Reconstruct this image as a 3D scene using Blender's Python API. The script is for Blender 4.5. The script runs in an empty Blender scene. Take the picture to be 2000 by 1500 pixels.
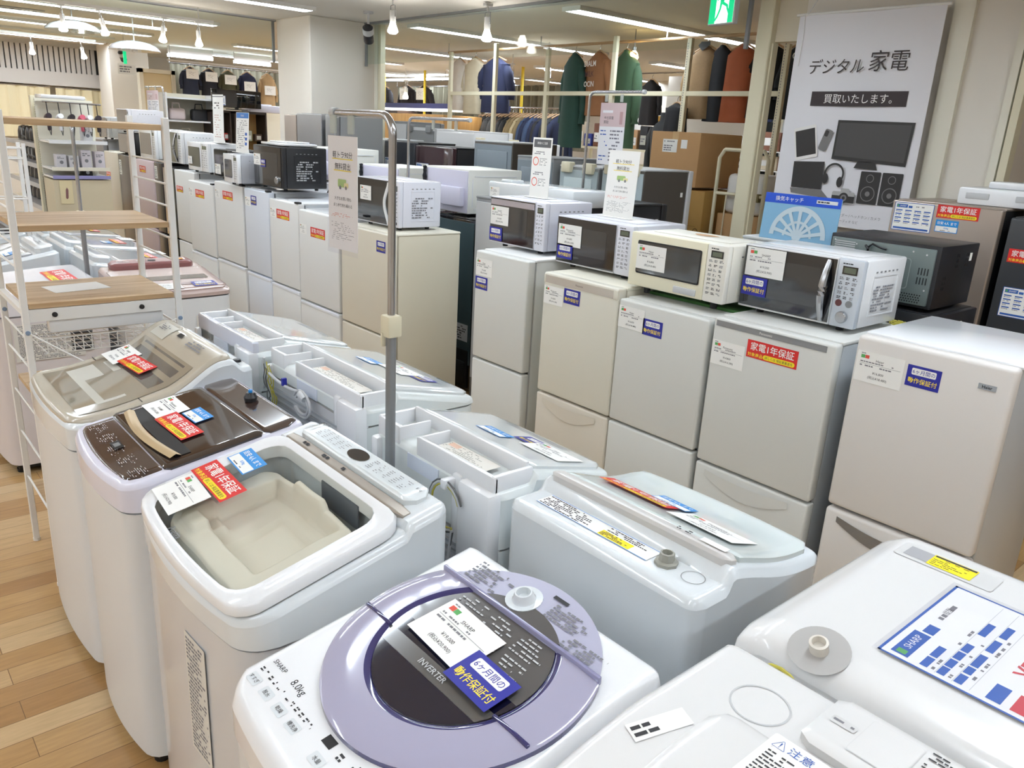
import bpy, bmesh, math, random
from mathutils import Matrix, Vector
R = math.radians
PI = math.pi
rnd = random.Random(7)

# ------------------------------------------------------------------ camera, world, exposure
scn = bpy.context.scene
C = scn.collection
cam_d = bpy.data.cameras.new('camera')
cam_d.sensor_width = 36.0
cam_d.lens = 1544.379 / 2000 * 36.0
cam_d.clip_end = 100
cam = bpy.data.objects.new('camera', cam_d)
C.objects.link(cam)
_right = Vector((0.64755694, 0.76010613, 0.05393221))
_down = Vector((0.26355961, -0.15700204, -0.9517808))
_fwd = Vector((-0.71498695, 0.63054661, -0.30200103))
_m = Matrix((_right, -_down, -_fwd)).transposed().to_4x4()
_m.translation = Vector((0, 0, 1.75))
cam.matrix_world = _m
scn.camera = cam

w = bpy.data.worlds.new('world')
scn.world = w
w.use_nodes = True
w.node_tree.nodes['Background'].inputs[0].default_value = (0.95, 0.97, 1, 1)
w.node_tree.nodes['Background'].inputs[1].default_value = 0.6
vs = scn.view_settings
vs.view_transform = 'Standard'
vs.look = 'None'
vs.gamma = 1.0
vs.use_curve_mapping = False
vs.exposure = -0.15
scn.cycles.max_bounces = 8
scn.cycles.transparent_max_bounces = 16
scn.cycles.sample_clamp_indirect = 4.0
LAMP = 29.0      # strength of the ceiling light strips
CEIL = 2.8

# ------------------------------------------------------------------ materials
MATS = {}
def s2l(c):
    return tuple(((x / 255) / 12.92 if x / 255 <= 0.04045 else ((x / 255 + 0.055) / 1.055) ** 2.4) for x in c)
def mat(name, rgb, rough=0.5, metal=0.0, coat=0.0, noise=0.0, nscale=40, bump=0.0, emit=0.0, stretch=None):
    if name in MATS: return MATS[name]
    m = bpy.data.materials.new(name)
    m.use_nodes = True
    nt = m.node_tree
    b = nt.nodes['Principled BSDF']
    col = s2l(rgb) + (1,)
    b.inputs['Base Color'].default_value = col
    b.inputs['Roughness'].default_value = rough
    b.inputs['Metallic'].default_value = metal
    b.inputs['Coat Weight'].default_value = coat
    b.inputs['Coat Roughness'].default_value = 0.05
    if emit:
        b.inputs['Emission Color'].default_value = col
        b.inputs['Emission Strength'].default_value = emit
    if noise or bump:
        tc = nt.nodes.new('ShaderNodeTexCoord')
        n = nt.nodes.new('ShaderNodeTexNoise')
        n.inputs['Scale'].default_value = nscale
        n.inputs['Detail'].default_value = 3
        if stretch:
            mp = nt.nodes.new('ShaderNodeMapping')
            mp.inputs['Scale'].default_value = stretch
            nt.links.new(tc.outputs['Object'], mp.inputs[0])
            nt.links.new(mp.outputs[0], n.inputs[0])
        else:
            nt.links.new(tc.outputs['Object'], n.inputs[0])
        if noise:
            mx = nt.nodes.new('ShaderNodeMix'); mx.data_type = 'RGBA'
            mx.inputs[6].default_value = tuple(c * (1 - noise) for c in col[:3]) + (1,)
            mx.inputs[7].default_value = tuple(min(1, c * (1 + noise)) for c in col[:3]) + (1,)
            nt.links.new(n.outputs[0], mx.inputs[0])
            nt.links.new(mx.outputs[2], b.inputs['Base Color'])
        if bump:
            bp = nt.nodes.new('ShaderNodeBump')
            bp.inputs['Strength'].default_value = bump
            bp.inputs['Distance'].default_value = 0.002
            nt.links.new(n.outputs[0], bp.inputs['Height'])
            nt.links.new(bp.outputs[0], b.inputs['Normal'])
    MATS[name] = m
    return m
def glass(name, rgb=(255, 255, 255), rough=0.02, refl=0.5, cover=0.0):
    """clear sheet: transparent body tinted by rgb, fresnel gloss, cover = share of plain diffuse colour"""
    if name in MATS: return MATS[name]
    m = bpy.data.materials.new(name); m.use_nodes = True
    nt = m.node_tree; nt.nodes.clear()
    out = nt.nodes.new('ShaderNodeOutputMaterial')
    tr = nt.nodes.new('ShaderNodeBsdfTransparent'); tr.inputs[0].default_value = s2l(rgb) + (1,)
    gl = nt.nodes.new('ShaderNodeBsdfGlossy'); gl.inputs['Roughness'].default_value = rough
    fr0 = nt.nodes.new("ShaderNodeLayerWeight"); fr0.inputs[0].default_value = 0.5; fr = nt.nodes.new("ShaderNodeMath"); fr.operation = "POWER"; fr.inputs[1].default_value = 3.0; nt.links.new(fr0.outputs[1], fr.inputs[0])
    mu = nt.nodes.new('ShaderNodeMath'); mu.operation = 'MULTIPLY'; mu.inputs[1].default_value = refl
    mx = nt.nodes.new('ShaderNodeMixShader')
    nt.links.new(fr.outputs[0], mu.inputs[0]); nt.links.new(mu.outputs[0], mx.inputs[0])
    body = tr
    if cover:
        df = nt.nodes.new('ShaderNodeBsdfDiffuse'); df.inputs[0].default_value = s2l(rgb) + (1,)
        m2 = nt.nodes.new('ShaderNodeMixShader'); m2.inputs[0].default_value = cover
        nt.links.new(tr.outputs[0], m2.inputs[1]); nt.links.new(df.outputs[0], m2.inputs[2])
        body = m2
    nt.links.new(body.outputs[0], mx.inputs[1]); nt.links.new(gl.outputs[0], mx.inputs[2])
    nt.links.new(mx.outputs[0], out.inputs[0])
    MATS[name] = m
    return m
def wood_floor():
    m = bpy.data.materials.new('wood_plank_floor'); m.use_nodes = True
    nt = m.node_tree; b = nt.nodes['Principled BSDF']
    tc = nt.nodes.new('ShaderNodeTexCoord')
    mp = nt.nodes.new('ShaderNodeMapping'); mp.inputs['Rotation'].default_value = (0, 0, PI / 2)
    br = nt.nodes.new('ShaderNodeTexBrick')
    br.offset = 0.37; br.offset_frequency = 2
    br.inputs['Scale'].default_value = 1.0
    br.inputs['Brick Width'].default_value = 0.62
    br.inputs['Row Height'].default_value = 0.095
    br.inputs['Mortar Size'].default_value = 0.0012
    br.inputs['Mortar Smooth'].default_value = 0.1
    br.inputs['Bias'].default_value = 0.0
    br.inputs['Color1'].default_value = (0, 0, 0, 1)
    br.inputs['Color2'].default_value = (1, 1, 1, 1)
    br.inputs['Mortar'].default_value = (0.5, 0.5, 0.5, 1)
    ramp = nt.nodes.new('ShaderNodeValToRGB')
    cr = ramp.color_ramp
    cr.elements[0].position = 0.0; cr.elements[0].color = s2l((176, 134, 84)) + (1,)
    cr.elements[1].position = 1.0; cr.elements[1].color = s2l((218, 190, 148)) + (1,)
    e = cr.elements.new(0.35); e.color = s2l((196, 158, 106)) + (1,)
    e = cr.elements.new(0.7); e.color = s2l((206, 172, 124)) + (1,)
    nz = nt.nodes.new('ShaderNodeTexNoise'); nz.inputs['Scale'].default_value = 9; nz.inputs['Detail'].default_value = 5
    mp2 = nt.nodes.new('ShaderNodeMapping'); mp2.inputs['Scale'].default_value = (9, 1, 1)
    mx = nt.nodes.new('ShaderNodeMix'); mx.data_type = 'RGBA'; mx.blend_type = 'MULTIPLY'; mx.inputs[0].default_value = 0.45
    r2 = nt.nodes.new('ShaderNodeValToRGB')
    r2.color_ramp.elements[0].position = 0.25; r2.color_ramp.elements[0].color = (0.62, 0.56, 0.5, 1)
    r2.color_ramp.elements[1].position = 0.75; r2.color_ramp.elements[1].color = (1.1, 1.08, 1.05, 1)
    mo = nt.nodes.new('ShaderNodeMix'); mo.data_type = 'RGBA'; mo.inputs[7].default_value = s2l((120, 88, 54)) + (1,)
    nt.links.new(tc.outputs['Object'], mp.inputs[0]); nt.links.new(mp.outputs[0], br.inputs[0])
    nt.links.new(tc.outputs['Object'], mp2.inputs[0]); nt.links.new(mp2.outputs[0], nz.inputs[0])
    nt.links.new(br.outputs['Color'], ramp.inputs[0]); nt.links.new(nz.outputs[0], r2.inputs[0])
    nt.links.new(ramp.outputs[0], mx.inputs[6]); nt.links.new(r2.outputs[0], mx.inputs[7])
    nt.links.new(mx.outputs[2], mo.inputs[6]); nt.links.new(br.outputs['Fac'], mo.inputs[0])
    nt.links.new(mo.outputs[2], b.inputs['Base Color'])
    b.inputs['Roughness'].default_value = 0.32
    b.inputs['Coat Weight'].default_value = 0.25
    b.inputs['Coat Roughness'].default_value = 0.15
    return m
def wood_grain(name, c1, c2, axis=1, scale=3.0, rough=0.55):
    m = bpy.data.materials.new(name); m.use_nodes = True
    nt = m.node_tree; b = nt.nodes['Principled BSDF']
    tc = nt.nodes.new('ShaderNodeTexCoord'); mp = nt.nodes.new('ShaderNodeMapping')
    sc = [14, 14, 14]; sc[axis] = 0.9; mp.inputs['Scale'].default_value = sc
    nz = nt.nodes.new('ShaderNodeTexNoise'); nz.inputs['Scale'].default_value = scale; nz.inputs['Detail'].default_value = 6
    r = nt.nodes.new('ShaderNodeValToRGB')
    r.color_ramp.elements[0].position = 0.3; r.color_ramp.elements[0].color = s2l(c1) + (1,)
    r.color_ramp.elements[1].position = 0.7; r.color_ramp.elements[1].color = s2l(c2) + (1,)
    nt.links.new(tc.outputs['Object'], mp.inputs[0]); nt.links.new(mp.outputs[0], nz.inputs[0])
    nt.links.new(nz.outputs[0], r.inputs[0]); nt.links.new(r.outputs[0], b.inputs['Base Color'])
    b.inputs['Roughness'].default_value = rough
    return m
# shared colours
WHT = mat('gloss_white', (240, 242, 245), 0.22, coat=0.5)
WHL = mat('gloss_white_lavender', (226, 226, 242), 0.22, coat=0.5)
WHC = mat('gloss_white_cool', (226, 232, 236), 0.2, coat=0.6)
SIDE = mat('white_side_panel', (226, 229, 232), 0.35, coat=0.2)
FRW = mat('fridge_white', (232, 233, 232), 0.4, noise=0.01, nscale=200)
FRG = mat('fridge_pale_grey', (216, 217, 213), 0.42)
FRI = mat('fridge_ivory', (232, 228, 212), 0.45)
FRS = mat('fridge_side_grey', (196, 200, 203), 0.3, metal=0.25)
FRD = mat('fridge_warm_white', (224, 220, 216), 0.4)
CRM = mat('cream_plastic', (238, 233, 208), 0.4)
BLK = mat('gloss_black', (14, 14, 18), 0.06, coat=1.0)
BLM = mat('matt_black', (22, 22, 25), 0.5)
BLP = mat('black_paint_metal', (30, 31, 36), 0.35)
DGL = mat('dark_window_glass', (46, 47, 48), 0.08, coat=1.0)
RUB = mat('dark_rubber', (24, 24, 26), 0.7)
GAP = mat('dark_gap', (52, 50, 48), 0.8)
GRY = mat('mid_grey', (130, 132, 134), 0.5)
LGR = mat('light_grey', (196, 198, 200), 0.45)
CHR = mat('brushed_chrome', (190, 192, 196), 0.22, metal=1.0)
STE = mat('brushed_steel', (158, 158, 160), 0.38, metal=0.9, noise=0.08, nscale=30, stretch=(1, 1, 14))
CHP = mat('champagne_steel', (172, 160, 150), 0.35, metal=0.6)
PAP = mat('white_paper', (246, 246, 243), 0.7)
INK = mat('dark_ink', (52, 52, 56), 0.7)
INL = mat('grey_ink', (128, 128, 134), 0.7)
RED = mat('sticker_red', (218, 44, 42), 0.45)
YEL = mat('sticker_yellow', (250, 226, 40), 0.45)
YLT = mat('text_yellow', (252, 226, 60), 0.45)
NAV = mat('sticker_navy', (36, 40, 152), 0.4)
LBL = mat('sticker_blue', (44, 148, 226), 0.4)
BLU = mat('print_blue', (48, 96, 178), 0.5)
TGR = mat('tag_green', (92, 170, 96), 0.6)
TRD = mat('tag_red', (222, 86, 70), 0.6)
PRD = mat('print_red', (206, 62, 74), 0.5)
WSH = mat('white_powder_metal', (238, 238, 236), 0.45)
CAR = mat('cardboard', (190, 150, 104), 0.8, noise=0.05, nscale=12)
CAR2 = mat('cardboard_tan', (170, 132, 72), 0.8, noise=0.05, nscale=12)
WPN = mat('wall_paint', (232, 226, 216), 0.85)
IVO = mat('ivory_post_paint', (226, 219, 192), 0.5)
CGL = glass('clear_glass', (246, 252, 250), 0.02, 0.5)

# ------------------------------------------------------------------ geometry collector
_txt = {}
def text_geo(s, bold=0.0):
    k = (s, bold)
    if k in _txt: return _txt[k]
    cu = bpy.data.curves.new('t', 'FONT'); cu.body = s; cu.size = 1.0; cu.resolution_u = 2
    cu.offset = bold
    o = bpy.data.objects.new('t', cu); C.objects.link(o)
    dg = bpy.context.evaluated_depsgraph_get()
    me = o.evaluated_get(dg).to_mesh()
    vs_ = [v.co.copy() for v in me.vertices]; fs = [tuple(p.vertices) for p in me.polygons]
    o.evaluated_get(dg).to_mesh_clear()
    bpy.data.objects.remove(o); bpy.data.curves.remove(cu)
    if vs_:
        x0 = min(v.x for v in vs_); x1 = max(v.x for v in vs_); y0 = min(v.y for v in vs_); y1 = max(v.y for v in vs_)
    else: x0 = x1 = y0 = y1 = 0
    _txt[k] = (vs_, fs, x0, x1, y0, y1)
    return _txt[k]
def frame(o, x, y):
    x = Vector(x).normalized(); y = Vector(y); y = (y - x * y.dot(x)).normalized(); z = x.cross(y)
    m = Matrix((x, y, z)).transposed().to_4x4(); m.translation = Vector(o)
    return m
class G:
    def __init__(s, M=None):
        s.v = []; s.f = []; s.mi = []; s.ms = []; s.M = M or Matrix.Identity(4)
    def _m(s, m):
        if m not in s.ms: s.ms.append(m)
        return s.ms.index(m)
    def add(s, vs, fs, m, M=None):
        T = s.M @ M if M else s.M
        n = len(s.v); s.v += [T @ Vector(v) for v in vs]
        k = s._m(m)
        for f in fs: s.f.append(tuple(i + n for i in f)); s.mi.append(k)
        return s
    def box(s, x0, x1, y0, y1, z0, z1, m, r=0.0, seg=2, M=None):
        if r <= 0:
            vs = [(x, y, z) for z in (z0, z1) for y in (y0, y1) for x in (x0, x1)]
            return s.add(vs, [(0, 2, 3, 1), (4, 5, 7, 6), (0, 1, 5, 4), (2, 6, 7, 3), (0, 4, 6, 2), (1, 3, 7, 5)], m, M)
        bm = bmesh.new(); bmesh.ops.create_cube(bm, size=1)
        for v in bm.verts:
            v.co = ((x0 + x1) / 2 + v.co.x * (x1 - x0), (y0 + y1) / 2 + v.co.y * (y1 - y0), (z0 + z1) / 2 + v.co.z * (z1 - z0))
        r = min(r, 0.49 * min(x1 - x0, y1 - y0, z1 - z0))
        bmesh.ops.bevel(bm, geom=list(bm.edges), offset=r, segments=seg, profile=0.5, affect='EDGES')
        bm.verts.index_update()
        s.add([v.co.copy() for v in bm.verts], [tuple(v.index for v in f.verts) for f in bm.faces], m, M)
        bm.free(); return s
    def quad(s, a, b, c, d, m): return s.add([a, b, c, d], [(0, 1, 2, 3)], m)
    def rect(s, x0, y0, x1, y1, m, z=0.0, M=None):
        return s.add([(x0, y0, z), (x1, y0, z), (x1, y1, z), (x0, y1, z)], [(0, 1, 2, 3)], m, M)
    def poly(s, pts, m, z=0.0, M=None):
        return s.add([(p[0], p[1], z) for p in pts], [tuple(range(len(pts)))], m, M)
    def rrect(s, x0, y0, x1, y1, r, m, z=0.0, M=None, n=5):
        return s.poly(rr(x0, y0, x1, y1, r, n), m, z, M)
    def prism(s, pts, z0, z1, m, M=None):
        n = len(pts)
        vs = [(p[0], p[1], z0) for p in pts] + [(p[0], p[1], z1) for p in pts]
        fs = [tuple(range(n - 1, -1, -1)), tuple(range(n, 2 * n))] + [(i, (i + 1) % n, n + (i + 1) % n, n + i) for i in range(n)]
        return s.add(vs, fs, m, M)
    def disc(s, cx, cy, r, m, z=0.0, M=None, n=24, ry=None):
        return s.poly([(cx + r * math.cos(2 * PI * i / n), cy + (ry or r) * math.sin(2 * PI * i / n)) for i in range(n)], m, z, M)
    def ring(s, cx, cy, r0, r1, m, z=0.0, M=None, n=32, a0=0, a1=2 * PI):
        vs = []; fs = []
        for i in range(n + 1):
            a = a0 + (a1 - a0) * i / n
            for r in (r0, r1): vs.append((cx + r * math.cos(a), cy + r * math.sin(a), z))
        for i in range(n): fs.append((2 * i, 2 * i + 1, 2 * i + 3, 2 * i + 2))
        return s.add(vs, fs, m, M)
    def lathe(s, prof, m, M=None, n=24, cx=0, cy=0):
        vs = []; fs = []
        for r, z in prof:
            for i in range(n):
                a = 2 * PI * i / n; vs.append((cx + r * math.cos(a), cy + r * math.sin(a), z))
        for j in range(len(prof) - 1):
            for i in range(n):
                k = (i + 1) % n; fs.append((j * n + i, j * n + k, (j + 1) * n + k, (j + 1) * n + i))
        if prof[0][0] > 1e-6: fs.append(tuple(range(n - 1, -1, -1)))
        if prof[-1][0] > 1e-6: fs.append(tuple((len(prof) - 1) * n + i for i in range(n)))
        return s.add(vs, fs, m, M)
    def tube(s, pts, r, m, n=8, M=None, closed=False):
        P = [Vector(p) for p in pts]; vs = []; fs = []; N = len(P)
        rs = r if isinstance(r, (list, tuple)) else [r] * N
        up = Vector((0, 0, 1))
        for i, p in enumerate(P):
            d = (P[min(i + 1, N - 1)] - P[max(i - 1, 0)])
            if d.length < 1e-9: d = Vector((0, 0, 1))
            d.normalize()
            a = d.cross(up)
            if a.length < 0.05: a = d.cross(Vector((1, 0, 0)))
            a.normalize(); b = d.cross(a)
            if i and (a.dot(pa) < 0): a = -a; b = -b
            pa = a
            for k in range(n):
                t = 2 * PI * k / n; vs.append(p + (a * math.cos(t) + b * math.sin(t)) * rs[i])
        for i in range(N - 1):
            for k in range(n):
                q = (k + 1) % n; fs.append((i * n + k, i * n + q, (i + 1) * n + q, (i + 1) * n + k))
        fs.append(tuple(range(n - 1, -1, -1))); fs.append(tuple((N - 1) * n + k for k in range(n)))
        return s.add(vs, fs, m, M)
    def text(s, t, cx, cy, h, m, z=0.0003, bold=0.0, wmax=None, M=None, cond=1.0, italic=0.0):
        vs, fs, x0, x1, y0, y1 = text_geo(t, bold)
        if not fs: return s
        k = h / max(y1 - y0, 1e-6); kx = k * cond
        if wmax and (x1 - x0) * kx > wmax: kx = wmax / (x1 - x0)
        return s.add([((v.x - (x0 + x1) / 2) * kx + cx + italic * (v.y - y0) * k, (v.y - (y0 + y1) / 2) * k + cy, z) for v in vs], fs, m, M)
    def dashes(s, x0, y0, x1, y1, rows, m, seed=0, fill=0.8, z=0.0003, M=None, th=0.55):
        q = random.Random(seed); rh = (y1 - y0) / rows
        for r in range(rows):
            x = x0; yb = y0 + r * rh
            lim = x0 + (x1 - x0) * q.uniform(0.6, 1.0)
            while x < lim:
                wd = rh * q.uniform(0.5, 1.6)
                if q.random() < fill: s.rect(x, yb + rh * (1 - th) / 2, min(x + wd, lim), yb + rh * (1 + th) / 2, m, z, M)
                x += wd + rh * 0.25
        return s
    def build(s, name, parent=None, angle=35, flat=False):
        me = bpy.data.meshes.new(name)
        me.from_pydata([tuple(v) for v in s.v], [], s.f)
        for m in s.ms: me.materials.append(m)
        me.polygons.foreach_set('material_index', s.mi)
        if not flat:
            me.polygons.foreach_set('use_smooth', [True] * len(me.polygons))
            me.update()
            me.set_sharp_from_angle(angle=R(angle))
        me.update()
        o = bpy.data.objects.new(name, me); C.objects.link(o)
        if parent: o.parent = parent
        return o
def rr(x0, y0, x1, y1, r, n=5):
    pts = []
    for cx, cy, a in ((x1 - r, y0 + r, -PI / 2), (x1 - r, y1 - r, 0), (x0 + r, y1 - r, PI / 2), (x0 + r, y0 + r, PI)):
        for i in range(n + 1):
            t = a + PI / 2 * i / n; pts.append((cx + r * math.cos(t), cy + r * math.sin(t)))
    return pts
def hb(g, w, d, zt, zb, m, r=0.02, rc=0.05, bow=0.0, rcb=None, x0=0.0, y0=0.0, nx=40, ny=40, matfn=None, bottom=False, sf=1.0):
    """rounded body: plan w x d with bowed, corner-rounded front, top height zt(x,y), walls down to zb"""
    rcb = rc if rcb is None else rcb
    ztf = zt if callable(zt) else (lambda x, y: zt)
    def cr(x, c):
        a = abs(x) - (w / 2 - c)
        return 0.0 if a <= 0 else c * (1 - math.sqrt(max(0, 1 - min(1, a / c) ** 2)))
    def us(n):
        o = []
        for i in range(n + 1):
            t = i / n; o.append(-math.cos(PI * t) * 0.5 + 0.5)
        return [0.45 * a + 0.55 * b for a, b in zip(o, [i / n for i in range(n + 1)])]
    vs = []; U = us(nx); V = us(ny)
    for v in V:
        for u in U:
            x = (u - 0.5) * w
            yf = bow * (2 * x / w) ** 2 + cr(x, rc); yb = d - cr(x, rcb)
            y = yf + v * (yb - yf)
            dd = min(w / 2 - abs(x), y - yf, yb - y)
            # distance inside the corner arcs
            z = ztf(x, y)
            if dd < r: z -= r - math.sqrt(max(0, r * r - (r - dd) ** 2))
            vs.append((x + x0, y + y0, z))
    W = nx + 1; fs = []; fm = []
    for j in range(ny):
        for i in range(nx):
            a = j * W + i; fs.append((a, a + 1, a + W + 1, a + W))
    if matfn:
        by = {}
        for f in fs:
            cx = sum(vs[k][0] for k in f) / 4 - x0; cy = sum(vs[k][1] for k in f) / 4 - y0
            by.setdefault(matfn(cx, cy) or m, []).append(f)
        for k_, ff in by.items(): g.add(vs, ff, k_)
    else: g.add(vs, fs, m)
    loop = [i for i in range(W)] + [j * W + nx for j in range(1, ny + 1)] + [ny * W + i for i in range(nx - 1, -1, -1)] + [j * W for j in range(ny - 1, 0, -1)]
    n = len(loop); zbf = zb if callable(zb) else (lambda x, y: zb)
    lv = [vs[i] for i in loop] + [(vs[i][0], vs[i][1], zbf(vs[i][0] - x0, vs[i][1] - y0)) for i in loop]
    lf = [((i + 1) % n, i, n + i, n + (i + 1) % n) for i in range(n)]
    if bottom: lf.append(tuple(range(2 * n - 1, n - 1, -1)))
    g.add(lv, lf, m)
    return g

# ------------------------------------------------------------------ naming
def thing(name, label, cat, loc=(0, 0, 0), rz=0.0, group=None, rx=0, ry=0):
    o = bpy.data.objects.new(name, None); C.objects.link(o)
    o.empty_display_size = 0.1
    o.location = loc; o.rotation_euler = (rx, ry, rz)
    o['label'] = label; o['category'] = cat
    if group: o['group'] = group
    return o
def tag(o, label, cat, group=None, kind=None):
    if label: o['label'] = label
    if cat: o['category'] = cat
    if group: o['group'] = group
    if kind: o['kind'] = kind
    return o
def struct(o): o['kind'] = 'structure'; return o
def dup(root, loc=None, rz=None, label=None, group=None):
    r = root.copy(); C.objects.link(r)
    if loc is not None: r.location = loc
    if rz is not None: r.rotation_euler = (r.rotation_euler[0], r.rotation_euler[1], rz)
    if label: r['label'] = label
    if group: r['group'] = group
    for ch in list(root.children):
        c = ch.copy(); C.objects.link(c); c.parent = r
        for q in list(ch.children):
            d = q.copy(); C.objects.link(d); d.parent = c
    return r

# ------------------------------------------------------------------ stickers (parts of the thing they are stuck on)
_st = {}
def sticker(kind, parent, M, w=None, seed=0):
    sz = {'card': (0.14, 0.092), 'red': (0.2, 0.064), 'navy': (0.1, 0.066), 'blue': (0.1, 0.055), 'sheet': (0.21, 0.15)}[kind]
    k = (w or sz[0]) / sz[0]; key = (kind, seed % 3)
    if key not in _st:
        g = G(); W, H = sz
        if kind == 'card':
            g.rect(0, 0, W, H, PAP)
            g.rect(0.012, H - 0.021, 0.024, H - 0.011, TGR if seed % 3 else TRD, 0.0003); g.rect(0.0245, H - 0.021, 0.0365, H - 0.011, TRD if seed % 3 else TGR, 0.0003)
            g.dashes(0.012, H - 0.009, 0.03, H - 0.004, 1, INL, 3)
            g.text(('SHARP', 'Panasonic', 'Haier')[seed % 3], W * 0.5, H - 0.023, 0.0075, INK)
            g.rect(0.01, H - 0.037, W - 0.008, H - 0.0362, INL, 0.0003)
            g.dashes(0.012, H - 0.034, W - 0.02, H - 0.028, 1, INL, seed + 4)
            g.dashes(0.012, H - 0.046, W - 0.012, H - 0.039, 1, INL, seed + 8)
            g.text(('¥19,000', '¥14,800', '¥16,800')[seed % 3], W * 0.5, 0.031, 0.0085, INK)
            g.text(('(税込¥20,900)', '(税込¥16,280)', '(税込¥18,480)')[seed % 3], W * 0.5, 0.016, 0.0105, INK)
        elif kind == 'red':
            g.rect(0, 0, W, H, RED); g.text('家電1年保証', W * 0.5, H * 0.67, 0.03, PAP, bold=0.010, wmax=W * 0.9)
            g.text('対象商品', 0.036, 0.0125, 0.0145, YLT, bold=0.008)
            g.rrect(0.068, 0.004, W - 0.008, 0.021, 0.0084, YEL, 0.0003); g.text('詳しくは 保証書裏面を', 0.13, 0.0125, 0.0105, INK, 0.0005, wmax=0.108)
        elif kind == 'navy':
            g.rect(0, 0, W, H, NAV); g.rrect(0.014, 0.037, W - 0.014, 0.058, 0.004, PAP, 0.0003)
            g.text('6ヶ月間の', W * 0.5, 0.0475, 0.0135, NAV, 0.0005, bold=0.004, wmax=0.066)
            g.text('動作保証付', W * 0.5, 0.0195, 0.0175, YLT, bold=0.008, wmax=0.086)
        elif kind == 'blue':
            g.rect(0, 0, W, H, LBL); g.rect(0.003, 0.003, W - 0.003, H * 0.48, PAP, 0.0002)
            g.text('目安 4人 まで', W * 0.5, H * 0.74, 0.014, PAP, bold=0.015, wmax=0.084)
            g.text('8.0kg', W * 0.5, H * 0.32, 0.009, LBL, 0.0004, bold=0.015); g.dashes(0.025, 0.005, 0.075, 0.0095, 1, INK, 5, z=0.0004)
        elif kind == 'sheet':
            g.rect(0, 0, W, H, PAP)
            b = 0.006
            for a in ((0, 0, W, b * .5), (0, H - b * .5, W, H), (0, 0, b * .5, H), (W - b * .5, 0, W, H)): g.rect(*a, BLU, 0.0002)
            g.rect(0.01, H - 0.028, 0.07, H - 0.01, BLU, 0.0002); g.rect(0.013, H - 0.024, 0.022, H - 0.014, TGR, 0.0004)
            g.text('SHARP', 0.045, H - 0.019, 0.008, PAP, 0.0004); g.rect(0.074, H - 0.028, 0.095, H - 0.016, BLU, 0.0002)
            g.dashes(.115, H - .024, .18, H - .014, 1, INL, 4)
            if seed % 3 == 1:
                for r, bars in enumerate((((.01, .022), (.035, .026)), ((.01, .018), (.03, .018), (.051, .018), (.072, .02), (.12, .034)), ((.01, .02), (.034, .016), (.053, .03), (.094, .03), (.134, .03)))):
                    y = H - .048 - r * .017
                    for (bx, bw) in bars: g.rect(bx, y, bx + bw, y + .008, BLU, .0003)
                    g.dashes(.012, y - .007, .17, y - .002, 1, INL, r + 3, fill=.5, th=.6); g.rect(.008, y - .0085, W - .008, y - .008, LGR, .0003)
                g.rect(.01, .032, .044, .046, BLU, .0003); g.rect(.01, .010, .044, .024, PRD, .0003); g.dashes(.048, .014, .062, .020, 1, INL, 2)
                g.text('縦型', .14, H - .018, .008, INL); g.text('¥77,000', .132, .028, .03, PRD, bold=.012, wmax=.125)
            else:
                for r in range(4):
                    y = H - 0.045 - r * 0.02
                    for c in range(4): g.rect(0.01 + c * 0.05, y, 0.045 + c * 0.05, y + 0.006, BLU, 0.0002); g.dashes(0.01 + c * .05, y - .008, 0.048 + c * 0.05, y - 0.002, 1, INL, r * 4 + c)
                g.rect(.01, .008, W - .012, .018, BLU, .0002)
        o = g.build({'card': 'price_card', 'red': 'warranty_sticker', 'navy': 'warranty_sticker', 'blue': 'capacity_sticker', 'sheet': 'specification_sheet'}[kind], flat=True)
        o['label'] = {'card': 'white price card', 'red': 'red one-year warranty sticker', 'navy': 'navy six-month warranty sticker', 'blue': 'blue capacity sticker', 'sheet': 'laminated specification sheet'}[kind]
        _st[key] = o
    else:
        src = _st[key]; o = src.copy(); C.objects.link(o)
    o.parent = parent
    o.matrix_local = M @ Matrix.Diagonal((k, k, 1, 1))
    return o
def front(x, z, y=-0.0012): return frame((x, y, z), (1, 0, 0), (0, 0, 1))
# ------------------------------------------------------------------ the ceiling light strips (they light the place)
EMI = mat('lit_diffuser', (234, 245, 255), 0.5, emit=LAMP)
BULB = mat('lit_bulb', (255, 250, 240), 0.5, emit=60)
BULBW = mat('lit_warm_bulb', (255, 214, 140), 0.5, emit=40)
def strip_proto(L):
    t = thing('ceiling_light', 'recessed fluorescent strip in the white ceiling', 'ceiling light', (0, 0, CEIL), group='fluorescent strips in the ceiling')
    g = G(); g.box(-0.11, -0.085, 0, L, -0.035, 0, WSH); g.box(0.085, 0.11, 0, L, -0.035, 0, WSH); g.box(-0.11, 0.11, -0.02, 0, -0.035, 0, WSH); g.box(-0.11, 0.11, L, L + 0.02, -0.035, 0, WSH)
    g.build('housing', t)
    g = G(); g.box(-0.083, 0.083, 0.002, L - 0.002, -0.022, -0.002, EMI); g.build('diffuser', t)
    return t
_first = None
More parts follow.
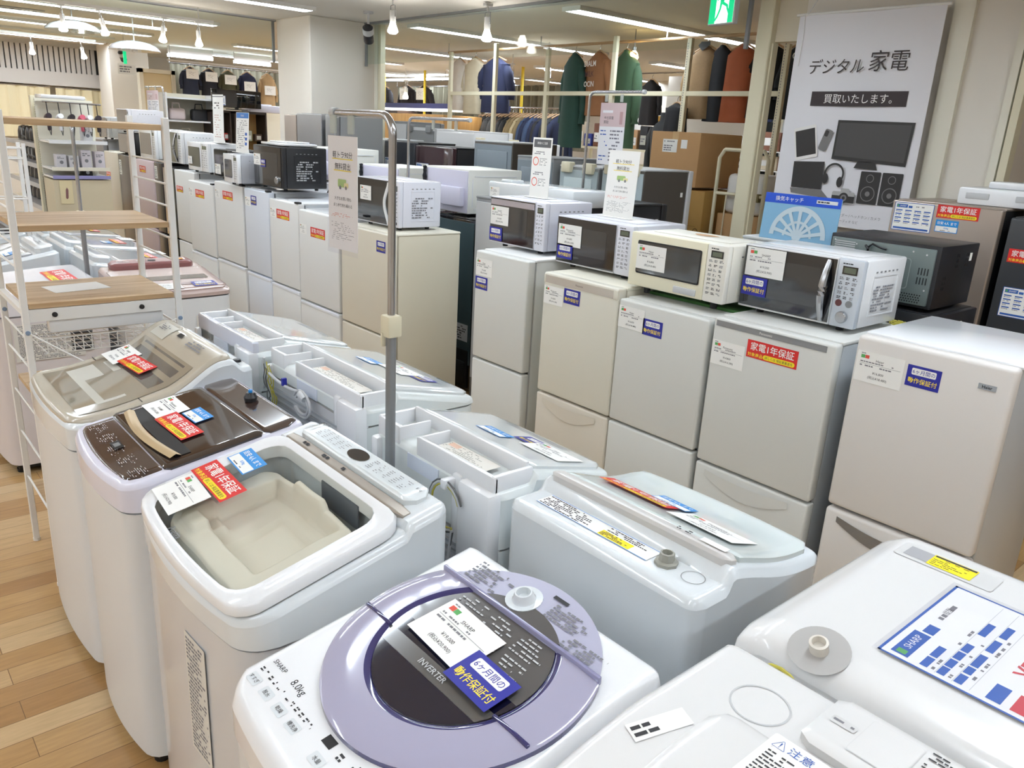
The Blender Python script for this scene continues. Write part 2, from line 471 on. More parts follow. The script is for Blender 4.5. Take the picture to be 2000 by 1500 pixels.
for ix, X in enumerate((-14.9, -12.5, -10.1, -7.7, -5.3, -2.9, -0.5, 1.9)):  # leftmost column: its two nearer strips are added to brighten the left wall
    for iy, (Y0, L) in enumerate(((-3.2, 2.9), (0.95, 2.95), (5.12, 2.9), (9.1, 2.9))):
        if X > -3 and iy > 1: continue
        lab = 'fluorescent strip %s, %s' % (('over the near floor', 'above the appliance aisles', 'above the clothes racks beyond the glass', 'deep in the clothes shop')[iy],
              ('furthest left, column extended for brightness', 'far left', 'second from far left', 'left of the square pillar', 'above the pillar side', 'above the microwaves', 'over the nearest washers', 'past the right edge')[ix])
        key = iy
        if _first is None: _first = {}
        Lr = L
        if Lr not in _first: _first[Lr] = o = strip_proto(Lr); o.location = (X, Y0, CEIL)
        else: o = dup(_first[Lr], (X, Y0, CEIL), 0)
        o['label'] = lab

# ------------------------------------------------------------------ room shell
FLO = wood_floor()
g = G(); g.box(-17.5, 4, -4.5, 14, -0.05, 0, FLO); struct(g.build('floor', flat=True))
CEM = mat('ceiling_paint', (232, 228, 220), 0.9)
g = G(); g.box(-17.5, 4, -4.5, 14, CEIL, CEIL + 0.05, CEM)
g.box(-9.03, -8.97, -4.5, 4.14, CEIL - 0.012, CEIL, LGR); g.box(-8.2, 4, 4.89, 4.95, CEIL - 0.012, CEIL, LGR)
struct(g.build('ceiling', flat=True))
WAL = mat('wall_left_paint', (222, 218, 210), 0.85)
g = G(); g.box(-17.6, -17.5, -4.5, 14, 0, CEIL, WAL); struct(g.build('wall_left', flat=True))
g = G(); g.box(-17.5, 4, 14, 14.1, 0, CEIL, WPN); struct(g.build('wall_back', flat=True))
g = G(); g.box(4, 4.1, -4.5, 14, 0, CEIL, WPN); struct(g.build('wall_right', flat=True))
g = G(); g.box(-17.5, 4, -4.6, -4.5, 0, CEIL, WPN); struct(g.build('wall_front', flat=True))
# inner walls: the long white wall of the clothes shop and the right side room
g = G(); g.box(-10.3, -5.0, 12.0, 12.1, 0, CEIL, WPN); struct(g.build('wall_far', flat=True))
# square pillars
def pillar(name, x0, x1, y0, y1, m=WPN):
    g = G(); g.box(x0, x1, y0, y1, 0, CEIL, m, 0.01, 1); o = g.build(name); o['kind'] = 'structure'; return o
pillar('wall_pillar_middle', -8.95, -8.17, 4.14, 4.92)
pillar('wall_pillar_left', -15.7, -15.0, 4.0, 4.62)
g = G(); g.box(-2.98, -1.72, 4.93, 5.5, 0, CEIL, WPN)
g.box(-2.07, -1.96, 4.895, 4.93, 0, CEIL, FRI)
struct(g.build('wall_pillar_right', flat=True))
g = G(); g.box(-3.2, -2.98, 4.93, 5.0, 2.41, CEIL, mat('header_panel', (214, 204, 182), 0.6)); struct(g.build('trim_1', flat=True))
# ivory door frames of the partition
g = G(); g.box(-3.29, -3.18, 4.87, 4.98, 0, 2.79, IVO, 0.006, 1); g.box(-3.205, -3.17, 4.9, 4.95, 0, 2.4, IVO)
o = g.build('partition_post'); tag(o, 'thick ivory painted metal post with rust marks, left of the hanging banner', 'post')
g = G(); g.box(-8.15, -8.08, 4.9, 4.96, 0, CEIL, FRI); g.box(-8.07, -8.02, 4.9, 4.96, 0, CEIL, IVO)
struct(g.build('trim_2', flat=True))
g = G(); g.box(-1.72, -1.68, 4.9, 4.98, 0, CEIL, FRI); g.box(-1.67, -1.63, 4.9, 4.98, 0, CEIL, IVO)
struct(g.build('trim_3', flat=True))
# glass smoke barriers hanging from the ceiling
SGL = glass('smoke_barrier_glass', (246, 250, 248), 0.03, 0.35)
def barrier(name, label, x0, x1, y0, y1, ends):
    t = thing(name, label, 'glass panel', ((x0 + x1) / 2, (y0 + y1) / 2, 2.38))
    g = G(); cx, cy = (x0 + x1) / 2, (y0 + y1) / 2
    g.box(x0 - cx, x1 - cx, y0 - cy, y1 - cy, 0, CEIL - 2.38, SGL); g.build('glass_pane', t, flat=True)
    g = G(); g.box(x0 - cx - .012, x1 - cx + .012, y0 - cy - .012, y1 - cy + .012, CEIL - 2.38 - 0.02, CEIL - 2.38 - 0.001, GRY); g.build('top_channel', t, flat=True)
    g = G()
    for (ex, ey) in ends: g.box(ex - cx - .012, ex - cx + .012, ey - cy - .012, ey - cy + .012, -0.02, CEIL - 2.38 - 0.02, GRY)
    g.build('end_clip', t, flat=True)
barrier('smoke_barrier', 'clear glass smoke barrier hanging between pillar and ivory post', -8.17, -3.3, 4.8, 4.806, [(-8.15, 4.8), (-3.31, 4.8)])
barrier('smoke_barrier', 'clear glass smoke barrier hanging left of the square pillar', -9.003, -8.997, -1.0, 4.14, [(-9.0, 4.12)])
barrier('smoke_barrier', 'glass smoke barrier hanging above the right doorway', -1.6, 3.9, 4.8, 4.806, [(-1.62, 4.8)])
# left wall dressing: louvred vents, grey fascia
LOU = mat('louvre_metal', (206, 202, 198), 0.6)
g = G(); g.box(-16.0, -15.98, 1.0, 4.1, 2.3, 2.72, BLP)
for i in range(38):
    y = 1.0 + i * 0.08; g.box(-15.98, -15.93, y, y + 0.06, 2.3, 2.72, LOU)
o = g.build('wall_louvre', flat=True); struct(o)
g = G(); g.box(-16.3, -15.9, -2.0, 4.4, 2.1, 2.32, mat('grey_fascia', (204, 200, 196), 0.7)); g.box(-16.3, -15.99, -2, 4.4, 2.7, 2.8, CEM)
struct(g.build('trim_4', flat=True))
g = G(); g.box(-16.3, -16.1, -2.0, 4.4, 0, 2.1, WPN); struct(g.build('wall_alcove', flat=True))
# pleated cream curtains under the fascia
CUR = mat('cream_curtain_cloth', (238, 226, 190), 0.85)
def curtain(label, y0, y1, z0, z1):
    t = thing('curtain', label, 'curtain', (-15.95, y0, z0), group='cream curtains on the far left wall')
    g = G(); n = int((y1 - y0) / 0.025); P = []
    for i in range(n + 1):
        y = (y1 - y0) * i / n; P.append((0.03 * math.sin(y * 26) + 0.012 * math.sin(y * 71), y))
    vs = [(p[0], p[1], 0) for p in P] + [(p[0] * 0.6, p[1], z1 - z0) for p in P]
    g.add(vs, [(i, i + 1, n + 2 + i, n + 1 + i) for i in range(n)], CUR); g.build('cloth', t)
    g = G(); g.tube([(0, 0, z1 - z0 + 0.01), (0, y1 - y0, z1 - z0 + 0.01)], 0.012, CHR); g.build('curtain_rail', t)
curtain('left cream pleated curtain below the grey fascia', 1.4, 3.28, 1.25, 2.06)
curtain('right cream pleated curtain, beside the far left pillar', 3.36, 4.35, 1.25, 2.06)
# beige flush door by the far clothes
g = G(); DRM = mat('beige_door', (222, 206, 168), 0.55)
g.box(-14.3, -14.24, 4.28, 4.72, 0, 2.36, DRM, 0.004, 1); g.box(-14.34, -14.2, 4.72, 4.78, 0, 2.42, FRI); g.box(-14.34, -14.2, 4.22, 4.28, 0, 2.42, FRI); g.box(-14.34, -14.2, 4.22, 4.78, 2.36, 2.42, FRI)
g.box(-14.33, -14.25, 4.78, 7.5, 0, 1.9, FRI)
struct(g.build('door_1', flat=True))
g = G(); g.tube([(-14.2, 4.66, 1.0), (-14.2, 4.66, 1.12)], 0.01, CHR); o = g.build('door_handle'); o.parent = bpy.data.objects['door_1']

# ------------------------------------------------------------------ track lights
def track(label, x, y0, y1, z=2.68):
    t = thing('light_track', label, 'light track', (x, y0, z), group='white ceiling light tracks')
    g = G(); g.box(-0.017, 0.017, 0, y1 - y0, -0.015, 0.015, WSH); g.build('rail', t, flat=True)
    g = G()
    for q in (0.15, (y1 - y0) - 0.15): g.tube([(0, q, 0.012), (0, q, CEIL - z)], 0.006, WSH)
    g.build('hanger', t)
def spot_proto():
    t = thing('track_spotlight', 'x', 'spotlight', group='spotlights on the ceiling tracks')
    g = G(); g.box(-0.02, 0.02, -0.03, 0.03, -0.02, 0, WSH, 0.003, 1); g.tube([(0, 0, -0.02), (0, 0, -0.05)], 0.007, WSH)
    for s in (-1, 1): g.tube([(0, 0, -0.05), (s * 0.028, 0, -0.055), (s * 0.03, 0, -0.13)], 0.0035, CHR, 6)
    g.build('bracket', t)
    g = G(); g.lathe([(0.018, -0.085), (0.022, -0.088), (0.022, -0.16), (0.02, -0.165)], WSH); g.build('socket', t)
    g = G(); g.lathe([(0.018, -0.165), (0.022, -0.18), (0.036, -0.215), (0.038, -0.228), (0.024, -0.24), (0.0, -0.243)], BULB); g.build('bulb', t)
    return t
sp = spot_proto(); _spu = []
def spot(label, x, y, z, s=1.0, rx=0.0, rod=True):
    o = sp if not _spu else dup(sp)
    _spu.append(1)
    o.location = (x, y, z); o.scale = (s, s, s); o.rotation_euler = (rx, 0, 0); o['label'] = label
    if z < 2.78 and x < -7 and (y > 5 or x < -13.5):
        g = G(); g.tube([(0, 0, 0), (0, 0, (CEIL - z) / s)], .006, WSH, 6); g.build('hanging_rod', o)
for a in ((-8.9, 0.6, 3.42, 2.68), (-10.3, 0.3, 3.4, 2.68), (-12.4, 0.3, 3.4, 2.68), (-12.95, 0.3, 3.3, 2.66)):
    track('white light track %s' % {-8.9: 'nearest, carrying three spotlights', -10.3: 'bare, second in front of the dome lamps', -12.4: 'bare, near the louvred wall', -12.95: 'furthest left with two spotlights'}[a[0]], *a)
spot('left spotlight on the nearest left track, above the dome lamp', -8.9, 2.0, 2.67)
spot('spotlight on the nearest left track, beside the first dome lamp', -8.9, 2.32, 2.67, rx=0.2)
spot('fourth spotlight on the nearest left track', -8.9, 2.92, 2.67, rx=-0.1)
spot('spotlight at the right end of the nearest left track', -8.9, 3.26, 2.67)
spot('left spotlight of the pair by the louvred wall', -12.95, 2.5, 2.65)
spot('right spotlight of the pair by the louvred wall', -12.95, 3.1, 2.65, rx=0.15)
spot('ceiling spotlight nearest the camera, at the top edge over the square pillar', -6.35, 4.0, 2.8, 1.2)
spot('large ceiling spotlight in front of the glass barrier', -5.8, 4.6, 2.79, 1.25)
spot('spotlight beyond the glass in front of the green shirt', -7.5, 6.9, 2.74, 1.1)
spot('small spotlight far beyond the glass, right of the navy shirt', -9.1, 7.7, 2.68, 1.1)
spot('small spotlight above the first far white jacket sign', -14.0, 7.4, 2.5, 1.2)
for i, (x, y) in enumerate(((-13.6, 7.0), (-12.9, 7.9), (-13.5, 8.8), (-11.5, 8.6))):
    spot('far spotlight in the clothes shop behind the barrier, %s' % ('first from the left', 'second from the left', 'third from the left', 'fourth, near the white shirt')[i], x, y, 2.6, 1.4)
def dome(label, x, y, z):
    t = thing('dome_lamp', label, 'pendant lamp', (x, y, z), group='pale dome pendant lamps at the left')
    g = G(); g.lathe([(0.28, -0.075), (0.275, -0.055), (0.24, -0.02), (0.17, 0.012), (0.08, 0.03), (0.02, 0.036), (0.0, 0.037)], mat('pearl_dome', (214, 216, 222), 0.15, metal=0.4, coat=0.5), n=40)
    g.lathe([(0.27, -0.073), (0.0, -0.02)], WSH, n=40); g.build('lamp_shade', t, 60)
    g = G(); g.tube([(0, 0, 0.03), (0, 0, CEIL - z)], 0.007, WSH); g.lathe([(0.04, CEIL - z - 0.02), (0.04, CEIL - z)], WSH); g.build('cord', t)
    g = G(); g.lathe([(0.0, -0.1), (0.03, -0.085), (0.04, -0.05), (0.03, -0.03)], WSH); g.build('bulb', t)
dome('left pale dome pendant lamp with a cord', -10.43, 2.44, 2.64)
dome('right pale dome pendant lamp in front of the far pillar', -10.43, 3.07, 2.50)
t = thing('pendant_lamp', 'bare glowing warm bulb hanging on a long cord beyond the glass', 'pendant lamp', (-5.75, 6.45, 2.55))
g = G(); g.lathe([(0, -0.055), (0.03, -0.045), (0.048, -0.01), (0.035, 0.03), (0.018, 0.05)], BULBW); g.build('bulb', t)
g = G(); g.tube([(0, 0, 0.05), (0, 0, 0.25)], 0.005, GRY, 6); g.lathe([(0.018, 0.045), (0.018, 0.085)], CHR); g.build('cord', t)
def secam(label, x, y):
    t = thing('security_camera', label, 'security camera', (x, y, CEIL))
    g = G(); g.lathe([(0.05, -0.02), (0.05, 0)], LGR); g.tube([(0, 0, -0.02), (0, 0, -0.14)], 0.012, LGR); g.build('mount', t)
    g = G(Matrix.Translation((0, 0, -0.2)) @ Matrix.Rotation(0.6, 4, 'Y') @ Matrix.Rotation(0.4, 4, 'X'))
    g.lathe([(0.045, -0.09), (0.05, -0.08), (0.05, 0.07), (0.03, 0.085)], BLP); g.lathe([(0.05, 0.0), (0.053, 0.01), (0.053, 0.06)], LGR); g.build('camera_body', t)
secam('dark dome security camera hanging beside the square pillar', -7.35, 4.35)
secam('small dark security camera near the far left pillar', -14.6, 4.1)
# green exit sign
t = thing('exit_sign', 'green and white running man exit sign hanging from the ceiling', 'exit sign', (-3.45, 4.68, 2.5), rz=R(-8))
EXG = mat('exit_green', (0, 196, 128), 0.4, emit=1.1); EXW = mat('exit_white', (235, 255, 246), 0.4, emit=1.3)
g = G(); g.box(-0.115, 0.115, 0, 0.045, 0, 0.24, LGR, 0.006, 1); g.box(-0.1, 0.1, 0.01, 0.03, 0.24, 0.3, LGR); g.build('housing', t)
g = G(frame((-0.105, -0.001, 0.01), (1, 0, 0), (0, 0, 1)))
g.rect(0, 0, 0.21, 0.22, EXW); g.rect(0, 0, 0.055, 0.22, EXG, 0.0004); g.rect(0.165, 0, 0.21, 0.22, EXG, 0.0004)
z = 0.0006
g.disc(0.128, 0.2, 0.013, EXG, z)
g.poly([(0.102, 0.188), (0.136, 0.18), (0.142, 0.165), (0.116, 0.12), (0.088, 0.13), (0.092, 0.158)], EXG, z)
g.poly([(0.102, 0.19), (0.066, 0.168), (0.06, 0.138), (0.071, 0.136), (0.077, 0.159), (0.1, 0.172)], EXG, z)
g.poly([(0.13, 0.182), (0.16, 0.15), (0.154, 0.143), (0.132, 0.16)], EXG, z)
g.poly([(0.115, 0.13), (0.158, 0.108), (0.162, 0.088), (0.176, 0.06), (0.164, 0.055), (0.148, 0.083), (0.144, 0.096), (0.1, 0.116)], EXG, z)
g.poly([(0.09, 0.132), (0.108, 0.122), (0.1, 0.082), (0.08, 0.04), (0.058, 0.012), (0.048, 0.02), (0.068, 0.048), (0.086, 0.088)], EXG, z)
g.build('sign_face', t, flat=True)

# ------------------------------------------------------------------ fridges
def fridge(label, x0, x1, H, zs, y=2.45, depth=0.53, door=FRW, side=FRS, top=None, style='plain', cat='refrigerator', rz=0.0, low=None, group=None, rd=0.009, feet=True):
    top = top or side
    w_ = x1 - x0; cx = (x0 + x1) / 2
    t = thing('refrigerator', label, cat, (cx, y, 0), rz, group)
    hw = w_ / 2; g = G()
    g.box(-hw + .004, hw - .004, 0.058, depth, 0.025, H - 0.012, side, 0.006)
    g.build('cabinet', t)
    g = G(); g.box(-hw + .001, hw - .001, 0.05, depth + .002, H - 0.014, H, top, 0.006); 
    if style == 'ridge': g.box(-hw + .02, hw - .02, 0.08, depth - .03, H, H + .004, top, 0.003)
    g.build('top_cover', t)
    g = G(); g.box(-hw + .02, hw - .02, 0.05, 0.06, 0.03, H - .02, GAP); g.build('door_gasket', t)
    g = G(); zt = H - (0.004 if style != 'crown' else 0.0)
    g.box(-hw, hw, 0.0, 0.05, zs + .005, zt, door, rd, 3)
    if style == 'strip':
        g.box(-hw + .012, hw - .03, -.0016, .004, zt - .03, zt - .009, STE)
        g.text('Panasonic', 0, 0, 0.009, PAP, M=front(-0.02, zt - .02, -.0017))
    if style == 'crown':
        g.box(-hw + .012, hw - .012, -.0016, .004, zt - .045, zt - .012, mat('pearl_strip', (206, 198, 188), 0.25, metal=0.3)); g.box(hw - .03, hw - .003, -.003, .01, zt - .048, zt - .008, door, .004)
        g.box(-hw + .003, -hw + .016, -.003, .01, zt - .048, zt - .008, door, .004)
        g.text('Panasonic', 0, 0, 0.008, INK, M=front(0.0, zt - .028, -.0018))
    g.build('upper_door', t)
    g = G(); g.box(-hw, hw, 0.0, 0.05, 0.065, zs - .005, low or door, rd, 3)
    lo = g.build('lower_door', t)
    if style in ('strip', 'crown', 'curveh'):
        g = G(); n = 16; pts = []
        HM = STE if style == 'curveh' else (low or door)
        vs_ = []
        for i in range(n + 1):
            x = -hw * .8 + 1.5 * hw * i / n; b = -0.012 - 0.05 * math.sin(PI * i / n)
            vs_ += [(x, -.0045, zs - .02 + b * (0.25 if style != 'curveh' else .5)), (x, -.0045, zs - .035 + b), ]
        g.add(vs_, [(2 * i + 1, 2 * i + 3, 2 * i + 2, 2 * i) for i in range(n)], HM)
        o = g.build('handle', lo)
    if style == 'plain2':
        g = G(); g.box(-hw + .004, hw - .004, -.004, .03, zs - .03, zs - .006, mat('handle_rim', (236, 240, 248), 0.3), .004); g.build('handle', lo)
    g = G(); g.box(-hw + .01, hw - .01, 0.03, depth - .02, 0.012, 0.062, GRY)
    g.build('kick_plate', t)
    if feet:
        for sx in (-1, 1):
            for fy in (0.07, depth - 0.05):
                q = G(); q.lathe([(0.016, 0), (0.018, 0.012)], RUB, cx=sx * (hw - .04), cy=fy); q.build('foot', t)
    return t
Yf = 2.45
F5 = fridge('white two-door fridge at the right end of the front row, clear empty top', -1.127, -0.665, 1.205, 0.605, door=FRD, side=FRS, top=WHT, style='curveh', depth=0.54, rd=0.014)
hw = 0.231
sticker('card', F5, front(-hw + .01, 1.055), 0.15, 2); sticker('navy', F5, front(-hw + .17, 1.08), 0.1)
g = G(front(hw - .09, 1.125)); g.box(0, 0.048, 0, 0.016, -0.001, 0.0015, CHR); g.text('Haier', 0.024, 0.008, 0.009, INK, 0.0018, bold=.02); g.build('badge', F5, flat=True)
F4 = fridge('white fridge with grey strip and a white microwave on top, red sticker', -1.668, -1.19, 1.15, 0.576, door=FRG, side=FRS, top=FRG, style='strip')
hw = .239; sticker('card', F4, front(-hw + .005, .972), 0.14, 1); sticker('red', F4, front(-hw + .152, 1.032), 0.2)
F3 = fridge('plain pale fridge under the cream microwave, navy sticker', -2.137, -1.69, 1.13, 0.597, door=FRG, side=FRS, top=FRG)
hw = .2235; sticker('card', F3, front(-hw + .004, 1.01), 0.138, 2); sticker('navy', F3, front(-hw + .136, 1.005), 0.1)
F2 = fridge('cream fridge with pearl top strip, under a white microwave and paper sign', -2.6, -2.143, 1.162, 0.598, door=mat('cream_fridge_door', (222, 219, 206), 0.4), side=FRI, top=FRI, style='crown', low=mat('cream_low', (218, 210, 196), 0.45))
hw = .2285; sticker('card', F2, front(-hw + .008, 1.022), 0.125, 1); sticker('navy', F2, front(-hw + .137, 1.045), 0.1)
F1 = fridge('pale grey fridge under the leftmost microwave of the right group', -3.105, -2.712, 1.192, 0.64, door=FRG, side=FRG, top=FRW)
hw = .1965; sticker('card', F1, front(-hw + .006, 1.068), 0.128, 2); sticker('navy', F1, front(-hw + .006, .998), 0.096)
CR = fridge('ivory fridge with a wide cream side, behind the chrome sign pole', -4.47, -3.895, 1.16, 0.545, door=mat('ivory_door', (220, 214, 198), 0.45), side=mat('ivory_side', (214, 208, 188), 0.45), top=FRI, depth=0.50)
sticker('card', CR, front(-.27, 1.04), 0.13, 1); sticker('navy', CR, front(.135, 1.045), 0.1)
hw = .2
LW = [
 (-5.05, -4.505, 1.19, .574, 'fourth', 'red', 'white two-door fridge right beside the ivory fridge'),
 (-5.512, -5.058, 1.22, .619, 'third', 'red', 'white two-door fridge just right of the black oven'),
 (-5.95, -5.525, 1.255, .63, 'second', 'navy', 'bluish white fridge under the black oven, navy sticker'),
 (-6.545, -5.99, 1.26, .64, 'x', 'red', 'white fridge under the small white microwave'),
 (-7.15, -6.58, 1.22, .62, 'y', 'red', 'white fridge, second from the black fridge'),
]
for i, (a, b, H, zs, _, st, lab) in enumerate(LW):
    f = fridge(lab + ', %s' % ('red sticker low left', 'red sticker high', 'front row', 'red sticker', 'front row left')[i], a, b, H, zs, door=(FRW if i != 2 else mat('bluish_white', (222, 228, 238), 0.35)), side=FRS, top=WHT, style='plain2')
    hw = (b - a) / 2
    sticker('card', f, front(-hw + .015, H - (.16 if i < 1 else .13)), 0.1, i)
    if st == 'red': sticker('red', f, front(-hw + (.17 if i != 1 else .12), H - (.165 if i == 0 else .13)), 0.2)
    else: sticker('navy', f, front(-hw + .12, H - .115), 0.1)
    g = G(); g.box(hw - .05, hw - .005, -.001, .03, H - .004, H + .008, BLM); g.build('hinge_cap', f)
W6 = fridge('leftmost white fridge, right beside the black fridge', -7.94, -7.42, 1.26, .6, y=2.6, door=FRW, side=FRS, top=WHT)
sticker('red', W6, front(-.22, 1.055), 0.17)
f = fridge('glossy black fridge between the dark and white fridges', -8.27, -7.955, 1.26, .6, y=2.6, door=BLK, side=BLM, top=BLM)
f = fridge('narrow dark brown fridge beside the pink fridge', -8.53, -8.29, 1.29, .6, y=2.6, door=mat('dark_brown_gloss', (58, 50, 50), .2), side=BLM, top=BLM)
g = G(front(-.1, 1.13)); g.rect(0, 0, .08, .12, PAP); g.dashes(.01, .01, .07, .11, 6, INL, 3); g.build('price_card', f, flat=True)
f = fridge('pale pink fridge with red sticker behind the wooden rack', -9.12, -8.56, 1.29, .62, y=2.6, door=mat('pale_pink', (222, 204, 214), .35), side=FRS, top=BLM)
sticker('red', f, front(-.16, 1.16), 0.2)
f = fridge('dark grey fridge left of the pink one, behind the rack', -9.75, -9.2, 1.30, .62, y=2.6, door=mat('dark_grey_gloss', (72, 68, 66), .25), side=BLM, top=BLM)
g = G(front(-.25, 1.08)); g.rect(0, 0, .09, .16, PAP); g.dashes(.01, .01, .08, .15, 7, INL, 3); g.build('price_card', f, flat=True)
f = fridge('narrow off-white fridge beside the steel fridge, far left', -10.3, -9.77, 1.31, .6, y=2.6, door=mat('off_white', (214, 208, 196), .4), side=FRI, top=FRI)
sticker('red', f, front(-.24, 1.02), 0.17)
f = fridge('brushed steel fridge at the far left end of the row', -10.99, -10.32, 1.43, .55, y=2.6, door=STE, side=STE, top=STE)
sticker('red', f, front(-.33, 1.16), 0.16)

# second row, backs towards us (they face the next aisle)
def backfridge(label, x0, x1, H, y0=3.12, depth=0.58, side=BLM, back=None, door=None, top=None, hooks=None, group='fridges seen from behind in the middle row', panel=None):
    """stands with its back at y0"""
    t = fridge(label, x0, x1, H, H * 0.52, y=y0 + depth, depth=depth, door=door or side, side=side, top=top or side, rz=PI, group=None, feet=False)
    if back or panel:
        w_ = x1 - x0; g = G(); g.box(-w_ / 2 + .012, w_ / 2 - .012, depth, depth + .006, .2, H - .03, back or side, .002, 1)
        if panel: g.box(-w_ / 2 + .06, w_ / 2 - .06, depth + .004, depth + .014, H - .38, H - .08, panel, .01)
        g.build('back_panel', t)
    if hooks:
        for s in (-1, 1):
            g = G(); g.box(s * (w_ / 2 - .09) - .045, s * (w_ / 2 - .09) + .045, depth - .02, depth + .035, H - .05, H + .022, hooks, .008); g.build('rear_handle', t)
    return t
TEAL = mat('teal_dark_panel', (58, 76, 80), .3, coat=.3); SLB = mat('slate_blue_panel', (124, 134, 142), .5); PBL = mat('pale_blue_panel', (176, 190, 194), .45)
BRN = mat('dark_brown_side', (66, 60, 54), .5)
f = backfridge('dark fridge with teal back panel standing in the gap of the front row', -4.63, -4.13, 1.2, 3.25, .58, side=BLK, back=TEAL)
g = G(frame((-.05, .5805 + .006, .36), (-1, 0, 0), (0, 0, 1))); g.rect(-.02, 0, .16, .12, LGR); g.dashes(0, .01, .14, .11, 6, INK, 4); g.build('rating_label', f, flat=True)
g = G(); g.box(-.22, .22, .575, .59, .03, .3, BLM); g.box(-.2, .05, .56, .6, .05, .22, RUB, .03); g.build('compressor_bay', f)
backfridge('grey steel fridge behind the white oven that stands on the dark fridge', -5.15, -4.67, 1.47, 3.84, .43, side=STE, back=GRY)
f = backfridge('low grey fridge carrying a long white box, behind the first microwave', -3.95, -3.53, 1.37, 3.1, .36, side=GRY, back=LGR)
t = thing('foam_box', 'long flat white box with a price card on the low grey fridge', 'box', (-3.5, 3.12, 1.372))
g = G(); g.box(-.36, .38, 0, .3, 0, .095, WHC, .012); g.box(-.3, -.2, .05, .15, .09, .11, WHC, .008); g.build('box_body', t); sticker('card', t, front(-.34, .005), .09, 1)
f = backfridge('black fridge with a white tag, behind the second microwave', -3.5, -3.05, 1.40, 3.48, .37, side=BLM)
g = G(frame((-.2255, .08, 1.27), (0, 1, 0), (0, 0, 1))); g.rect(0, 0, .025, .04, PAP); g.build('tag', f, flat=True)
backfridge('blue grey fridge seen from behind, small hook, right of the brown sided one', -4.62, -4.22, 1.6, 4.0, .55, side=GRY, back=SLB, panel=SLB)
PBI = mat('pale_blue_inner', (196, 210, 212), .4)
backfridge('pale blue backed fridge with ivory rear handles, left of a matching one', -4.19, -3.80, 1.56, 4.03, .5, side=GRY, back=PBL, panel=PBI, hooks=IVO, top=LGR)
f = backfridge('pale blue backed fridge with dark brown side and a white tag', -3.78, -3.4, 1.575, 4.03, .5, side=BRN, back=PBL, panel=PBI, hooks=IVO, top=LGR, door=LGR)
g = G(frame((-.1915, .1, 1.4), (0, 1, 0), (0, 0, 1))); g.rect(0, 0, .025, .03, PAP); g.build('tag', f, flat=True)
backfridge('slate blue backed fridge with dark brown side beyond the purple one', -5.66, -5.14, 1.68, 4.4, .5, side=BRN, back=SLB, panel=SLB, top=LGR)
backfridge('white fridge with plain white back, far row', -7.04, -6.4, 1.75, 4.97, .5, side=WHT, back=WHT)
backfridge('light grey fridge seen from behind in the far row', -7.6, -7.06, 1.755, 4.97, .5, side=LGR, back=GRY, hooks=GRY)
backfridge('tall grey fridge right of the square pillar, far row', -8.0, -7.63, 1.81, 5.0, .5, side=GRY, back=LGR)
backfridge('low white backed fridge with ivory handles in the far row', -6.38, -5.7, 1.67, 4.97, .5, side=WHT, back=WHC, hooks=IVO)

# far front-facing row, beyond the middle aisle
def far(label, x0, x1, H, y=4.3, door=FRW, side=BLM, top=None, depth=.48, **k):
    return fridge(label, x0, x1, H, H * .55, y=y, door=door, side=side, top=top or side, depth=depth, feet=False, **k)
f = far('champagne coloured fridge beside the banner, with a specification sheet', -1.93, -1.4, 1.53, door=CHP, side=BLM, top=CHP, depth=.55)
sticker('sheet', f, front(-.25, 1.375), .2); sticker('red', f, front(-.035, 1.46), .2); sticker('blue', f, front(-.03, 1.39), .11)
f = far('dark grey fridge right of the champagne one', -1.36, -.8, 1.5, door=mat('charcoal_door', (58, 60, 64), .3), side=BLM)
sticker('red', f, front(-.255, 1.29), .2); sticker('sheet', f, front(-.24, 1.03), .2)
t = thing('styrofoam_tray', 'white moulded drawer unit lying on the champagne fridge', 'storage tray', (-1.5, 4.45, 1.53))
g = G(); g.box(-.17, .3, -.02, .33, 0, .085, WHT, .012); g.box(-.13, -.02, -.024, .0, .03, .06, LGR, .004); g.box(.1, .22, -.024, 0, .03, .06, LGR, .004); g.build('tray_body', t)
g = G(); g.box(-.05, .3, .02, .33, .085, .12, WHT, .01); g.build('tray_lid', t)
f = far('white fridge with blue sticker in the far row', -7.46, -6.98, 1.63, door=mat('cool_white', (226, 226, 222), .35), side=FRS)
sticker('sheet', f, front(-.24, 1.32), .16); sticker('blue', f, front(.02, 1.34), .1)
f = far('black front fridge in the far row, left of the purple one', -6.96, -6.44, 1.62, door=mat('graphite', (52, 54, 60), .3))
sticker('sheet', f, front(-.25, 1.32), .2)
f = far('dark purple glass fridge in the far row', -6.42, -5.84, 1.6, door=mat('dark_purple_glass', (62, 40, 44), .1, coat=1), top=BLM, depth=.5)
sticker('sheet', f, front(-.27, 1.3), .2)
for i, (a, b, H, m, lab) in enumerate(((-7.68, -7.43, 1.81, CHP, 'tall champagne fridge left of the steel one, by the pillar'), (-7.41, -6.92, 1.825, STE, 'tall brushed steel fridge in front of the square pillar'), (-6.84, -6.66, 1.825, mat('grey_metallic', (150, 152, 154), .35, metal=.5), 'tall narrow grey fridge right of the steel one by the pillar'))):
    f = far(lab, a, b, H, y=3.6, door=m, side=GRY, depth=.5)
    if i == 1: sticker('sheet', f, front(.0, 1.46), .13)
    if i == 2: sticker('red', f, front(-.06, 1.5), .09)

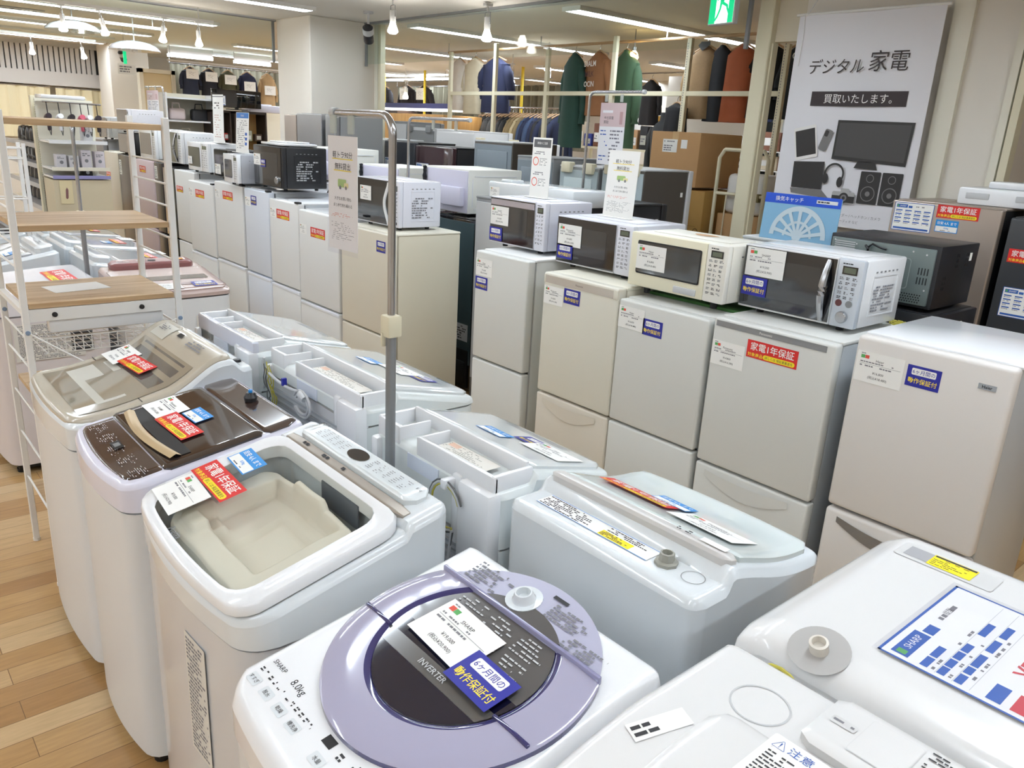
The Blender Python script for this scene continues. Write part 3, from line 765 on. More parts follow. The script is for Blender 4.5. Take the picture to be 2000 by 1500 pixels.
# ------------------------------------------------------------------ microwaves
def microwave(label, x0, x1, z0, H, y, depth, body=WHT, frame_m=None, panel=None, style='std', rz=0.0, pw=.2, handle=None, cat='microwave oven', side_label=True, rot=0.0, fh=0.018):
    w_ = x1 - x0; hw = w_ / 2; t = thing('microwave_oven', label, cat, ((x0 + x1) / 2, y, z0), rz, None)
    f = fh; frame_m = frame_m or body; panel = panel or body
    g = G(); g.box(-hw, hw, 0.03, depth, f, H, body, .008)
    g.box(-hw + .05, hw - .05, .08, depth - .05, H - .001, H + .004, body, .003)
    for k in range(6): g.box(hw - .0005, hw + .0012, depth * .3 + k * .03, depth * .3 + k * .03 + .012, H - .045, H - .04, GRY)
    # pressed rectangle on the sides
    for s in (-1, 1):
        for (a, b, c, d_) in ((.09, depth - .05, H - .06, H - .055), (.09, depth - .05, .055, .06), (.085, .09, .055, H - .055), (depth - .05, depth - .045, .055, H - .055)):
            g.box(s * hw - .001, s * hw + .0015, a, b, c, d_, body)
    g.build('housing', t)
    px = hw - w_ * pw   # where the panel begins
    g = G(); g.box(px, hw, 0, .03, f, H, panel, .006)
    M = front(px, f)
    W = w_ * pw; Hh = H - f
    if style != 'oven':
        g.rect(W * .22, Hh * .78, W * .8, Hh * .9, BLK, .0005 + .0, M=M @ Matrix.Translation((0, 0, 0))); g.rect(W * .28, Hh * .8, W * .74, Hh * .88, mat('lcd_green', (98, 104, 88), .3), .001, M=M)
        g.dashes(W * .2, Hh * .92, W * .8, Hh * .95, 1, INK, 3, M=M)
        rows = 5 if style == 'knob' else 8
        for r in range(rows):
            yy = Hh * (.7 - r * (.08 if style != 'knob' else .07))
            for c in range(3): 
                g.dashes(W * (.16 + c * .25), yy, W * (.34 + c * .25), yy + Hh * .045, 2, INK if (r + c) % 3 else INL, r * 3 + c, M=M)
        if style == 'knob':
            for c, m_ in ((.28, mat('dark_red_button', (96, 52, 54), .4)), (.68, GRY)): g.disc(W * c, Hh * .36, W * .13, m_, .001, M=M)
            g.lathe([(.021, 0), (.021, .008), (.018, .013), (0, .0135)], CHR, M=M @ Matrix.Translation((W * .5, Hh * .16, 0)), n=20)
        if style == 'red': g.rect(W * .2, Hh * .06, W * .5, Hh * .12, mat('orange_button', (214, 110, 60), .4), .001, M=M); g.rect(W * .55, Hh * .06, W * .8, Hh * .12, INK, .001, M=M)
    g.build('control_panel', t)
    g = G()
    if style == 'cream':
        g.box(-hw, px, 0, .03, f, H, frame_m, .006); g.rrect(-hw + .04, f + .055, px - .02, H - .03, .008, BLM, .0012, M=front(0, 0)); g.rrect(-hw + .046, f + .061, px - .026, H - .036, .006, mat('cream_window', (62, 62, 60), .08, coat=1), .0018, M=front(0, 0))
        g.box(px - .14, px - .03, -.004, .01, f + .008, f + .035, LGR, .004)
    elif style == 'white':
        g.box(-hw, px, 0, .03, f, H, frame_m, .006); g.rrect(-hw + .03, f + .035, px - .02, H - .04, .01, DGL, .0015, M=front(0, 0))
    else:
        g.box(-hw, px, 0, .03, f, H, frame_m, .004); g.rect(-hw + .004, f + .008, px - .002, H - .006, BLK, .0014, M=front(0, 0))
        g.rrect(-hw + w_ * .1, f + .05, px - .055, H - .045, .01, DGL, .002, M=front(0, 0))
        if style == 'band': g.rect(-hw + .006, H - .04, px - .004, H - .012, mat('silver_band', (196, 192, 204), .12, metal=.7), .0022, M=front(0, 0))
    dr = g.build('door', t)
    if handle:
        g = G(); n = 14
        if handle == 'bow':
            P = [(px - .028 - .0 + .018 * math.cos(PI * (i / n) * 2 - PI) * 0, -.004 - .028 * math.sin(PI * i / n), f + .012 + (H - f - .024) * i / n) for i in range(n + 1)]
            g.tube(P, [.009 + .004 * math.sin(PI * i / n) for i in range(n + 1)], CHR if body is WHT else body, 8)
        else:
            P = [(px - .03 + .014 * math.cos(2 * PI * i / n), -.01 - .012 * math.sin(PI * i / n), f + .012 + (H - f - .024) * i / n) for i in range(n + 1)]
            g.tube(P, .009, WHT, 8)
        g.build('handle', dr)
    for sx in (-1, 1):
        for fy in (.05, depth - .05):
            g = G(); g.lathe([(.013, 0), (.015, f + .002)], RUB, cx=sx * (hw - .07), cy=fy, n=14); g.build('foot', t)
    if side_label:
        g = G(frame((hw + .0018, depth * .3, .07), (0, 1, 0), (0, 0, 1))); g.dashes(0, 0, depth * .5, H - .16, 9, INL if body is not BLM else LGR, 5, fill=.85); g.build('rating_label', t, flat=True)
    return t
WHL2 = mat('microwave_white_blue', (232, 234, 244), .3, coat=.3)
m = microwave('white microwave with silver band above black window, leftmost of the right group', -3.2, -2.79, 1.194, .248, 2.61, .32, body=WHL2, style='band', pw=.17)
hw = .205; sticker('card', m, front(-hw + .01, .11, -.0062), .14, 0); sticker('navy', m, front(-hw + .005, .03, -.0062), .1)
m = microwave('white microwave with black reflective window, second of the right group', -2.71, -2.245, 1.164, .235, 2.62, .36, body=WHL2, pw=.2)
hw = .2325; sticker('card', m, front(-hw + .014, .1, -.0062), .15, 1); sticker('navy', m, front(-hw + .014, .04, -.0062), .1)
m = microwave('cream microwave with dark window on a green mat', -2.175, -1.70, 1.144, .249, 2.53, .30, fh=.03, body=mat('cream_white_body', (238, 236, 226), .35), frame_m=CRM, panel=mat('panel_white', (240, 238, 230), .35), style='cream', pw=.2, side_label=False)
hw = .2475; sticker('card', m, front(-hw + .05, .105, -.0035), .15, 2)
g = G(); q = random.Random(4)
vs_ = []; fs_ = []
g.poly([(.0 + .055 * math.cos(a) * (1 + .2 * math.sin(3 * a)), .18 + .03 * math.sin(a)) for a in [i * PI / 8 for i in range(16)]], mat('rust_stain', (202, 160, 120), .6), .2545)
g.build('rust_stain', m, flat=True)
m = microwave('white microwave with a chrome bow handle and round knob, rightmost', -1.69, -1.228, 1.152, .253, 2.62, .32, fh=.018, body=WHT, panel=mat('silver_panel', (214, 222, 232), .3, metal=.2), style='knob', pw=.2, handle='bow')
hw = .231; sticker('card', m, front(-hw + .015, .14, -.0062), .16, 0); sticker('navy', m, front(-hw + .01, .066, -.0062), .105)
m = microwave('white microwave with a wavy white handle on the ivory fridge', -4.47, -4.0, 1.162, .285, 2.57, .3, body=WHL2, style='red', pw=.17, handle='wave')
hw = .235; sticker('card', m, front(-hw + .04, .15, -.0062), .13, 1)
m = microwave('large black oven with silver knob, standing on white fridges', -5.86, -5.38, 1.27, .30, 2.5, .34, body=BLM, style='oven', pw=.05, panel=BLM)
g = G(frame((.2418, .08, .08), (0, 1, 0), (0, 0, 1))); 
hw = .24; sticker('card', m, front(-hw + .01, .16, -.0062), .12, 1); sticker('navy', m, front(-hw + .13, .15, -.0062), .08)
g = G(front(.16, .07, -.002)); g.lathe([(.026, 0), (.026, .012), (.02, .018), (0, .018)], CHR, n=20); g.build('knob', m)
m = microwave('small white microwave with grey side, left of the black oven', -6.2, -5.93, 1.262, .225, 2.4, .3, body=mat('small_micro_grey', (170, 172, 178), .4), frame_m=WHT, panel=WHT, style='white', pw=.3, side_label=False)
m = microwave('black microwave with white card, behind the small white one', -6.75, -6.4, 1.262, .235, 2.54, .32, body=BLM, pw=.2, side_label=False)
sticker('card', m, front(-.15, .04, -.0062), .12, 1)
m = microwave('white microwave with rounded corners at the left of the row', -7.6, -7.1, 1.262, .26, 2.62, .36, body=WHT, style='white', pw=.35, side_label=False)
sticker('card', m, front(-.23, .07, -.0062), .1, 1)
m = microwave('white microwave with chrome handle on the black fridge', -8.3, -7.75, 1.293, .3, 2.62, .36, body=WHT, handle='bow', pw=.18, side_label=False)
sticker('card', m, front(-.2, .12, -.0062), .14, 1)
m = microwave('white microwave on the pink fridge, behind the rack', -9.0, -8.5, 1.293, .3, 2.62, .36, body=WHT, style='white', pw=.2, side_label=False)
m = microwave('black oven on the dark grey fridge, far left', -9.74, -9.25, 1.303, .22, 2.62, .36, body=BLM, pw=.1, side_label=False)
m = microwave('white microwave stacked on the black oven, far left', -9.72, -9.3, 1.532, .24, 2.62, .36, body=WHL2, pw=.1, side_label=False)
m = microwave('grey toaster oven on the steel fridge, far left', -10.5, -10.1, 1.435, .24, 2.62, .36, body=LGR, pw=.2, side_label=False)
# white oven seen from behind, on the dark fridge
def backoven(label, x0, x1, z0, H, y, depth):
    w_ = x1 - x0; hw = w_ / 2; t = thing('microwave_oven', label, 'microwave oven', ((x0 + x1) / 2, y, z0))
    g = G(); g.box(-hw, hw, 0, depth, .015, H, mat('oven_ivory_white', (236, 236, 230), .35), .006)
    M = frame((hw + .0002, .03, .04), (0, 1, 0), (0, 0, 1)); D = depth - .06; Z = H - .08
    for (a, b, c, d_) in ((.02, 0, D - .02, .006), (.02, Z - .006, D - .02, Z), (0, .02, .006, Z - .02), (D - .006, .02, D, Z - .02)): g.box(a, c, b, d_, -.001, .003, WHT, M=M)
    g.build('housing', t)
    g = G(); LAV = mat('lavender_back_panel', (216, 214, 232), .4)
    g.box(-hw + .006, hw - .006, -.008, .002, .02, H - .01, LAV, .003); g.box(-hw * .2, hw - .03, -.05, -.006, .06, H * .62, LAV, .012); g.box(-hw + .03, -hw + .09, -.02, 0, .08, .14, LGR, .004)
    g.build('back_panel', t)
    g = G(); P = [(-hw + .02 + .012 * math.sin(i * 1.9), -.02 - .008 * math.cos(i * 2.3), H * .3 + (H * .7) * abs(math.sin(i * .7))) for i in range(26)]; g.tube(P, .004, BLP, 6); g.build('cord', t)
    for sx in (-1, 1):
        for fy in (.05, depth - .05):
            g = G(); g.lathe([(.014, 0), (.016, .02)], RUB, cx=sx * (hw - .06), cy=fy, n=12); g.build('foot', t)
    return t
backoven('ivory white microwave seen from behind on the dark fridge', -4.75, -4.25, 1.205, .30, 3.27, .46)
backoven('white microwave seen from behind, left of the ivory white one', -5.5, -4.98, 1.2, .27, 3.2, .36)
backfridge('white fridge under the left back-to-front microwave', -5.55, -4.95, 1.2, 3.1, .5, side=WHT)
backoven('white microwave behind the paper sign, power cord on its back', -6.3, -5.75, 1.3, .26, 3.1, .4)
backfridge('white fridge under the microwave behind the paper sign', -6.35, -5.7, 1.3, 3.05, .5, side=WHT)
# ------------------------------------------------------------------ washing machines
def tang(zt, x, y, ang=0.0, up=0.0015):
    e = 0.02
    dx = Vector((2 * e, 0, zt(x + e, y) - zt(x - e, y))).normalized(); dy = Vector((0, 2 * e, zt(x, y + e) - zt(x, y - e))).normalized()
    c, s = math.cos(ang), math.sin(ang)
    return frame((x, y, zt(x, y) + up), dx * c + dy * s, dy * c - dx * s)
def ss(a, b, t):
    t = max(0, min(1, (t - a) / (b - a))); return t * t * (3 - 2 * t)
def sdrr(x, y, cx, cy, hx, hy, r):
    qx = abs(x - cx) - hx + r; qy = abs(y - cy) - hy + r
    return math.hypot(max(qx, 0), max(qy, 0)) + min(max(qx, qy), 0) - r
def washer(label, x, y, w_, d, zt, zl=.80, rz=0.0, top=WHT, body=SIDE, bow=.022, rc=.05, r=.016, nx=44, ny=44, inset=.004, cat='washing machine', group=None):
    """zt(x, y) local height of the top; zl height of the joint between cabinet and top frame"""
    t = thing('washing_machine', label, cat, (x, y, 0), rz, group)
    g = G(); hb(g, w_ - 2 * inset, d - inset, zl, .05, body, r=.006, rc=rc, bow=bow, rcb=.02, y0=inset, nx=24, ny=10); g.build('cabinet', t, 50)
    g = G(); hb(g, w_, d, zt, zl + .0015, top, r=r, rc=rc, bow=bow, rcb=.03, nx=nx, ny=ny); g.build('top_frame', t, 50)
    g = G(); g.box(-w_ / 2 + .03, w_ / 2 - .03, .05, d - .03, .02, .06, RUB, .01); g.build('base', t)
    for sx in (-1, 1):
        for fy in (.07, d - .06):
            g = G(); g.lathe([(.022, 0), (.024, .02)], RUB, cx=sx * (w_ / 2 - .07), cy=fy, n=12); g.build('foot', t)
    return t
def rating(t, M, W, H, rows=22, seed=2, m=INL):
    g = G(M); g.rect(0, 0, W, H, mat('label_pale', (224, 222, 216), .5), 0); g.dashes(W * .06, H * .02, W * .94, H * .97, rows, m, seed, fill=.85); o = g.build('rating_label', t, flat=True); return o

# A: beige lid, dark windows
BEI = mat('beige_lid', (190, 182, 166), .25, coat=.6); BEG = mat('beige_glass', (158, 150, 134), .05, coat=1); BED = mat('smoke_window', (104, 103, 100), .05, coat=1); BEL = mat('beige_pale', (202, 200, 190), .3)
def zA(x, y): return .872 + .05 * ss(0, .34, y) * (y / .34 if y < .34 else 1) + .085 * ss(.3, .48, y) - .03 * ss(.5, .54, y)
A = washer('washing machine with a beige glass lid, furthest of the three front ones', -2.72, .43, .6, .575, zA, zl=.79, top=WHC)
g = G()
def zAl(x, y): return zA(x, y + .006) + .014
hb(g, .575, .50, zAl, lambda x, y: zA(x, y + .006) - .006, BEI, r=.012, rc=.06, bow=.02, rcb=.02, y0=.006, nx=40, ny=44); lidA = g.build('lid', A, 50)
g = G()
def patch(g, zt, x0, x1, y0, y1, m, up=.0015, n=8, rc=0.0, nx=1):
    vs = []; 
    for j in range(n + 1):
        y = y0 + (y1 - y0) * j / n
        for i in range(nx + 1):
            x = x0 + (x1 - x0) * i / nx; vs.append((x, y, zt(x, y) + up))
    k = nx + 1
    g.add(vs, [(j * k + i, j * k + i + 1, (j + 1) * k + i + 1, (j + 1) * k + i) for j in range(n) for i in range(nx)], m)
zz = lambda x, y: zA(x, y) + .0142
patch(g, zz, -.235, .245, .055, .395, BEG); patch(g, zz, -.205, .19, .12, .205, BEL, .002); patch(g, zz, -.06, .17, .145, .215, BEG, .0025); patch(g, zz, -.19, .2, .265, .385, BED, .002)
patch(g, zz, -.19, -.06, .235, .26, BEL, .002)
g.add([(-.287, .222, zz(0, .222) + .001), (.287, .222, zz(0, .222) + .001), (.287, .225, zz(0, .225) + .001), (-.287, .225, zz(0, .225) + .001)], [(0, 1, 2, 3)], GAP)
g.build('lid_window', A, 50)
g = G(); patch(g, zz, -.23, -.1, .41, .475, BEL, .002)
M = tang(zz, .0, .445); g.rect(-.05, .0, -.01, .018, BLM, .002, M=M); g.dashes(-.21, -.01, -.12, .02, 4, INL, 3, z=.003, M=M); g.dashes(.06, -.014, .22, .02, 3, INL, 6, z=.002, M=M)
g.build('control_panel', A)
g = G(); g.lathe([(.016, 0), (.018, .015), (.012, .03), (0, .031)], BLP, M=Matrix.Translation((.225, .545, .955)), n=16); g.build('water_inlet', A)
sticker('card', A, tang(zz, -.25, .245, 0, .012), .15, 0); sticker('red', A, tang(zz, -.12, .262, R(4), .013), .2)
g = G()
g.tube([(.3, .18 + .02 * i, .845 + .015 * math.sin(i * .9) - .0 * i) for i in range(2)], .001, GAP)
g = None
# B: dark brown glass lid
DBR = mat('dark_brown_glass', (48, 38, 36), .06, coat=1); DB2 = mat('brown_panel', (64, 50, 46), .12, coat=1); GLD = mat('champagne_handle', (204, 180, 142), .3, metal=.25)
def zB(x, y): return .872 + .083 * max(0, y) / .5
B = washer('washing machine with a dark brown glass lid and champagne handle', -2.165, .43, .505, .505, zB, zl=.80, top=WHL, bow=.028)
zz = lambda x, y: zB(x, y) + .002
g = G(); hb(g, .455, .105, lambda x, y: zB(x, y + .022) + .004, lambda x, y: zB(x, y + .022) - .01, DB2, r=.006, rc=.035, bow=.02, rcb=.004, y0=.022, nx=20, ny=16)
for r_ in range(5):
    M = tang(zz, -.19 + .09 * r_, .05, 0, .004)
    g.dashes(0, 0, .07, .045, 9, LGR, r_ + 3, fill=.4, z=.001, M=M, th=.35)
g.rect(-.005, -.008, .05, .016, BLM, .0012, M=tang(zz, -.03, .075, 0, .004)); g.rect(.01, -.004, .035, .012, GRY, .0018, M=tang(zz, -.03, .075, 0, .004))
g.build('control_panel', B, 50)
g = G(); hb(g, .48, .262, lambda x, y: zB(x, y + .128) + .009, lambda x, y: zB(x, y + .128) - .01, DBR, r=.004, rc=.012, bow=.0, rcb=.01, y0=.128, nx=20, ny=20); lidB = g.build('lid', B, 50)
zl_ = lambda x, y: zB(x, y) + .010
g = G(); patch(g, zl_, -.2, .2, .165, .205, BLM, .001); g.build('grip_recess', lidB, 50).parent = B
g = G(); n = 14; P = [(-.2 + .4 * i / n, .165 - .022 * math.sin(PI * i / n), zl_(0, .16) + .006) for i in range(n + 1)]
vs_ = []
for p in P: vs_ += [(p[0], p[1] - .014, p[2] - .004), (p[0], p[1] + .002, p[2] + .004), (p[0], p[1] + .016, p[2] - .002)]
g.add(vs_, [(3 * i + k, 3 * i + 3 + k, 3 * i + 4 + k, 3 * i + 1 + k) for i in range(n) for k in (0, 1)], GLD); g.build('handle', B, 60)
g = G(); hb(g, .48, .095, lambda x, y: zB(x, y + .395) + .006, lambda x, y: zB(x, y + .395) - .01, DB2, r=.003, rc=.01, bow=0, rcb=.03, y0=.395, nx=16, ny=12); g.build('rear_cover', B, 50)
g = G(); g.lathe([(.018, 0), (.02, .012), (.012, .026), (0, .027)], BLP, M=Matrix.Translation((.0, .452, zB(0, .452) + .006)), n=16); g.lathe([(.006, .026), (.006, .034)], LBL, M=Matrix.Translation((.0, .452, zB(0, .452) + .006)), n=12); g.build('water_inlet', B)
sticker('card', B, tang(zl_, -.215, .205, 0, .003), .145, 1); sticker('red', B, tang(zl_, -.08, .20, R(2), .004), .2); sticker('blue', B, tang(zl_, -.06, .27, R(2), .003), .1)
# C: white machine, big see-through lid
def zC(x, y): return .868 + .118 * (y / .5)
def zCb(x, y):
    b = 1 - ss(-.03, 0, sdrr(x, y, 0, .215, .225, .165, .06))
    lump = .03 * math.sin(x * 17 + 1) * math.sin(y * 23) + .012 * math.sin(x * 41 + y * 30)
    return zC(x, y) - b * (.10 + lump)
TUB = mat('tub_packing_cream', (240, 232, 220), .6); TUB2 = mat('tub_rim_white', (220, 224, 226), .35)
def cm(x, y):
    s_ = sdrr(x, y, 0, .215, .225, .165, .06)
    return TUB if s_ < -.045 else (TUB2 if s_ < -.002 else None)
Cw = thing('washing_machine', 'white washing machine with large clear lid showing a cream tub, nearest on the left', 'washing machine', (-1.55, .44, 0))
g = G(); hb(g, .622, .492, .79, .05, mat('cabinet_grey_white', (212, 214, 218), .28, coat=.5), r=.006, rc=.06, bow=.035, rcb=.02, y0=.004, nx=30, ny=10); g.build('cabinet', Cw, 50)
def zCf(x, y): return zC(x, y) - .016 * (1 - ss(.388, .394, y)) - .115 * (1 - ss(-.005, .006, sdrr(x, y, 0, .212, .252, .172, .06)))
g = G(); hb(g, .63, .496, lambda x, y: zCf(x, y), .7915, WHC, r=.02, rc=.06, bow=.035, rcb=.03, nx=60, ny=60, matfn=lambda x, y: TUB2 if sdrr(x, y, 0, .212, .25, .17, .06) < 0 else None); g.build('top_frame', Cw, 50)
g = G()
def inn(x, y): return zC(x, y) - .030 - .040 * (1 - ss(-.062, -.05, sdrr(x, y, 0, .215, .21, .15, .05))) + .02 * (1 - ss(-.006, .004, sdrr(x, y, .0, .335, .07, .03, .01))) + .018 * (1 - ss(-.006, .004, sdrr(x, y, -.13, .12, .045, .04, .01))) - .014 * (1 - ss(-.006, .004, sdrr(x, y, .05, .20, .09, .07, .02))) + .003 * math.sin(x * 15 + 1.2) * math.cos(y * 21) + .002 * math.sin(x * 37 + y * 33)
hb(g, .44, .27, lambda x, y: inn(x, y + .06), lambda x, y: inn(x, y + .06) - .04, TUB, r=.008, rc=.05, bow=0, y0=.06, nx=64, ny=54); g.build('tub', Cw, 60)
g = G(); g.box(-.02, .15, .360, .365, .885, .945, mat('lint_filter_grey', (92, 100, 112), .3), .003); g.build('lint_filter', Cw)
# lid ring and pane
g = G(); N = 44
def lidring():
    vs = []; fs = []; K = 4
    outer = []; inner = []
    for i in range(96):
        a = 2 * PI * i / 96 + .01
        # outer superellipse hb outline approx
        c, s_ = math.cos(a), math.sin(a)
        k = 1 / max(abs(c) / .302, abs(s_) / .189)
        x, y = c * k, s_ * k
        rcx, rcy = .302 - .055, .189 - .055
        if abs(x) > rcx and abs(y) > rcy:
            # project onto corner arc
            lo, hi = 0, k
            for _ in range(24):
                m_ = (lo + hi) / 2; X, Y = abs(c * m_), abs(s_ * m_)
                inside = not (X > rcx and Y > rcy and math.hypot(X - rcx, Y - rcy) > .055)
                lo, hi = (m_, hi) if inside else (lo, m_)
            x, y = c * lo, s_ * lo
        outer.append((x, y)); 
        k2 = 1 / max(abs(c) / .248, abs(s_) / .163); X2, Y2 = c * k2, s_ * k2
        qx, qy = .248 - .05, .163 - .05
        if abs(X2) > qx and abs(Y2) > qy:
            lo, hi = 0, k2
            for _ in range(24):
                m_ = (lo + hi) / 2; X, Y = abs(c * m_), abs(s_ * m_)
                inside = not (X > qx and Y > qy and math.hypot(X - qx, Y - qy) > .05)
                lo, hi = (m_, hi) if inside else (lo, m_)
            X2, Y2 = c * lo, s_ * lo
        inner.append((X2, Y2))
    def w3(p, dz): 
        x, y = p; yy = y + .201
        if y < 0: yy += .03 * (2 * x / .64) ** 2 * (-y / .189) - .012 * 1
        return (x, yy, zC(x, yy) + dz)
    rows = [[w3(p, -.012) for p in outer], [w3(p, .006) for p in outer], [w3((p[0] * .985, p[1] * .98), .012) for p in outer], [w3((p[0] * 1.01, p[1] * 1.01), .012) for p in inner], [w3(p, .0105) for p in inner], [w3(p, -.02) for p in inner]]
    n = 96
    for r_ in rows: vs.extend(r_)
    for j in range(len(rows) - 1):
        for i in range(n):
            k = (i + 1) % n; fs.append((j * n + i, j * n + k, (j + 1) * n + k, (j + 1) * n + i))
    pane = [w3(p, .0105) for p in inner]
    return vs, fs, pane
v_, f_, pane = lidring()
g.add(v_, f_, WHT)
M = tang(lambda x, y: zC(x, y) + .012, -.06, .034, 0, .0012); g.text('Pretta', 0, 0, .016, INL, M=M, italic=.2)
lidC = g.build('lid', Cw, 50)
g = G(); n_ = len(pane); cxp = Vector((0, .201, zC(0, .201) + .0105)); g.add([cxp] + [Vector(p) for p in pane], [(0, i + 1, (i + 1) % n_ + 1) for i in range(n_)], glass('lid_pane_glass', (240, 242, 238), .03, .45)); g.build('lid_pane', Cw, 60)
g = G(); hb(g, .555, .028, lambda x, y: zC(x, y + .391) + .006, lambda x, y: zC(x, y + .391) - .02, mat('champagne_strip', (168, 160, 150), .3, metal=.5), r=.003, rc=.004, y0=.391, nx=10, ny=6)
g.dashes(-.2, .004, .22, .022, 1, INK, 4, fill=.5, z=.0012, M=tang(lambda x, y: zC(x, y) + .006, 0, .394, 0, .0005), th=.5); g.build('button_strip', Cw)
zcp = lambda x, y: zC(x, .44) + .016 + (y - .44) * .12
g = G(); hb(g, .52, .066, lambda x, y: zcp(x, y + .422), .93, mat('panel_cool_white', (232, 240, 244), .15, coat=1), r=.006, rc=.02, y0=.422, nx=16, ny=12)
M = tang(zcp, 0, .455, 0, .001); g.disc(-.01, 0, .04, BLK, .0006, M=M, ry=.021)
for c in range(5):
    g.dashes(-.2 + c * .03, -.018, -.18 + c * .03, .02, 6, INL, c, fill=.8, z=.0006, M=M, th=.3); g.dashes(.05 + c * .034, -.02, .072 + c * .034, .018, 6, INL, c + 9, fill=.8, z=.0006, M=M, th=.3)
g.text('AQUA', -.225, .028, .011, INK, M=M); g.text('8.0kg', .235, .01, .009, INK, M=M); g.build('control_panel', Cw, 50)
zlc = lambda x, y: zC(x, y) + .0135
sticker('card', Cw, tang(zlc, -.285, .055, R(-4), .002), .15, 0); sticker('red', Cw, tang(zlc, -.29, .15, R(-2), .004), .205); sticker('blue', Cw, tang(zlc, -.275, .235, R(-4), .003), .115)
rating(Cw, frame((.05, .0028, .42), (1, .055, 0), (0, 0, 1)), .1, .3, 30)
g = G(); g.box(-.28, .28, .05, .46, .02, .06, RUB, .01); g.build('base', Cw)
for sx in (-1, 1):
    for fy in (.07, .42):
        g = G(); g.lathe([(.022, 0), (.024, .02)], RUB, cx=sx * .24, cy=fy, n=12); g.build('foot', Cw)
# D: lavender ring lid
LAV = mat('lavender_lid', (172, 170, 194), .12, coat=.8); LVD = mat('indigo_edge', (54, 52, 104), .1, coat=1); NVB = mat('blue_black_glass', (20, 20, 40), .04, coat=1); DGR = mat('dark_grey_print', (92, 90, 90), .15, coat=.6); LPL = mat('lavender_plate', (178, 178, 200), .35)
def zD(x, y): return .886 + .088 * (y / .53)
Dw = washer('white washing machine with a round lavender and black lid, front centre', -.85, .36, .50, .53, zD, zl=.81, top=WHT, r=.03, rc=.06, bow=.02)
cy = .318; RO = .227; RI = .147
def wp(x, y, up): return (x, y, zD(x, y) + up)
def dpoly(g, pts, m, up): g.add([wp(p[0], p[1], up) for p in pts], [tuple(range(len(pts)))], m)
def circ(r, a0=0, a1=2 * PI, n=64, cy=cy, sy=1.0): return [(r * math.cos(a0 + (a1 - a0) * i / n), cy + sy * r * math.sin(a0 + (a1 - a0) * i / n)) for i in range(n + 1)]
hl = .425  # hinge line
g = G()
# lavender printed plate behind the hinge
a_ = math.asin((hl - cy) / RO)
arc = circ(RO * .98, a_, PI - a_, 40); dpoly(g, arc, LPL, .002)
arc2 = circ(RI * 1.06, math.asin(min(1, (hl - cy) / (RI * 1.06))), PI - math.asin(min(1, (hl - cy) / (RI * 1.06))), 30); dpoly(g, arc2, DGR, .0026)
M = tang(zD, 0, .47, 0, .003); g.dashes(-.17, -.025, -.07, .028, 6, INL, 5, z=.001, M=M); g.dashes(.02, .0, .12, .04, 5, INL, 7, z=.001, M=M); g.dashes(.09, -.03, .19, .0, 4, INL, 8, z=.001, M=M); g.rect(.0, .045, .035, .053, INK, .001, M=M)
g.build('rear_plate', Dw, flat=True)
g = G(); b0 = PI - a_; arc = circ(RO, PI - a_, 2 * PI + a_, 80)
# lid: domed ring
vs_ = []; fs_ = []
rads = [(RO, -.006, LVD), (RO, .008, LVD), (RO - .005, .011, LAV), (RO - .04, .013, LAV), (RI + .012, .0125, LAV), (RI + .004, .011, LVD), (RI, .008, LVD)]
n = 96
def clipy(x, y): return (x, min(y, hl))
for (r_, up, m_) in rads:
    for i in range(n):
        a = 2 * PI * i / n; x, y = clipy(r_ * math.cos(a), cy + r_ * math.sin(a)); vs_.append(wp(x, y, up))
by = {}
for j in range(len(rads) - 1):
    for i in range(n):
        k = (i + 1) % n; by.setdefault(rads[j + 1][2] if j < 5 else LVD, []).append((j * n + i, j * n + k, (j + 1) * n + k, (j + 1) * n + i))
for m_, ff in by.items(): g.add(vs_, ff, m_)
lidD = g.build('lid', Dw, 60)
g = G()
inner = [clipy(p[0], p[1]) for p in circ(RI, 0, 2 * PI, 64)]
def clipped(f): return [p for p in inner if f(p)]
yb0, yb1 = .242, .272
lowp = [p for p in inner if p[1] <= yb0]; lx = math.sqrt(RI ** 2 - (yb0 - cy) ** 2); lowp = sorted(lowp, key=lambda p: math.atan2(p[1] - cy, p[0]) if math.atan2(p[1] - cy, p[0]) < 0 else -9)
def band(y0, y1, m, up):
    n = 12; P = []
    for i in range(n + 1):
        y = y0 + (y1 - y0) * i / n; P.append((math.sqrt(max(0, RI ** 2 - (y - cy) ** 2)), y))
    dpoly(g, P + [(-p[0], p[1]) for p in reversed(P)], m, up)
band(cy - RI + .0005, yb0 - .0, NVB, .010); band(yb0, yb1, mat('grey_bar', (88, 86, 84), .15, coat=.8), .0105); band(yb1, .305, NVB, .0102); band(.305, hl, DGR, .010)
M = tang(zD, 0, .257, 0, .0115); g.text('INVERTER', 0.0, 0, .011, LGR, M=M, bold=.01)
M = tang(zD, 0, .37, 0, .011)
for c in range(3):
    for r_ in range(2): g.dashes(-.11 + c * .078, -.05 + r_ * .05, -.04 + c * .078, -.006 + r_ * .05, 5, LGR, c * 3 + r_, fill=.7, z=.0006, M=M, th=.35)
g.build('lid_window', Dw, flat=True)
g = G()
for yy, x0 in ((.268, math.sqrt(RO ** 2 - (.268 - cy) ** 2)), (hl, math.sqrt(RO ** 2 - (hl - cy) ** 2))):
    if yy == hl: g.box(-x0, x0, yy - .004, yy + .003, zD(0, yy) + .004, zD(0, yy) + .019, mat('hinge_clear_lavender', (150, 150, 186), .1, coat=1), .002)
    else:
        for s in (-1, 1):
            a, b = sorted((s * math.sqrt(RI ** 2 - (yy - cy) ** 2), s * x0)); g.box(a + (.006 if s < 0 else 0), b - (.006 if s > 0 else 0), yy - .003, yy + .003, zD(0, yy) + .008, zD(0, yy) + .0155, LVD, .001)
g.build('lid_rib', Dw)
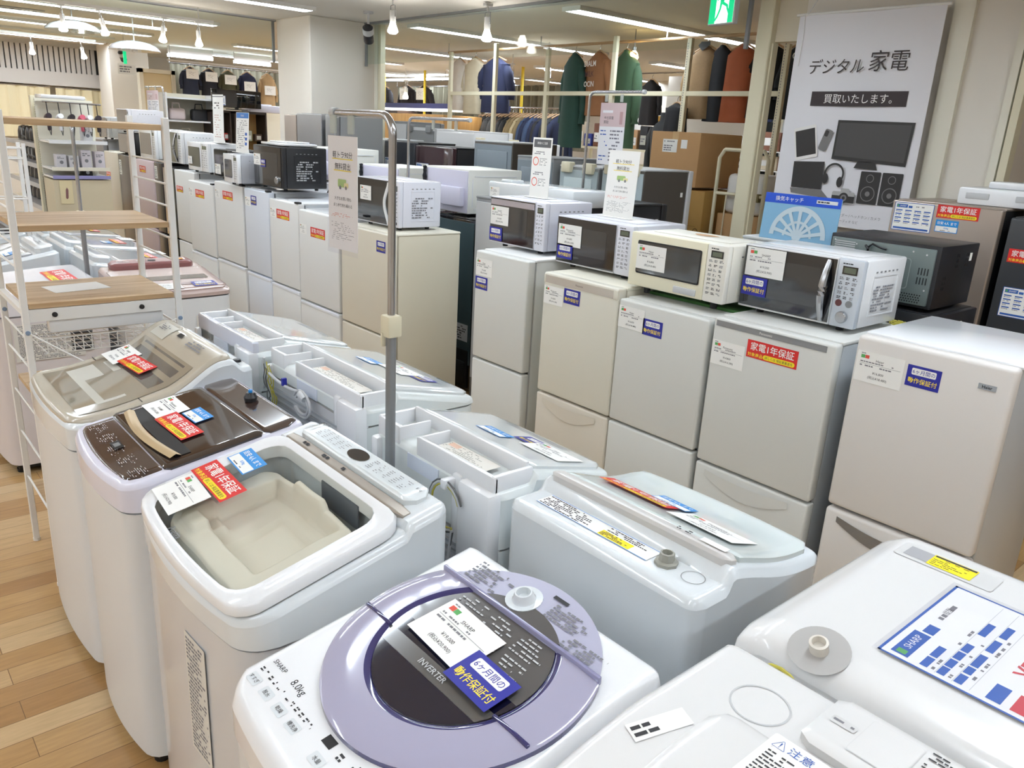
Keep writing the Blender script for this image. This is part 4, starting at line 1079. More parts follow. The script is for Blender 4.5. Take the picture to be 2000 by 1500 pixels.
g = G(); g.lathe([(.034, 0), (.034, .004), (.022, .003), (.02, .006), (.016, .018), (.013, .018), (.011, .006), (0, .005)], WHC, M=tang(zD, -.035, .478, 0, 0), n=24); g.build('water_inlet', Dw)
g = G(); SIL = mat('silver_control_panel', (196, 198, 200), .3, metal=.15)
g.poly([], SIL) if False else None
hb(g, .47, .10, lambda x, y: zD(x, y + .015) - .002 + .0, lambda x, y: .86, SIL, r=.028, rc=.05, bow=.018, rcb=.004, y0=.012, nx=24, ny=16)
M = tang(zD, 0, .065, 0, -.0015)
g.text('SHARP', -.195, .03, .009, INK, .002, M=M); g.text('8.0kg', -.13, .028, .017, INK, .002, M=M)
for i, s_ in enumerate(('すすぎ', '脱水', '乾燥', '槽洗浄')): g.rrect(-.215 + i * .045, -.022, -.185 + i * .045, -.004, .003, WHC, .0022, M=M); g.text(s_, -.2 + i * .045, -.013, .008, INK, .0028, M=M, wmax=.026)
for i in range(12): g.dashes(-.215 + i * .015, .002, -.205 + i * .015, .012, 2, INK, i, fill=.6, z=.002, M=M)
for i, s_ in enumerate(('水量', '予約', 'ふろ水')): g.rrect(.0 + i * .045, -.024, .03 + i * .045, -.006, .003, WHC, .0022, M=M); g.text(s_, .015 + i * .045, -.015, .008, INK, .0028, M=M, wmax=.026)
g.rect(-.012, .006, .012, .022, BLM, .002, M=M); g.dashes(.03, .004, .12, .026, 3, INK, 4, fill=.5, z=.002, M=M)
g.build('control_panel', Dw, 50)
zld = lambda x, y: zD(x, y) + .0135
sticker('card', Dw, tang(zld, -.115, .285, R(-3), .002), .15, 0); sticker('navy', Dw, tang(zld, .02, .262, R(-2), .0045), .108)

# G: big white one seen from behind, tap and label on the ledge
def zG(x, y): return .918 + .075 * ss(0, .36, y) * min(1, y / .36) - .03 * ss(.365, .385, y)
Gw = washer('white washing machine turned away, ledge with yellow warning label and tap', -.96, 1.565, .53, .48, zG, zl=.74, rz=PI, top=WHC, body=SIDE, r=.022, rc=.03, bow=.02)
g = G(); hb(g, .485, .305, lambda x, y: zG(x, y + .02) + .015, lambda x, y: zG(x, y + .02) - .004, mat('cool_glass_lid', (224, 234, 234), .06, coat=1), r=.004, rc=.03, bow=.015, rcb=.004, y0=.02, nx=20, ny=20); g.build('lid', Gw, 50)
g = G(); hb(g, .495, .04, lambda x, y: zG(x, y + .327) + .017, .95, mat('warm_grey_bar', (214, 212, 210), .3), r=.008, rc=.012, y0=.328, nx=20, ny=8); 
M = tang(lambda x, y: .993 + .017, -.16, .348, PI, .001); g.dashes(-.05, -.006, .0, .008, 2, INK, 4, M=M); g.rect(.01, -.008, .07, .008, PAP, .001, M=M); g.build('hinge_bar', Gw, 50)
zg = lambda x, y: .9634
M = tang(zg, 0.21, .44, PI, .001)
g = G(); g.rect(0, 0, .32, .05, PAP, 0, M=M); g.rect(0, 0, .32, .0015, LBL, .0003, M=M); g.rect(0, .0485, .32, .05, LBL, .0003, M=M); g.dashes(.005, .003, .18, .047, 7, INK, 3, M=M, fill=.8); g.rect(.185, .003, .27, .025, mat('warning_yellow', (250, 230, 20), .5), .0004, M=M); g.dashes(.188, .005, .268, .023, 4, INK, 9, M=M, z=.0008); g.dashes(.19, .028, .315, .046, 3, INK, 5, M=M)
g.build('warning_label', Gw, flat=True)
g = G(); g.lathe([(.024, 0), (.024, .006), (.016, .008), (.015, .024), (.011, .025), (.009, .012), (0, .012)], mat('tap_grey', (158, 158, 148), .4), M=Matrix.Translation((-.14, .413, .963)), n=8); g.build('water_inlet', Gw)
g = G(); g.ring(-.205, .413, .022, .0235, GRY, .9645); g.build('tap_cover', Gw)
sticker('red', Gw, tang(lambda x, y: zG(x, y) + .016, .2, .25, PI + R(2), .005), .2); sticker('blue', Gw, tang(lambda x, y: zG(x, y) + .016, .085, .19, PI, .004), .1); sticker('card', Gw, tang(lambda x, y: zG(x, y) + .016, -.02, .27, PI, .004), .17, 1)
g = G(); g.tube([(-.255 + .0, .47, .72), (-.26, .485, .74), (-.275, .49, .7), (-.27, .48, .66)], .009, GRY); 
for k in range(5): g.tube([(-.27 + .008 * k, .475 + .004 * math.sin(k), .70 - .0 * k), (-.285 + .01 * k, .49, .67), (-.26 + .006 * k, .495, .63), (-.25, .48, .60)], .0035, mat('green_wire', (20, 96, 66), .5), 6)
g.build('power_cord', Gw)
# F and E and T0: older machines, cords hanging out of the back
def oldwasher(label, x, y, w_, d, rz=PI, cord=True, brim=True, seed=1, lidm=None, zoff=0.0, st=True):
    def z_(x_, y_): return .905 + zoff + .075 * min(1, max(0, y_ / (d - .12)))
    body = mat('old_white', (222, 228, 228), .35, coat=.2); zl_b = (.89 if st == 2 else .80) + zoff
    def z_(x_, y_): return .905 + zoff + .075 * min(1, max(0, y_ / (d - .12))) - .03 * ss(d - .122, d - .112, y_)
    t = washer(label, x, y, w_, d, z_, zl=zl_b, rz=rz, top=mat('old_white_top', (228, 234, 234), .28, coat=.3), body=body, r=.02, rc=.04, bow=.015)
    g = G(); hb(g, w_ - .05, d - .15, lambda a, b: z_(a, b + .02) + .013, lambda a, b: z_(a, b + .02) - .004, lidm or mat('pale_clear_lid', (230, 236, 238), .08, coat=1), r=.006, rc=.03, bow=.01, rcb=.004, y0=.02, nx=16, ny=16); g.build('lid', t, 50)
    g = G(); M = tang(lambda a, b: z_(a, b) + .013, 0, .055, PI, .0012)
    for k in range(3): g.rect(-.13, -.012 + k * .01, .13, -.009 + k * .01, GRY, 0, M=M)
    g.build('lid_grille', t, flat=True)
    # back tray: low walls round a sunken printed label, notch near one end
    yb = d - .125; zb = .985 + zoff
    g = G(); g.box(-w_ / 2 + .03, w_ / 2 - .03, yb, yb + .012, zb - .04, zb + .012, WHT, .004); g.box(-w_ / 2 + .015, -w_ / 2 + .03, yb, d - .004, zb - .06, zb + .004, WHT, .004); g.box(w_ / 2 - .03, w_ / 2 - .015, yb, d - .004, zb - .06, zb + .004, WHT, .004)
    g.box(-w_ / 2 + .015, w_ / 2 - .21, d - .016, d - .002, zb - .06, zb + .002, WHT, .004); g.box(w_ / 2 - .12, w_ / 2 - .015, d - .016, d - .002, zb - .06, zb + .002, WHT, .004); g.box(w_ / 2 - .215, w_ / 2 - .205, yb + .02, d - .002, zb - .06, zb, WHT, .003); g.box(w_ / 2 - .125, w_ / 2 - .115, yb + .02, d - .002, zb - .06, zb, WHT, .003)
    g.build('back_tray', t)
    g = G(); M = tang(lambda a, b: zb - .022, w_ / 2 - .24, yb + .065, PI, .0012); g.rect(0, -.03, w_ - .34, .035, mat('label_pale2', (226, 222, 214), .4), 0, M=M); g.dashes(.005, -.026, w_ - .35, .03, 8, mat('faded_print', (150, 150, 140), .5), seed, M=M, fill=.6, th=.4); g.rect(.01, .01, .05, .03, mat('faded_orange', (226, 190, 168), .5), .0004, M=M); g.build('caution_label', t, flat=True)
    g = G()
    g.box(-w_ / 2 + .03, w_ / 2 - .03, d - .004, d + .004, .1, zl_b - .005, LGR)
    for k in range(int((zl_b - .14) / .022)): g.box(-w_ / 2 + .04, w_ / 2 - .04, d + .002, d + .010, .12 + k * .022, .128 + k * .022, mat('rib_grey', (168, 172, 176), .4))
    g.build('back_panel', t)
    g = G(); g.box(-w_ / 2 + .005, -w_ / 2 + .13, d - .03, d + .022, zl_b - .14, .95 + zoff, WHT, .014); g.box(-w_ / 2 + .05, -w_ / 2 + .09, d + .015, d + .045, zl_b - .12, zl_b - .09, WHT, .004); g.box(-w_ / 2 + .13, -w_ / 2 + .17, d - .03, d + .008, zl_b - .05, .95 + zoff, WHT, .01); g.build('back_bracket', t)
    g = G(); g.box(w_ / 2 - .04, w_ / 2 - .005, d - .03, d + .018, zl_b - .06, .93 + zoff, WHT, .01); g.build('back_bracket', t)
    g = G(); g.box(-.04, .10, d + .0, d + .003, .89 + zoff, .93 + zoff, mat('pale_blue_print_label', (222, 230, 244), .5), 0); g.dashes(-.035, .892 + zoff - .0, .0, .928 + zoff, 4, BLU, 3) if False else None; g.build('small_label', t, flat=True)
    if cord:
        g = G(); YG = mat('yellow_green_wire', (190, 180, 70), .5); BKW = mat('cord_grey_dark', (96, 98, 98), .5)
        if st == 2:
            for k in range(5):
                g.tube([(w_ / 2 - .05 - .05 * (j / 9) + .012 * math.sin(j * 1.5 + k), d + .02 + .006 * k, .935 - .016 * j + .012 * math.sin(j + k * 2)) for j in range(10)], .0022, YG if k < 3 else BKW, 6)
            g.tube([(w_ / 2 - .03 + .01 * math.sin(j), d + .03, .96 - .016 * j) for j in range(8)], .005, LGR, 8)
            g.tube([(w_ / 2 - .07 - .24 * j / 12, d + .03, .912 - .014 * math.sin(PI * j / 12)) for j in range(13)], .0055, LGR, 8)
            for r_ in (.045, .034): g.tube([(-.0 + r_ * 1.3 * math.cos(a), d + .035, .875 + r_ * math.sin(a)) for a in [.4 + i * .45 for i in range(13)]], .0045, LGR, 8)
            g.lathe([(.011, 0), (.013, .03), (.007, .04)], LGR, M=Matrix.Translation((-.03, d + .04, .90)) @ Matrix.Rotation(1.2, 4, 'Y'), n=10)
            g.box(w_ / 2 - .19, w_ / 2 - .18, d + .022, d + .038, .90, .925, NAV)
        else:
            for r_, m_ in ((.062, LGR), (.056, YG), (.068, BKW)): g.tube([(-.11 + r_ * math.cos(a), d + .03, .868 + r_ * 1.0 * math.sin(a)) for a in [2.8 - i * .35 for i in range(15)]] + [(-.13, d + .03, .74), (-.12, d + .03, .68)], .0042 if m_ is LGR else .0025, m_, 8)
            g.box(-.12, -.10, d + .0, d + .04, .915, .94, WHT, .003)
        g.build('power_cord', t)
    if st:
        zz = lambda a, b: z_(a, b) + .0145
        sticker('navy', t, tang(zz, -.02 if st == 1 else -.10, .16, PI, .001), .105); sticker('blue', t, tang(zz, .07 if st == 1 else .12, .22, PI, .001), .105); sticker('card', t, tang(zz, -.08 if st == 1 else .02, .19, PI, .0014), .15, 2)
    return t
Fw = oldwasher('white washing machine seen from behind, standing beside the sign pole, cord loops', -1.53, 1.505, .54, .42, st=1, seed=2)
Ew = oldwasher('white washing machine seen from behind with yellow green wires hanging out', -2.26, 1.575, .65, .45, st=2, seed=5)
T0 = oldwasher('white washing machine behind the wired one, lavender embossed backboard', -2.93, 1.53, .56, .43, cord=False, seed=7, st=0)
g = G(); LVP = mat('lavender_plate_side', (216, 218, 230), .3); g.box(-.27, .27, .405, .43, .82, .985, LVP, .006); M = frame((.14, .4312, .88), (-1, 0, 0), (0, 0, 1)); g.text('BEAT', .05, .0, .05, LGR, M=M, bold=.0); g.build('backboard', T0)
# H: white machine at the right with specification sheet
def zH(x, y): return 1.0 - .035 * ss(.54, .64, y) + .0 * x - .02 * (1 - ss(0, .06, y)) - .03 * ss(.24, .31, abs(x)) * 1
Hw = washer('large white washing machine at the right with laminated price sheet', -.30, 1.66, .62, .60, zH, zl=.78, rz=PI, top=mat('warm_gloss_white', (232, 232, 232), .2, coat=.5), body=SIDE, r=.022, rc=.05, bow=.01)
zh = lambda x, y: zH(x, y)
HS = mat('warm_gloss_white', (232, 232, 232), .2)
g = G(); M = tang(zh, .17, .565, 0, .0)
g.lathe([(.048, .002), (.046, -.0), (.044, .0015), (.03, .0015)], mat('recess_grey', (178, 176, 174), .5), M=M, n=32); g.lathe([(.015, 0), (.015, .02), (.011, .021), (.009, .01), (0, .01)], mat('tap_ivory', (224, 218, 208), .4), M=M, n=20); g.build('water_inlet', Hw)
g = G(); M = tang(zh, .145, .115, PI, .0012); g.rrect(-.10, -.035, .08, .035, .006, mat('panel_line', (214, 214, 214), .3), 0, M=M); g.rect(-.085, -.022, -.03, .022, mat('recess_flat_grey', (168, 168, 172), .5), .0006, M=M); g.rect(-.04, -.026, .04, .024, mat('warning_yellow', (250, 230, 20), .5), .001, M=M); g.dashes(-.036, -.022, .036, .014, 5, INK, 3, z=.0014, M=M, th=.3); g.rect(-.038, .015, .038, .022, INK, .0013, M=M); g.build('warning_label', Hw, flat=True)  # the recess is a grey rectangle drawn flat beside the yellow label
o = sticker('sheet', Hw, tang(zh, -.11, .495, -PI / 2, .004), .31, 1)
g = G(); M = tang(zh, -.11, .495, -PI / 2, .0065); g.rect(-.006, -.006, .316, .228, glass('laminate_film', (252, 252, 255), .06, .8), 0, M=M); g.build('plastic_sleeve', Hw, flat=True)
# I: white machine at the bottom right edge
def zI(x, y): return .925 + .07 * ss(.0, .45, y) + .0 * x
Iw = washer('white washing machine cut off by the bottom edge, warning diagrams on its lid', -.285, .355, .59, .66, zI, zl=.8, top=mat('warm_gloss_white', (232, 232, 232), .2), r=.025, rc=.05)
PW = mat('warm_gloss_white', (232, 232, 232), .2)
g = G(); hb(g, .46, .40, lambda x, y: zI(x, y + .10) + .008, lambda x, y: zI(x, y + .10) - .004, PW, r=.006, rc=.03, y0=.10, x0=.03, nx=20, ny=20); g.build('lid', Iw, 50)
g = G(); hb(g, .40, .125, lambda x, y: zI(x, y + .525) + .018, lambda x, y: zI(x, y + .525) - .004, PW, r=.006, rc=.012, y0=.525, x0=.10, nx=14, ny=10)
M = tang(zI, .0, .585, 0, .0188); g.rrect(-.045, -.04, .025, .045, .005, mat('panel_line', (196, 196, 198), .3), 0, M=M); g.rrect(-.0435, -.0385, .0235, .0435, .005, PW, .0004, M=M)
g.dashes(.032, -.05, .10, .05, 14, INK, 4, z=.0006, M=M, fill=.75, th=.4); g.dashes(.11, -.05, .17, .05, 9, INK, 5, z=.0006, M=M, fill=.5, th=.4)
g.rrect(-.085, -.005, -.05, .012, .004, mat('panel_line', (196, 196, 198), .3), .0004, M=M); g.dashes(-.082, -.001, -.053, .008, 1, INL, 2, z=.0008, M=M, th=.5)
g.build('rear_plate', Iw, 50)
g = G(); M = tang(zI, -.03, .465, 0, .0095); g.rrect(-.09, -.07, .05, .045, .005, PAP, 0, M=M); g.text('⚠注意', -.055, .028, .018, BLU, .0005, M=M); g.dashes(-.08, -.06, .04, .012, 10, INK, 8, z=.0005, M=M, th=.4); g.build('warning_label', Iw, flat=True)
g = G(); M = tang(zI, -.235, .40, R(70), .001); g.rect(-.04, -.016, .05, .016, PAP, 0, M=M); g.dashes(-.036, -.012, .026, .012, 2, INK, 8, z=.0004, M=M); g.build('serial_label', Iw, flat=True)
g = G(); M = tang(zI, -.17, .55, 0, .001); g.ring(0, 0, .04, .043, LGR, 0, M=M); g.build('tap_cover', Iw, flat=True)
g = G(); P = [(.0 + .05 * math.cos(a), .66, .93 + .06 * math.sin(a)) for a in [PI * i / 10 for i in range(11)]]; g.tube([(p[0] - .2, p[1] - .005, p[2]) for p in P], .003, mat('yellow_green_wire', (190, 180, 70), .5), 6); g.build('earth_wire', Iw)
# ------------------------------------------------------------------ white rack with wooden shelves
OAK = wood_grain('pale_oak_board', (172, 140, 102), (204, 176, 138), axis=1)
t = thing('storage_rack', 'white metal rack with pale wooden shelves between the washing machines', 'rack', (-3.315, .48, 0))
X0, X1, Y1 = -.215, .215, .515
for (x, y) in ((X0, 0), (X1, 0), (X0, Y1), (X1, Y1)):
    g = G(); g.box(x - .011, x + .011, y - .011, y + .011, .01, 1.735, WSH, .002, 1); g.lathe([(.014, 0), (.014, .012)], WSH, cx=x, cy=y, n=10)
    g.lathe([(.008, 0), (.008, .004), (0, .005)], mat('bolt_blue_grey', (130, 150, 176), .4), M=frame((x + .011, y, 1.0), (0, 1, 0), (0, 0, 1)), n=12)
    g.build('post', t)
for y in (0, Y1):
    for i, z in enumerate((.3, .5, .68, .86, .97, 1.22, 1.3, 1.42, 1.5, 1.58)):
        g = G(); g.tube([(X0, y, z + .0), (X1, y, z)], .004, WSH, 6); g.build('rung', t)
    g = G(); g.box(X0, X1, y - .009, y + .009, 1.06, 1.08, WSH); g.build('side_rail', t)
for z, th in ((1.69, .02), (1.345, .02), (1.08, .018), (.72, .018), (.25, .018)):
    g = G(); g.box(X0 + .012, X1 - .0, .014, Y1 - .014, z, z + th, OAK, .001, 1); 
    g.build('shelf_board', t, flat=True)
g = G(); g.box(X1 - .018, X1 + .004, .012, Y1 - .012, 1.035, 1.078, WSH); g.build('shelf_apron', t)
for y in (.09, .38):
    g = G(); g.lathe([(.009, 0), (.009, .005), (0, .006)], BLM, M=frame((X1 + .004, y, 1.056), (0, 1, 0), (0, 0, 1)), n=14); g.build('screw_cap', t)
g = G(); g.box(X1 - .05, X1 - .01, .07, .46, .985, 1.034, WHT, .01); g.build('sliding_tray', t)
g = G()
for z in (.985, .93): g.tube([(X1 - .02, .05, z - .02), (X1 - .02, .5, z - .02)], .0025, WSH, 5)
for k in range(16): g.tube([(X1 - .02, .06 + k * .029, .965), (X1 - .02, .06 + k * .029, .91), (X0 + .04, .06 + k * .029, .9)], .0018, WSH, 4)
for k in range(6): g.tube([(X1 - .04 - k * .06, .05, .905), (X1 - .04 - k * .06, .5, .905)], .0018, WSH, 4)
g.build('wire_basket', t)
g = G(); g.tube([(X1 + .012, .0, 1.0), (X1 + .012, .17, .87), (X1 + .012, .22, .80)], .0035, WSH, 6); g.tube([(X1 + .0, Y1, 1.0), (X1 - .01, .40, .955)], .004, WSH, 6); g.build('cross_brace', t)
g = G(); g.box(-.07, .07, -.1, .1, 0, .001, PAP); o = g.build('paper_sheet'); tag(o, 'white sheet of paper lying on the middle wooden shelf of the rack', 'paper'); o.location = (-3.34, .70, 1.0985); o.rotation_euler = (0, 0, .15)

# ------------------------------------------------------------------ washing machines further left
def zl0(x, y): return .90 + .03 * ss(0, .5, y)
w1 = washer('white flat topped washing machine with long red sticker, behind the rack', -4.565, .5, .62, .52, zl0, rz=0, top=mat('soft_white_lid', (236, 236, 244), .2, coat=.6), body=mat('pinkish_side', (222, 216, 218), .35), bow=.03, rc=.06)
sticker('red', w1, tang(zl0, -.15, .32, R(0), .002), .36); sticker('blue', w1, tang(zl0, -.25, .05, 0, .002), .1)
rating(w1, frame((.3115, .1, .58), (0, 1, 0), (0, 0, 1)), .3, .18, 24)
g = G(); g.box(.30, .3125, .34, .44, .60, .78, GRY)
for k in range(8): g.box(.311, .314, .345, .435, .61 + k * .02, .618 + k * .02, BLM)
g.build('side_vent', w1)
ROSE = mat('rose_lid', (180, 156, 150), .2, coat=.6); ROSD = mat('rose_panel', (140, 90, 88), .3, coat=.3)
def zr(x, y): return .90 + .05 * y
w2 = thing('washing_machine', 'washing machine with a rose brown lid, turned sideways behind the rack', 'washing machine', (-4.09, 1.34, 0), PI / 2)
# local front faces +X in the world
zrl = lambda x, y: .885 + .06 * y / .5
g = G(); hb(g, .53, .54, .855, .05, SIDE, r=.006, rc=.05, bow=.02, rcb=.02, y0=.004, nx=20, ny=8); g.build('cabinet', w2, 50)
g = G(); hb(g, .535, .55, zrl, .857, mat('rose_frame', (190, 170, 164), .25, coat=.4), r=.012, rc=.05, bow=.02, nx=20, ny=16); g.build('top_frame', w2, 50)
g = G(); hb(g, .50, .40, lambda x, y: zrl(x, y + .02) + .012, .87, ROSE, r=.006, rc=.04, bow=.015, rcb=.01, y0=.02, nx=16, ny=16)
M = tang(zrl, 0, .1, 0, .0135); g.rect(-.16, -.01, .17, .025, mat('rose_recess', (150, 124, 120), .3), 0, M=M); g.rrect(-.2, .085, .2, .155, .008, mat('rose_window', (128, 124, 124), .06, coat=1), 0, M=M); g.build('lid', w2, 50)
g = G(); hb(g, .43, .09, lambda x, y: zrl(x, y + .44) + .035, .92, ROSD, r=.012, rc=.02, y0=.44, nx=12, ny=8)
M = tang(zrl, 0, .475, 0, .037); g.dashes(-.18, -.012, .05, .012, 2, LGR, 3, M=M, fill=.5); g.rect(-.02, -.01, .02, .012, BLM, .001, M=M); g.rect(.12, -.01, .17, .012, mat('orange_print', (232, 160, 60), .5), .001, M=M); g.build('control_panel', w2, 50)
rating(w2, frame((.06, -.0, .52), (1, 0.05, 0), (0, 0, 1)), .13, .24, 20); bpy.data.objects[w2.children[-1].name].location = (.06, -.002, .52) if False else w2.children[-1].location
sticker('navy', w2, tang(zrl, .08, .045, 0, .015), .12); sticker('card', w2, tang(zrl, -.12, .03, 0, .0145), .14)
g = G(); g.box(-.22, .22, .05, .5, .0, .06, RUB); g.build('base', w2)
# more machines in both rows, lids littered with stickers
def zt1(x, y): return .87 + .10 * y / .55
names = [
 (-5.42, .47, 0, 'silver_lid', (176, 178, 182), 'washing machine with a silver grey tilted lid, left of the white flat one'),
 (-6.28, .46, 0, 'dark_lid_far', (92, 88, 88), 'washing machine with dark brown lid, second left of the flat white one'),
 (-6.97, .45, 0, 'white_lid_far', (228, 230, 234), 'white washing machine, third left of the flat white one'),
 (-7.62, .45, 0, 'white_lid_far', (228, 230, 234), 'white washing machine, fourth left of the flat white one'),
 (-8.25, .45, 0, 'white_lid_far', (228, 230, 234), 'white washing machine at the far end of the front row'),
 (-5.0, 1.62, PI, 'white_lid_far', (228, 230, 234), 'white washing machine right behind the rose lidded one'),
 (-5.62, 1.62, PI, 'white_lid_far', (228, 230, 234), 'white washing machine, second behind the rose lidded one'),
 (-6.24, 1.62, PI, 'silver_lid', (176, 178, 182), 'grey lidded washing machine in the middle of the back row'),
 (-6.86, 1.62, PI, 'white_lid_far', (228, 230, 234), 'white washing machine near the hair dryer shelf'),
]
for i, (x, y, rz, mn, c, lab) in enumerate(names):
    z_ = zt1 if rz == 0 else (lambda a, b: .90 + .05 * b / .5)
    w_ = washer(lab, x, y, .58, .54, z_, rz=rz, top=WHC, bow=.015, nx=20, ny=20)
    g = G(); hb(g, .52, .38, lambda a, b: z_(a, b + .03) + .014, lambda a, b: z_(a, b + .03) - .004, mat(mn, c, .12, coat=.8), r=.008, rc=.03, bow=.01, y0=.03, nx=14, ny=14); g.build('lid', w_, 50)
    g = G(); hb(g, .5, .09, lambda a, b: z_(a, b + .43) + .035, lambda a, b: z_(a, b + .43) - .01, WHC if i != 1 else BLP, r=.01, rc=.02, y0=.43, nx=10, ny=6); g.dashes(-.2, .0, .2, .03, 2, INL, i, M=tang(lambda a, b: z_(a, b) + .035, 0, .46, 0, .001), fill=.5); g.build('control_panel', w_, 50)
    zz = lambda a, b: z_(a, b) + .016
    an = 0 if rz == 0 else PI
    if i % 3 != 2 or rz: sticker('red', w_, tang(zz, -.1 if rz == 0 else .12, .2, an, .001), .2)
    sticker('card', w_, tang(zz, -.25 if rz == 0 else .25, .12, an, .001), .14, i)
    if i % 2 == 0: sticker('blue', w_, tang(zz, .1 if rz == 0 else -.0, .28, an, .001), .1)

# ------------------------------------------------------------------ chrome sign poles
def pole(label, x, y, bx, zt, ztop, clampz=None, grp='chrome sign poles', rad=.0095, pf=True):
    """vertical pole with a horizontal arm to (x+bx)"""
    t = thing('sign_pole', label, 'sign pole', (x, y, 0))
    g = G(); s = 1 if bx > 0 else -1
    P = [(0, 0, .03), (0, 0, ztop - .045)] + [(s * .045 * (1 - math.cos(a)), 0, ztop - .045 + .045 * math.sin(a)) for a in [PI / 2 * i / 6 for i in range(1, 7)]] + [(bx, 0, ztop)]
    g.tube(P, rad, CHR, 12); g.lathe([(.013, 0), (.013, .02)], LGR, M=frame((bx - s * .005, 0, ztop), (0, s, 0), (0, 0, 1)), n=12); g.build('upper_tube', t, 60)
    if clampz:
        g = G(); g.tube([(0, 0, .02), (0, 0, clampz)], rad + .0035, mat('grey_outer_tube', (140, 142, 144), .35, metal=.4), 12); g.build('outer_tube', t, 60)
        g = G(); g.box(-.02, .02, -.02, .02, clampz - .02, clampz + .035, IVO, .005); g.box(-.012, -.004, -.024, -.012, clampz - .045, clampz - .01, IVO, .002); g.build('clamp', t)
    g = G(); g.box(-.14, .14, -.013, .013, 0, .02, LGR, .004); g.lathe([(.012, .02), (.012, .05)], LGR, n=12); g.build('base', t)
    return t
def paper(label, M, W, H, kind, clear=True, cat='sign', group=None, ease=False):
    """paper sign in a clear sleeve; M places its lower left corner, x along the sheet, y up"""
    t = thing('paper_sign', label, cat, M.translation); t.matrix_world = M; t['label'] = label; t['category'] = cat
    g = G(); g.box(0, W, 0, H, -.0012, 0, PAP)
    if kind in ('truck', 'truck2'):
        g.text('軽トラ90分', W / 2, H * .84, H * .06, INK, bold=.004, wmax=W * .78); g.rect(W * .15, H * .8, W * .85, H * .808, YEL, .0004)
        g.text('無料貸出', W / 2, H * .74, H * .06, INK, bold=.004, wmax=W * .64); g.rect(W * .2, H * .7, W * .8, H * .708, YEL, .0004)
        tg = mat('truck_green', (170, 200, 130), .7); g.rrect(W * .34, H * .56, W * .62, H * .63, W * .03, tg, .0004); g.rrect(W * .55, H * .56, W * .7, H * .6, W * .02, mat('truck_cream', (232, 224, 170), .7), .0006); g.disc(W * .42, H * .557, W * .035, GRY, .0008); g.disc(W * .62, H * .557, W * .035, GRY, .0008)
        g.text('大きなお買い物も', W / 2, H * .46, H * .032, INK, wmax=W * .7); g.text('まとめて持ち帰れる', W / 2, H * .4, H * .032, INK, wmax=W * .7)
        g.dashes(W * .1, H * .29, W * .9, H * .33, 3, TRD, 3, fill=.6, th=.3); g.dashes(W * .1, H * .08, W * .9, H * .25, 10, INL, 4, fill=.6, th=.25)
    elif kind == 'card_top':
        g.rect(W * .06, H * .84, W * .94, H * .97, mat('dark_grey_band', (96, 96, 98), .7), .0004); g.text('家電のご注意', W / 2, H * .91, H * .04, PAP, .0008, wmax=W * .8)
        for (y0) in (.64, .30):
            g.dashes(W * .12, H * (y0 + .08), W * .9, H * (y0 + .14), 2, INL, 3); g.ring(W * .22, H * (y0 - .03), W * .12, W * .15, TRD, .0005); g.dashes(W * .42, H * (y0 - .1), W * .95, H * (y0 + .03), 5, INL, 9, fill=.7, th=.4)
    elif kind == 'blue_top':
        g.rect(W * .02, H * .86, W * .98, H * .99, mat('sign_blue', (76, 132, 206), .6), .0004); g.text('家電保証', W / 2, H * .92, H * .05, PAP, .0008, wmax=W * .7); g.dashes(W * .1, H * .1, W * .9, H * .82, 14, INL, 3, fill=.6, th=.35)
        for k in range(3): g.rect(W * .72, H * (.2 + .12 * k), W * .88, H * (.27 + .12 * k), BLU, .0006)
    elif kind == 'pink':
        g.rect(0, H * .62, W, H, mat('sign_pink', (222, 200, 196), .7), .0004); g.text('中古家電', W * .36, H * .76, H * .05, INK, .0008, wmax=W * .5); g.text('買取', W * .26, H * .69, H * .05, INK, .0008); g.rect(W * .1, H * .84, W * .5, H * .88, PAP, .0006); g.rect(W * .78, H * .66, W * .9, H * .86, mat('sign_pink_dark', (196, 160, 156), .7), .0006)
        g.dashes(W * .06, H * .05, W * .4, H * .58, 9, BLU, 4, fill=.5, th=.3); g.dashes(W * .45, H * .05, W * .94, H * .58, 9, INL, 5, fill=.8, th=.4)
    elif kind == 'plain': g.dashes(W * .2, H * .3, W * .8, H * .75, 5, INL, 4, fill=.7, th=.25)
    elif kind == 'tall': g.dashes(W * .15, H * .7, W * .85, H * .85, 3, INK, 4, fill=.7, th=.5); g.dashes(W * .15, H * .1, W * .85, H * .6, 10, mat('faded_rose', (206, 176, 170), .7), 6, fill=.6, th=.35); g.rect(0, H * .95, W, H * .97, INL, .0004)
    g.build('sheet', t, flat=True)
    if ease:
        g = G(); g.box(-.005, W + .005, 0, .004, -.06, .03, PAP, .001, 1); g.add([(W * .4, 0, -.001), (W * .6, 0, -.001), (W * .5, H * .7, -.001), (W * .5, 0, -.06)], [(0, 1, 2), (0, 2, 3), (1, 3, 2)], PAP); g.build('stand', t, flat=True)
    if clear:
        g = G(); g.add([(-.004, -.012, .002), (W + .004, -.012, .002), (W + .004, H + .02, .002), (-.004, H + .02, .002)], [(0, 1, 2, 3)], glass('sleeve_film', (248, 248, 252), .08, .5)); g.build('clear_sleeve', t, flat=True)
        for fx in (.2, .8):
            q = G(); q.box(W * fx - .012, W * fx + .012, H + .005, H + .05, -.004, .004, glass('clip_clear', (236, 240, 236), .1, .5, cover=.35), .002, 1); q.build('hanging_clip', t)
    return t
pole('tall chrome sign pole with ivory clamp, standing behind the nearest machines', -1.64, 1.035, -.27, 0, 1.775, 1.27)
paper('long white truck rental sign in a clear sleeve hanging from the tall pole', frame((-1.925, 1.02, 1.435), (1, .06, 0), (-.02, 0, 1)), .135, .285, 'truck')
pole('grey sign pole between the far washing machines, behind the rack', -4.72, 1.05, -.2, 0, 1.68, 1.2)
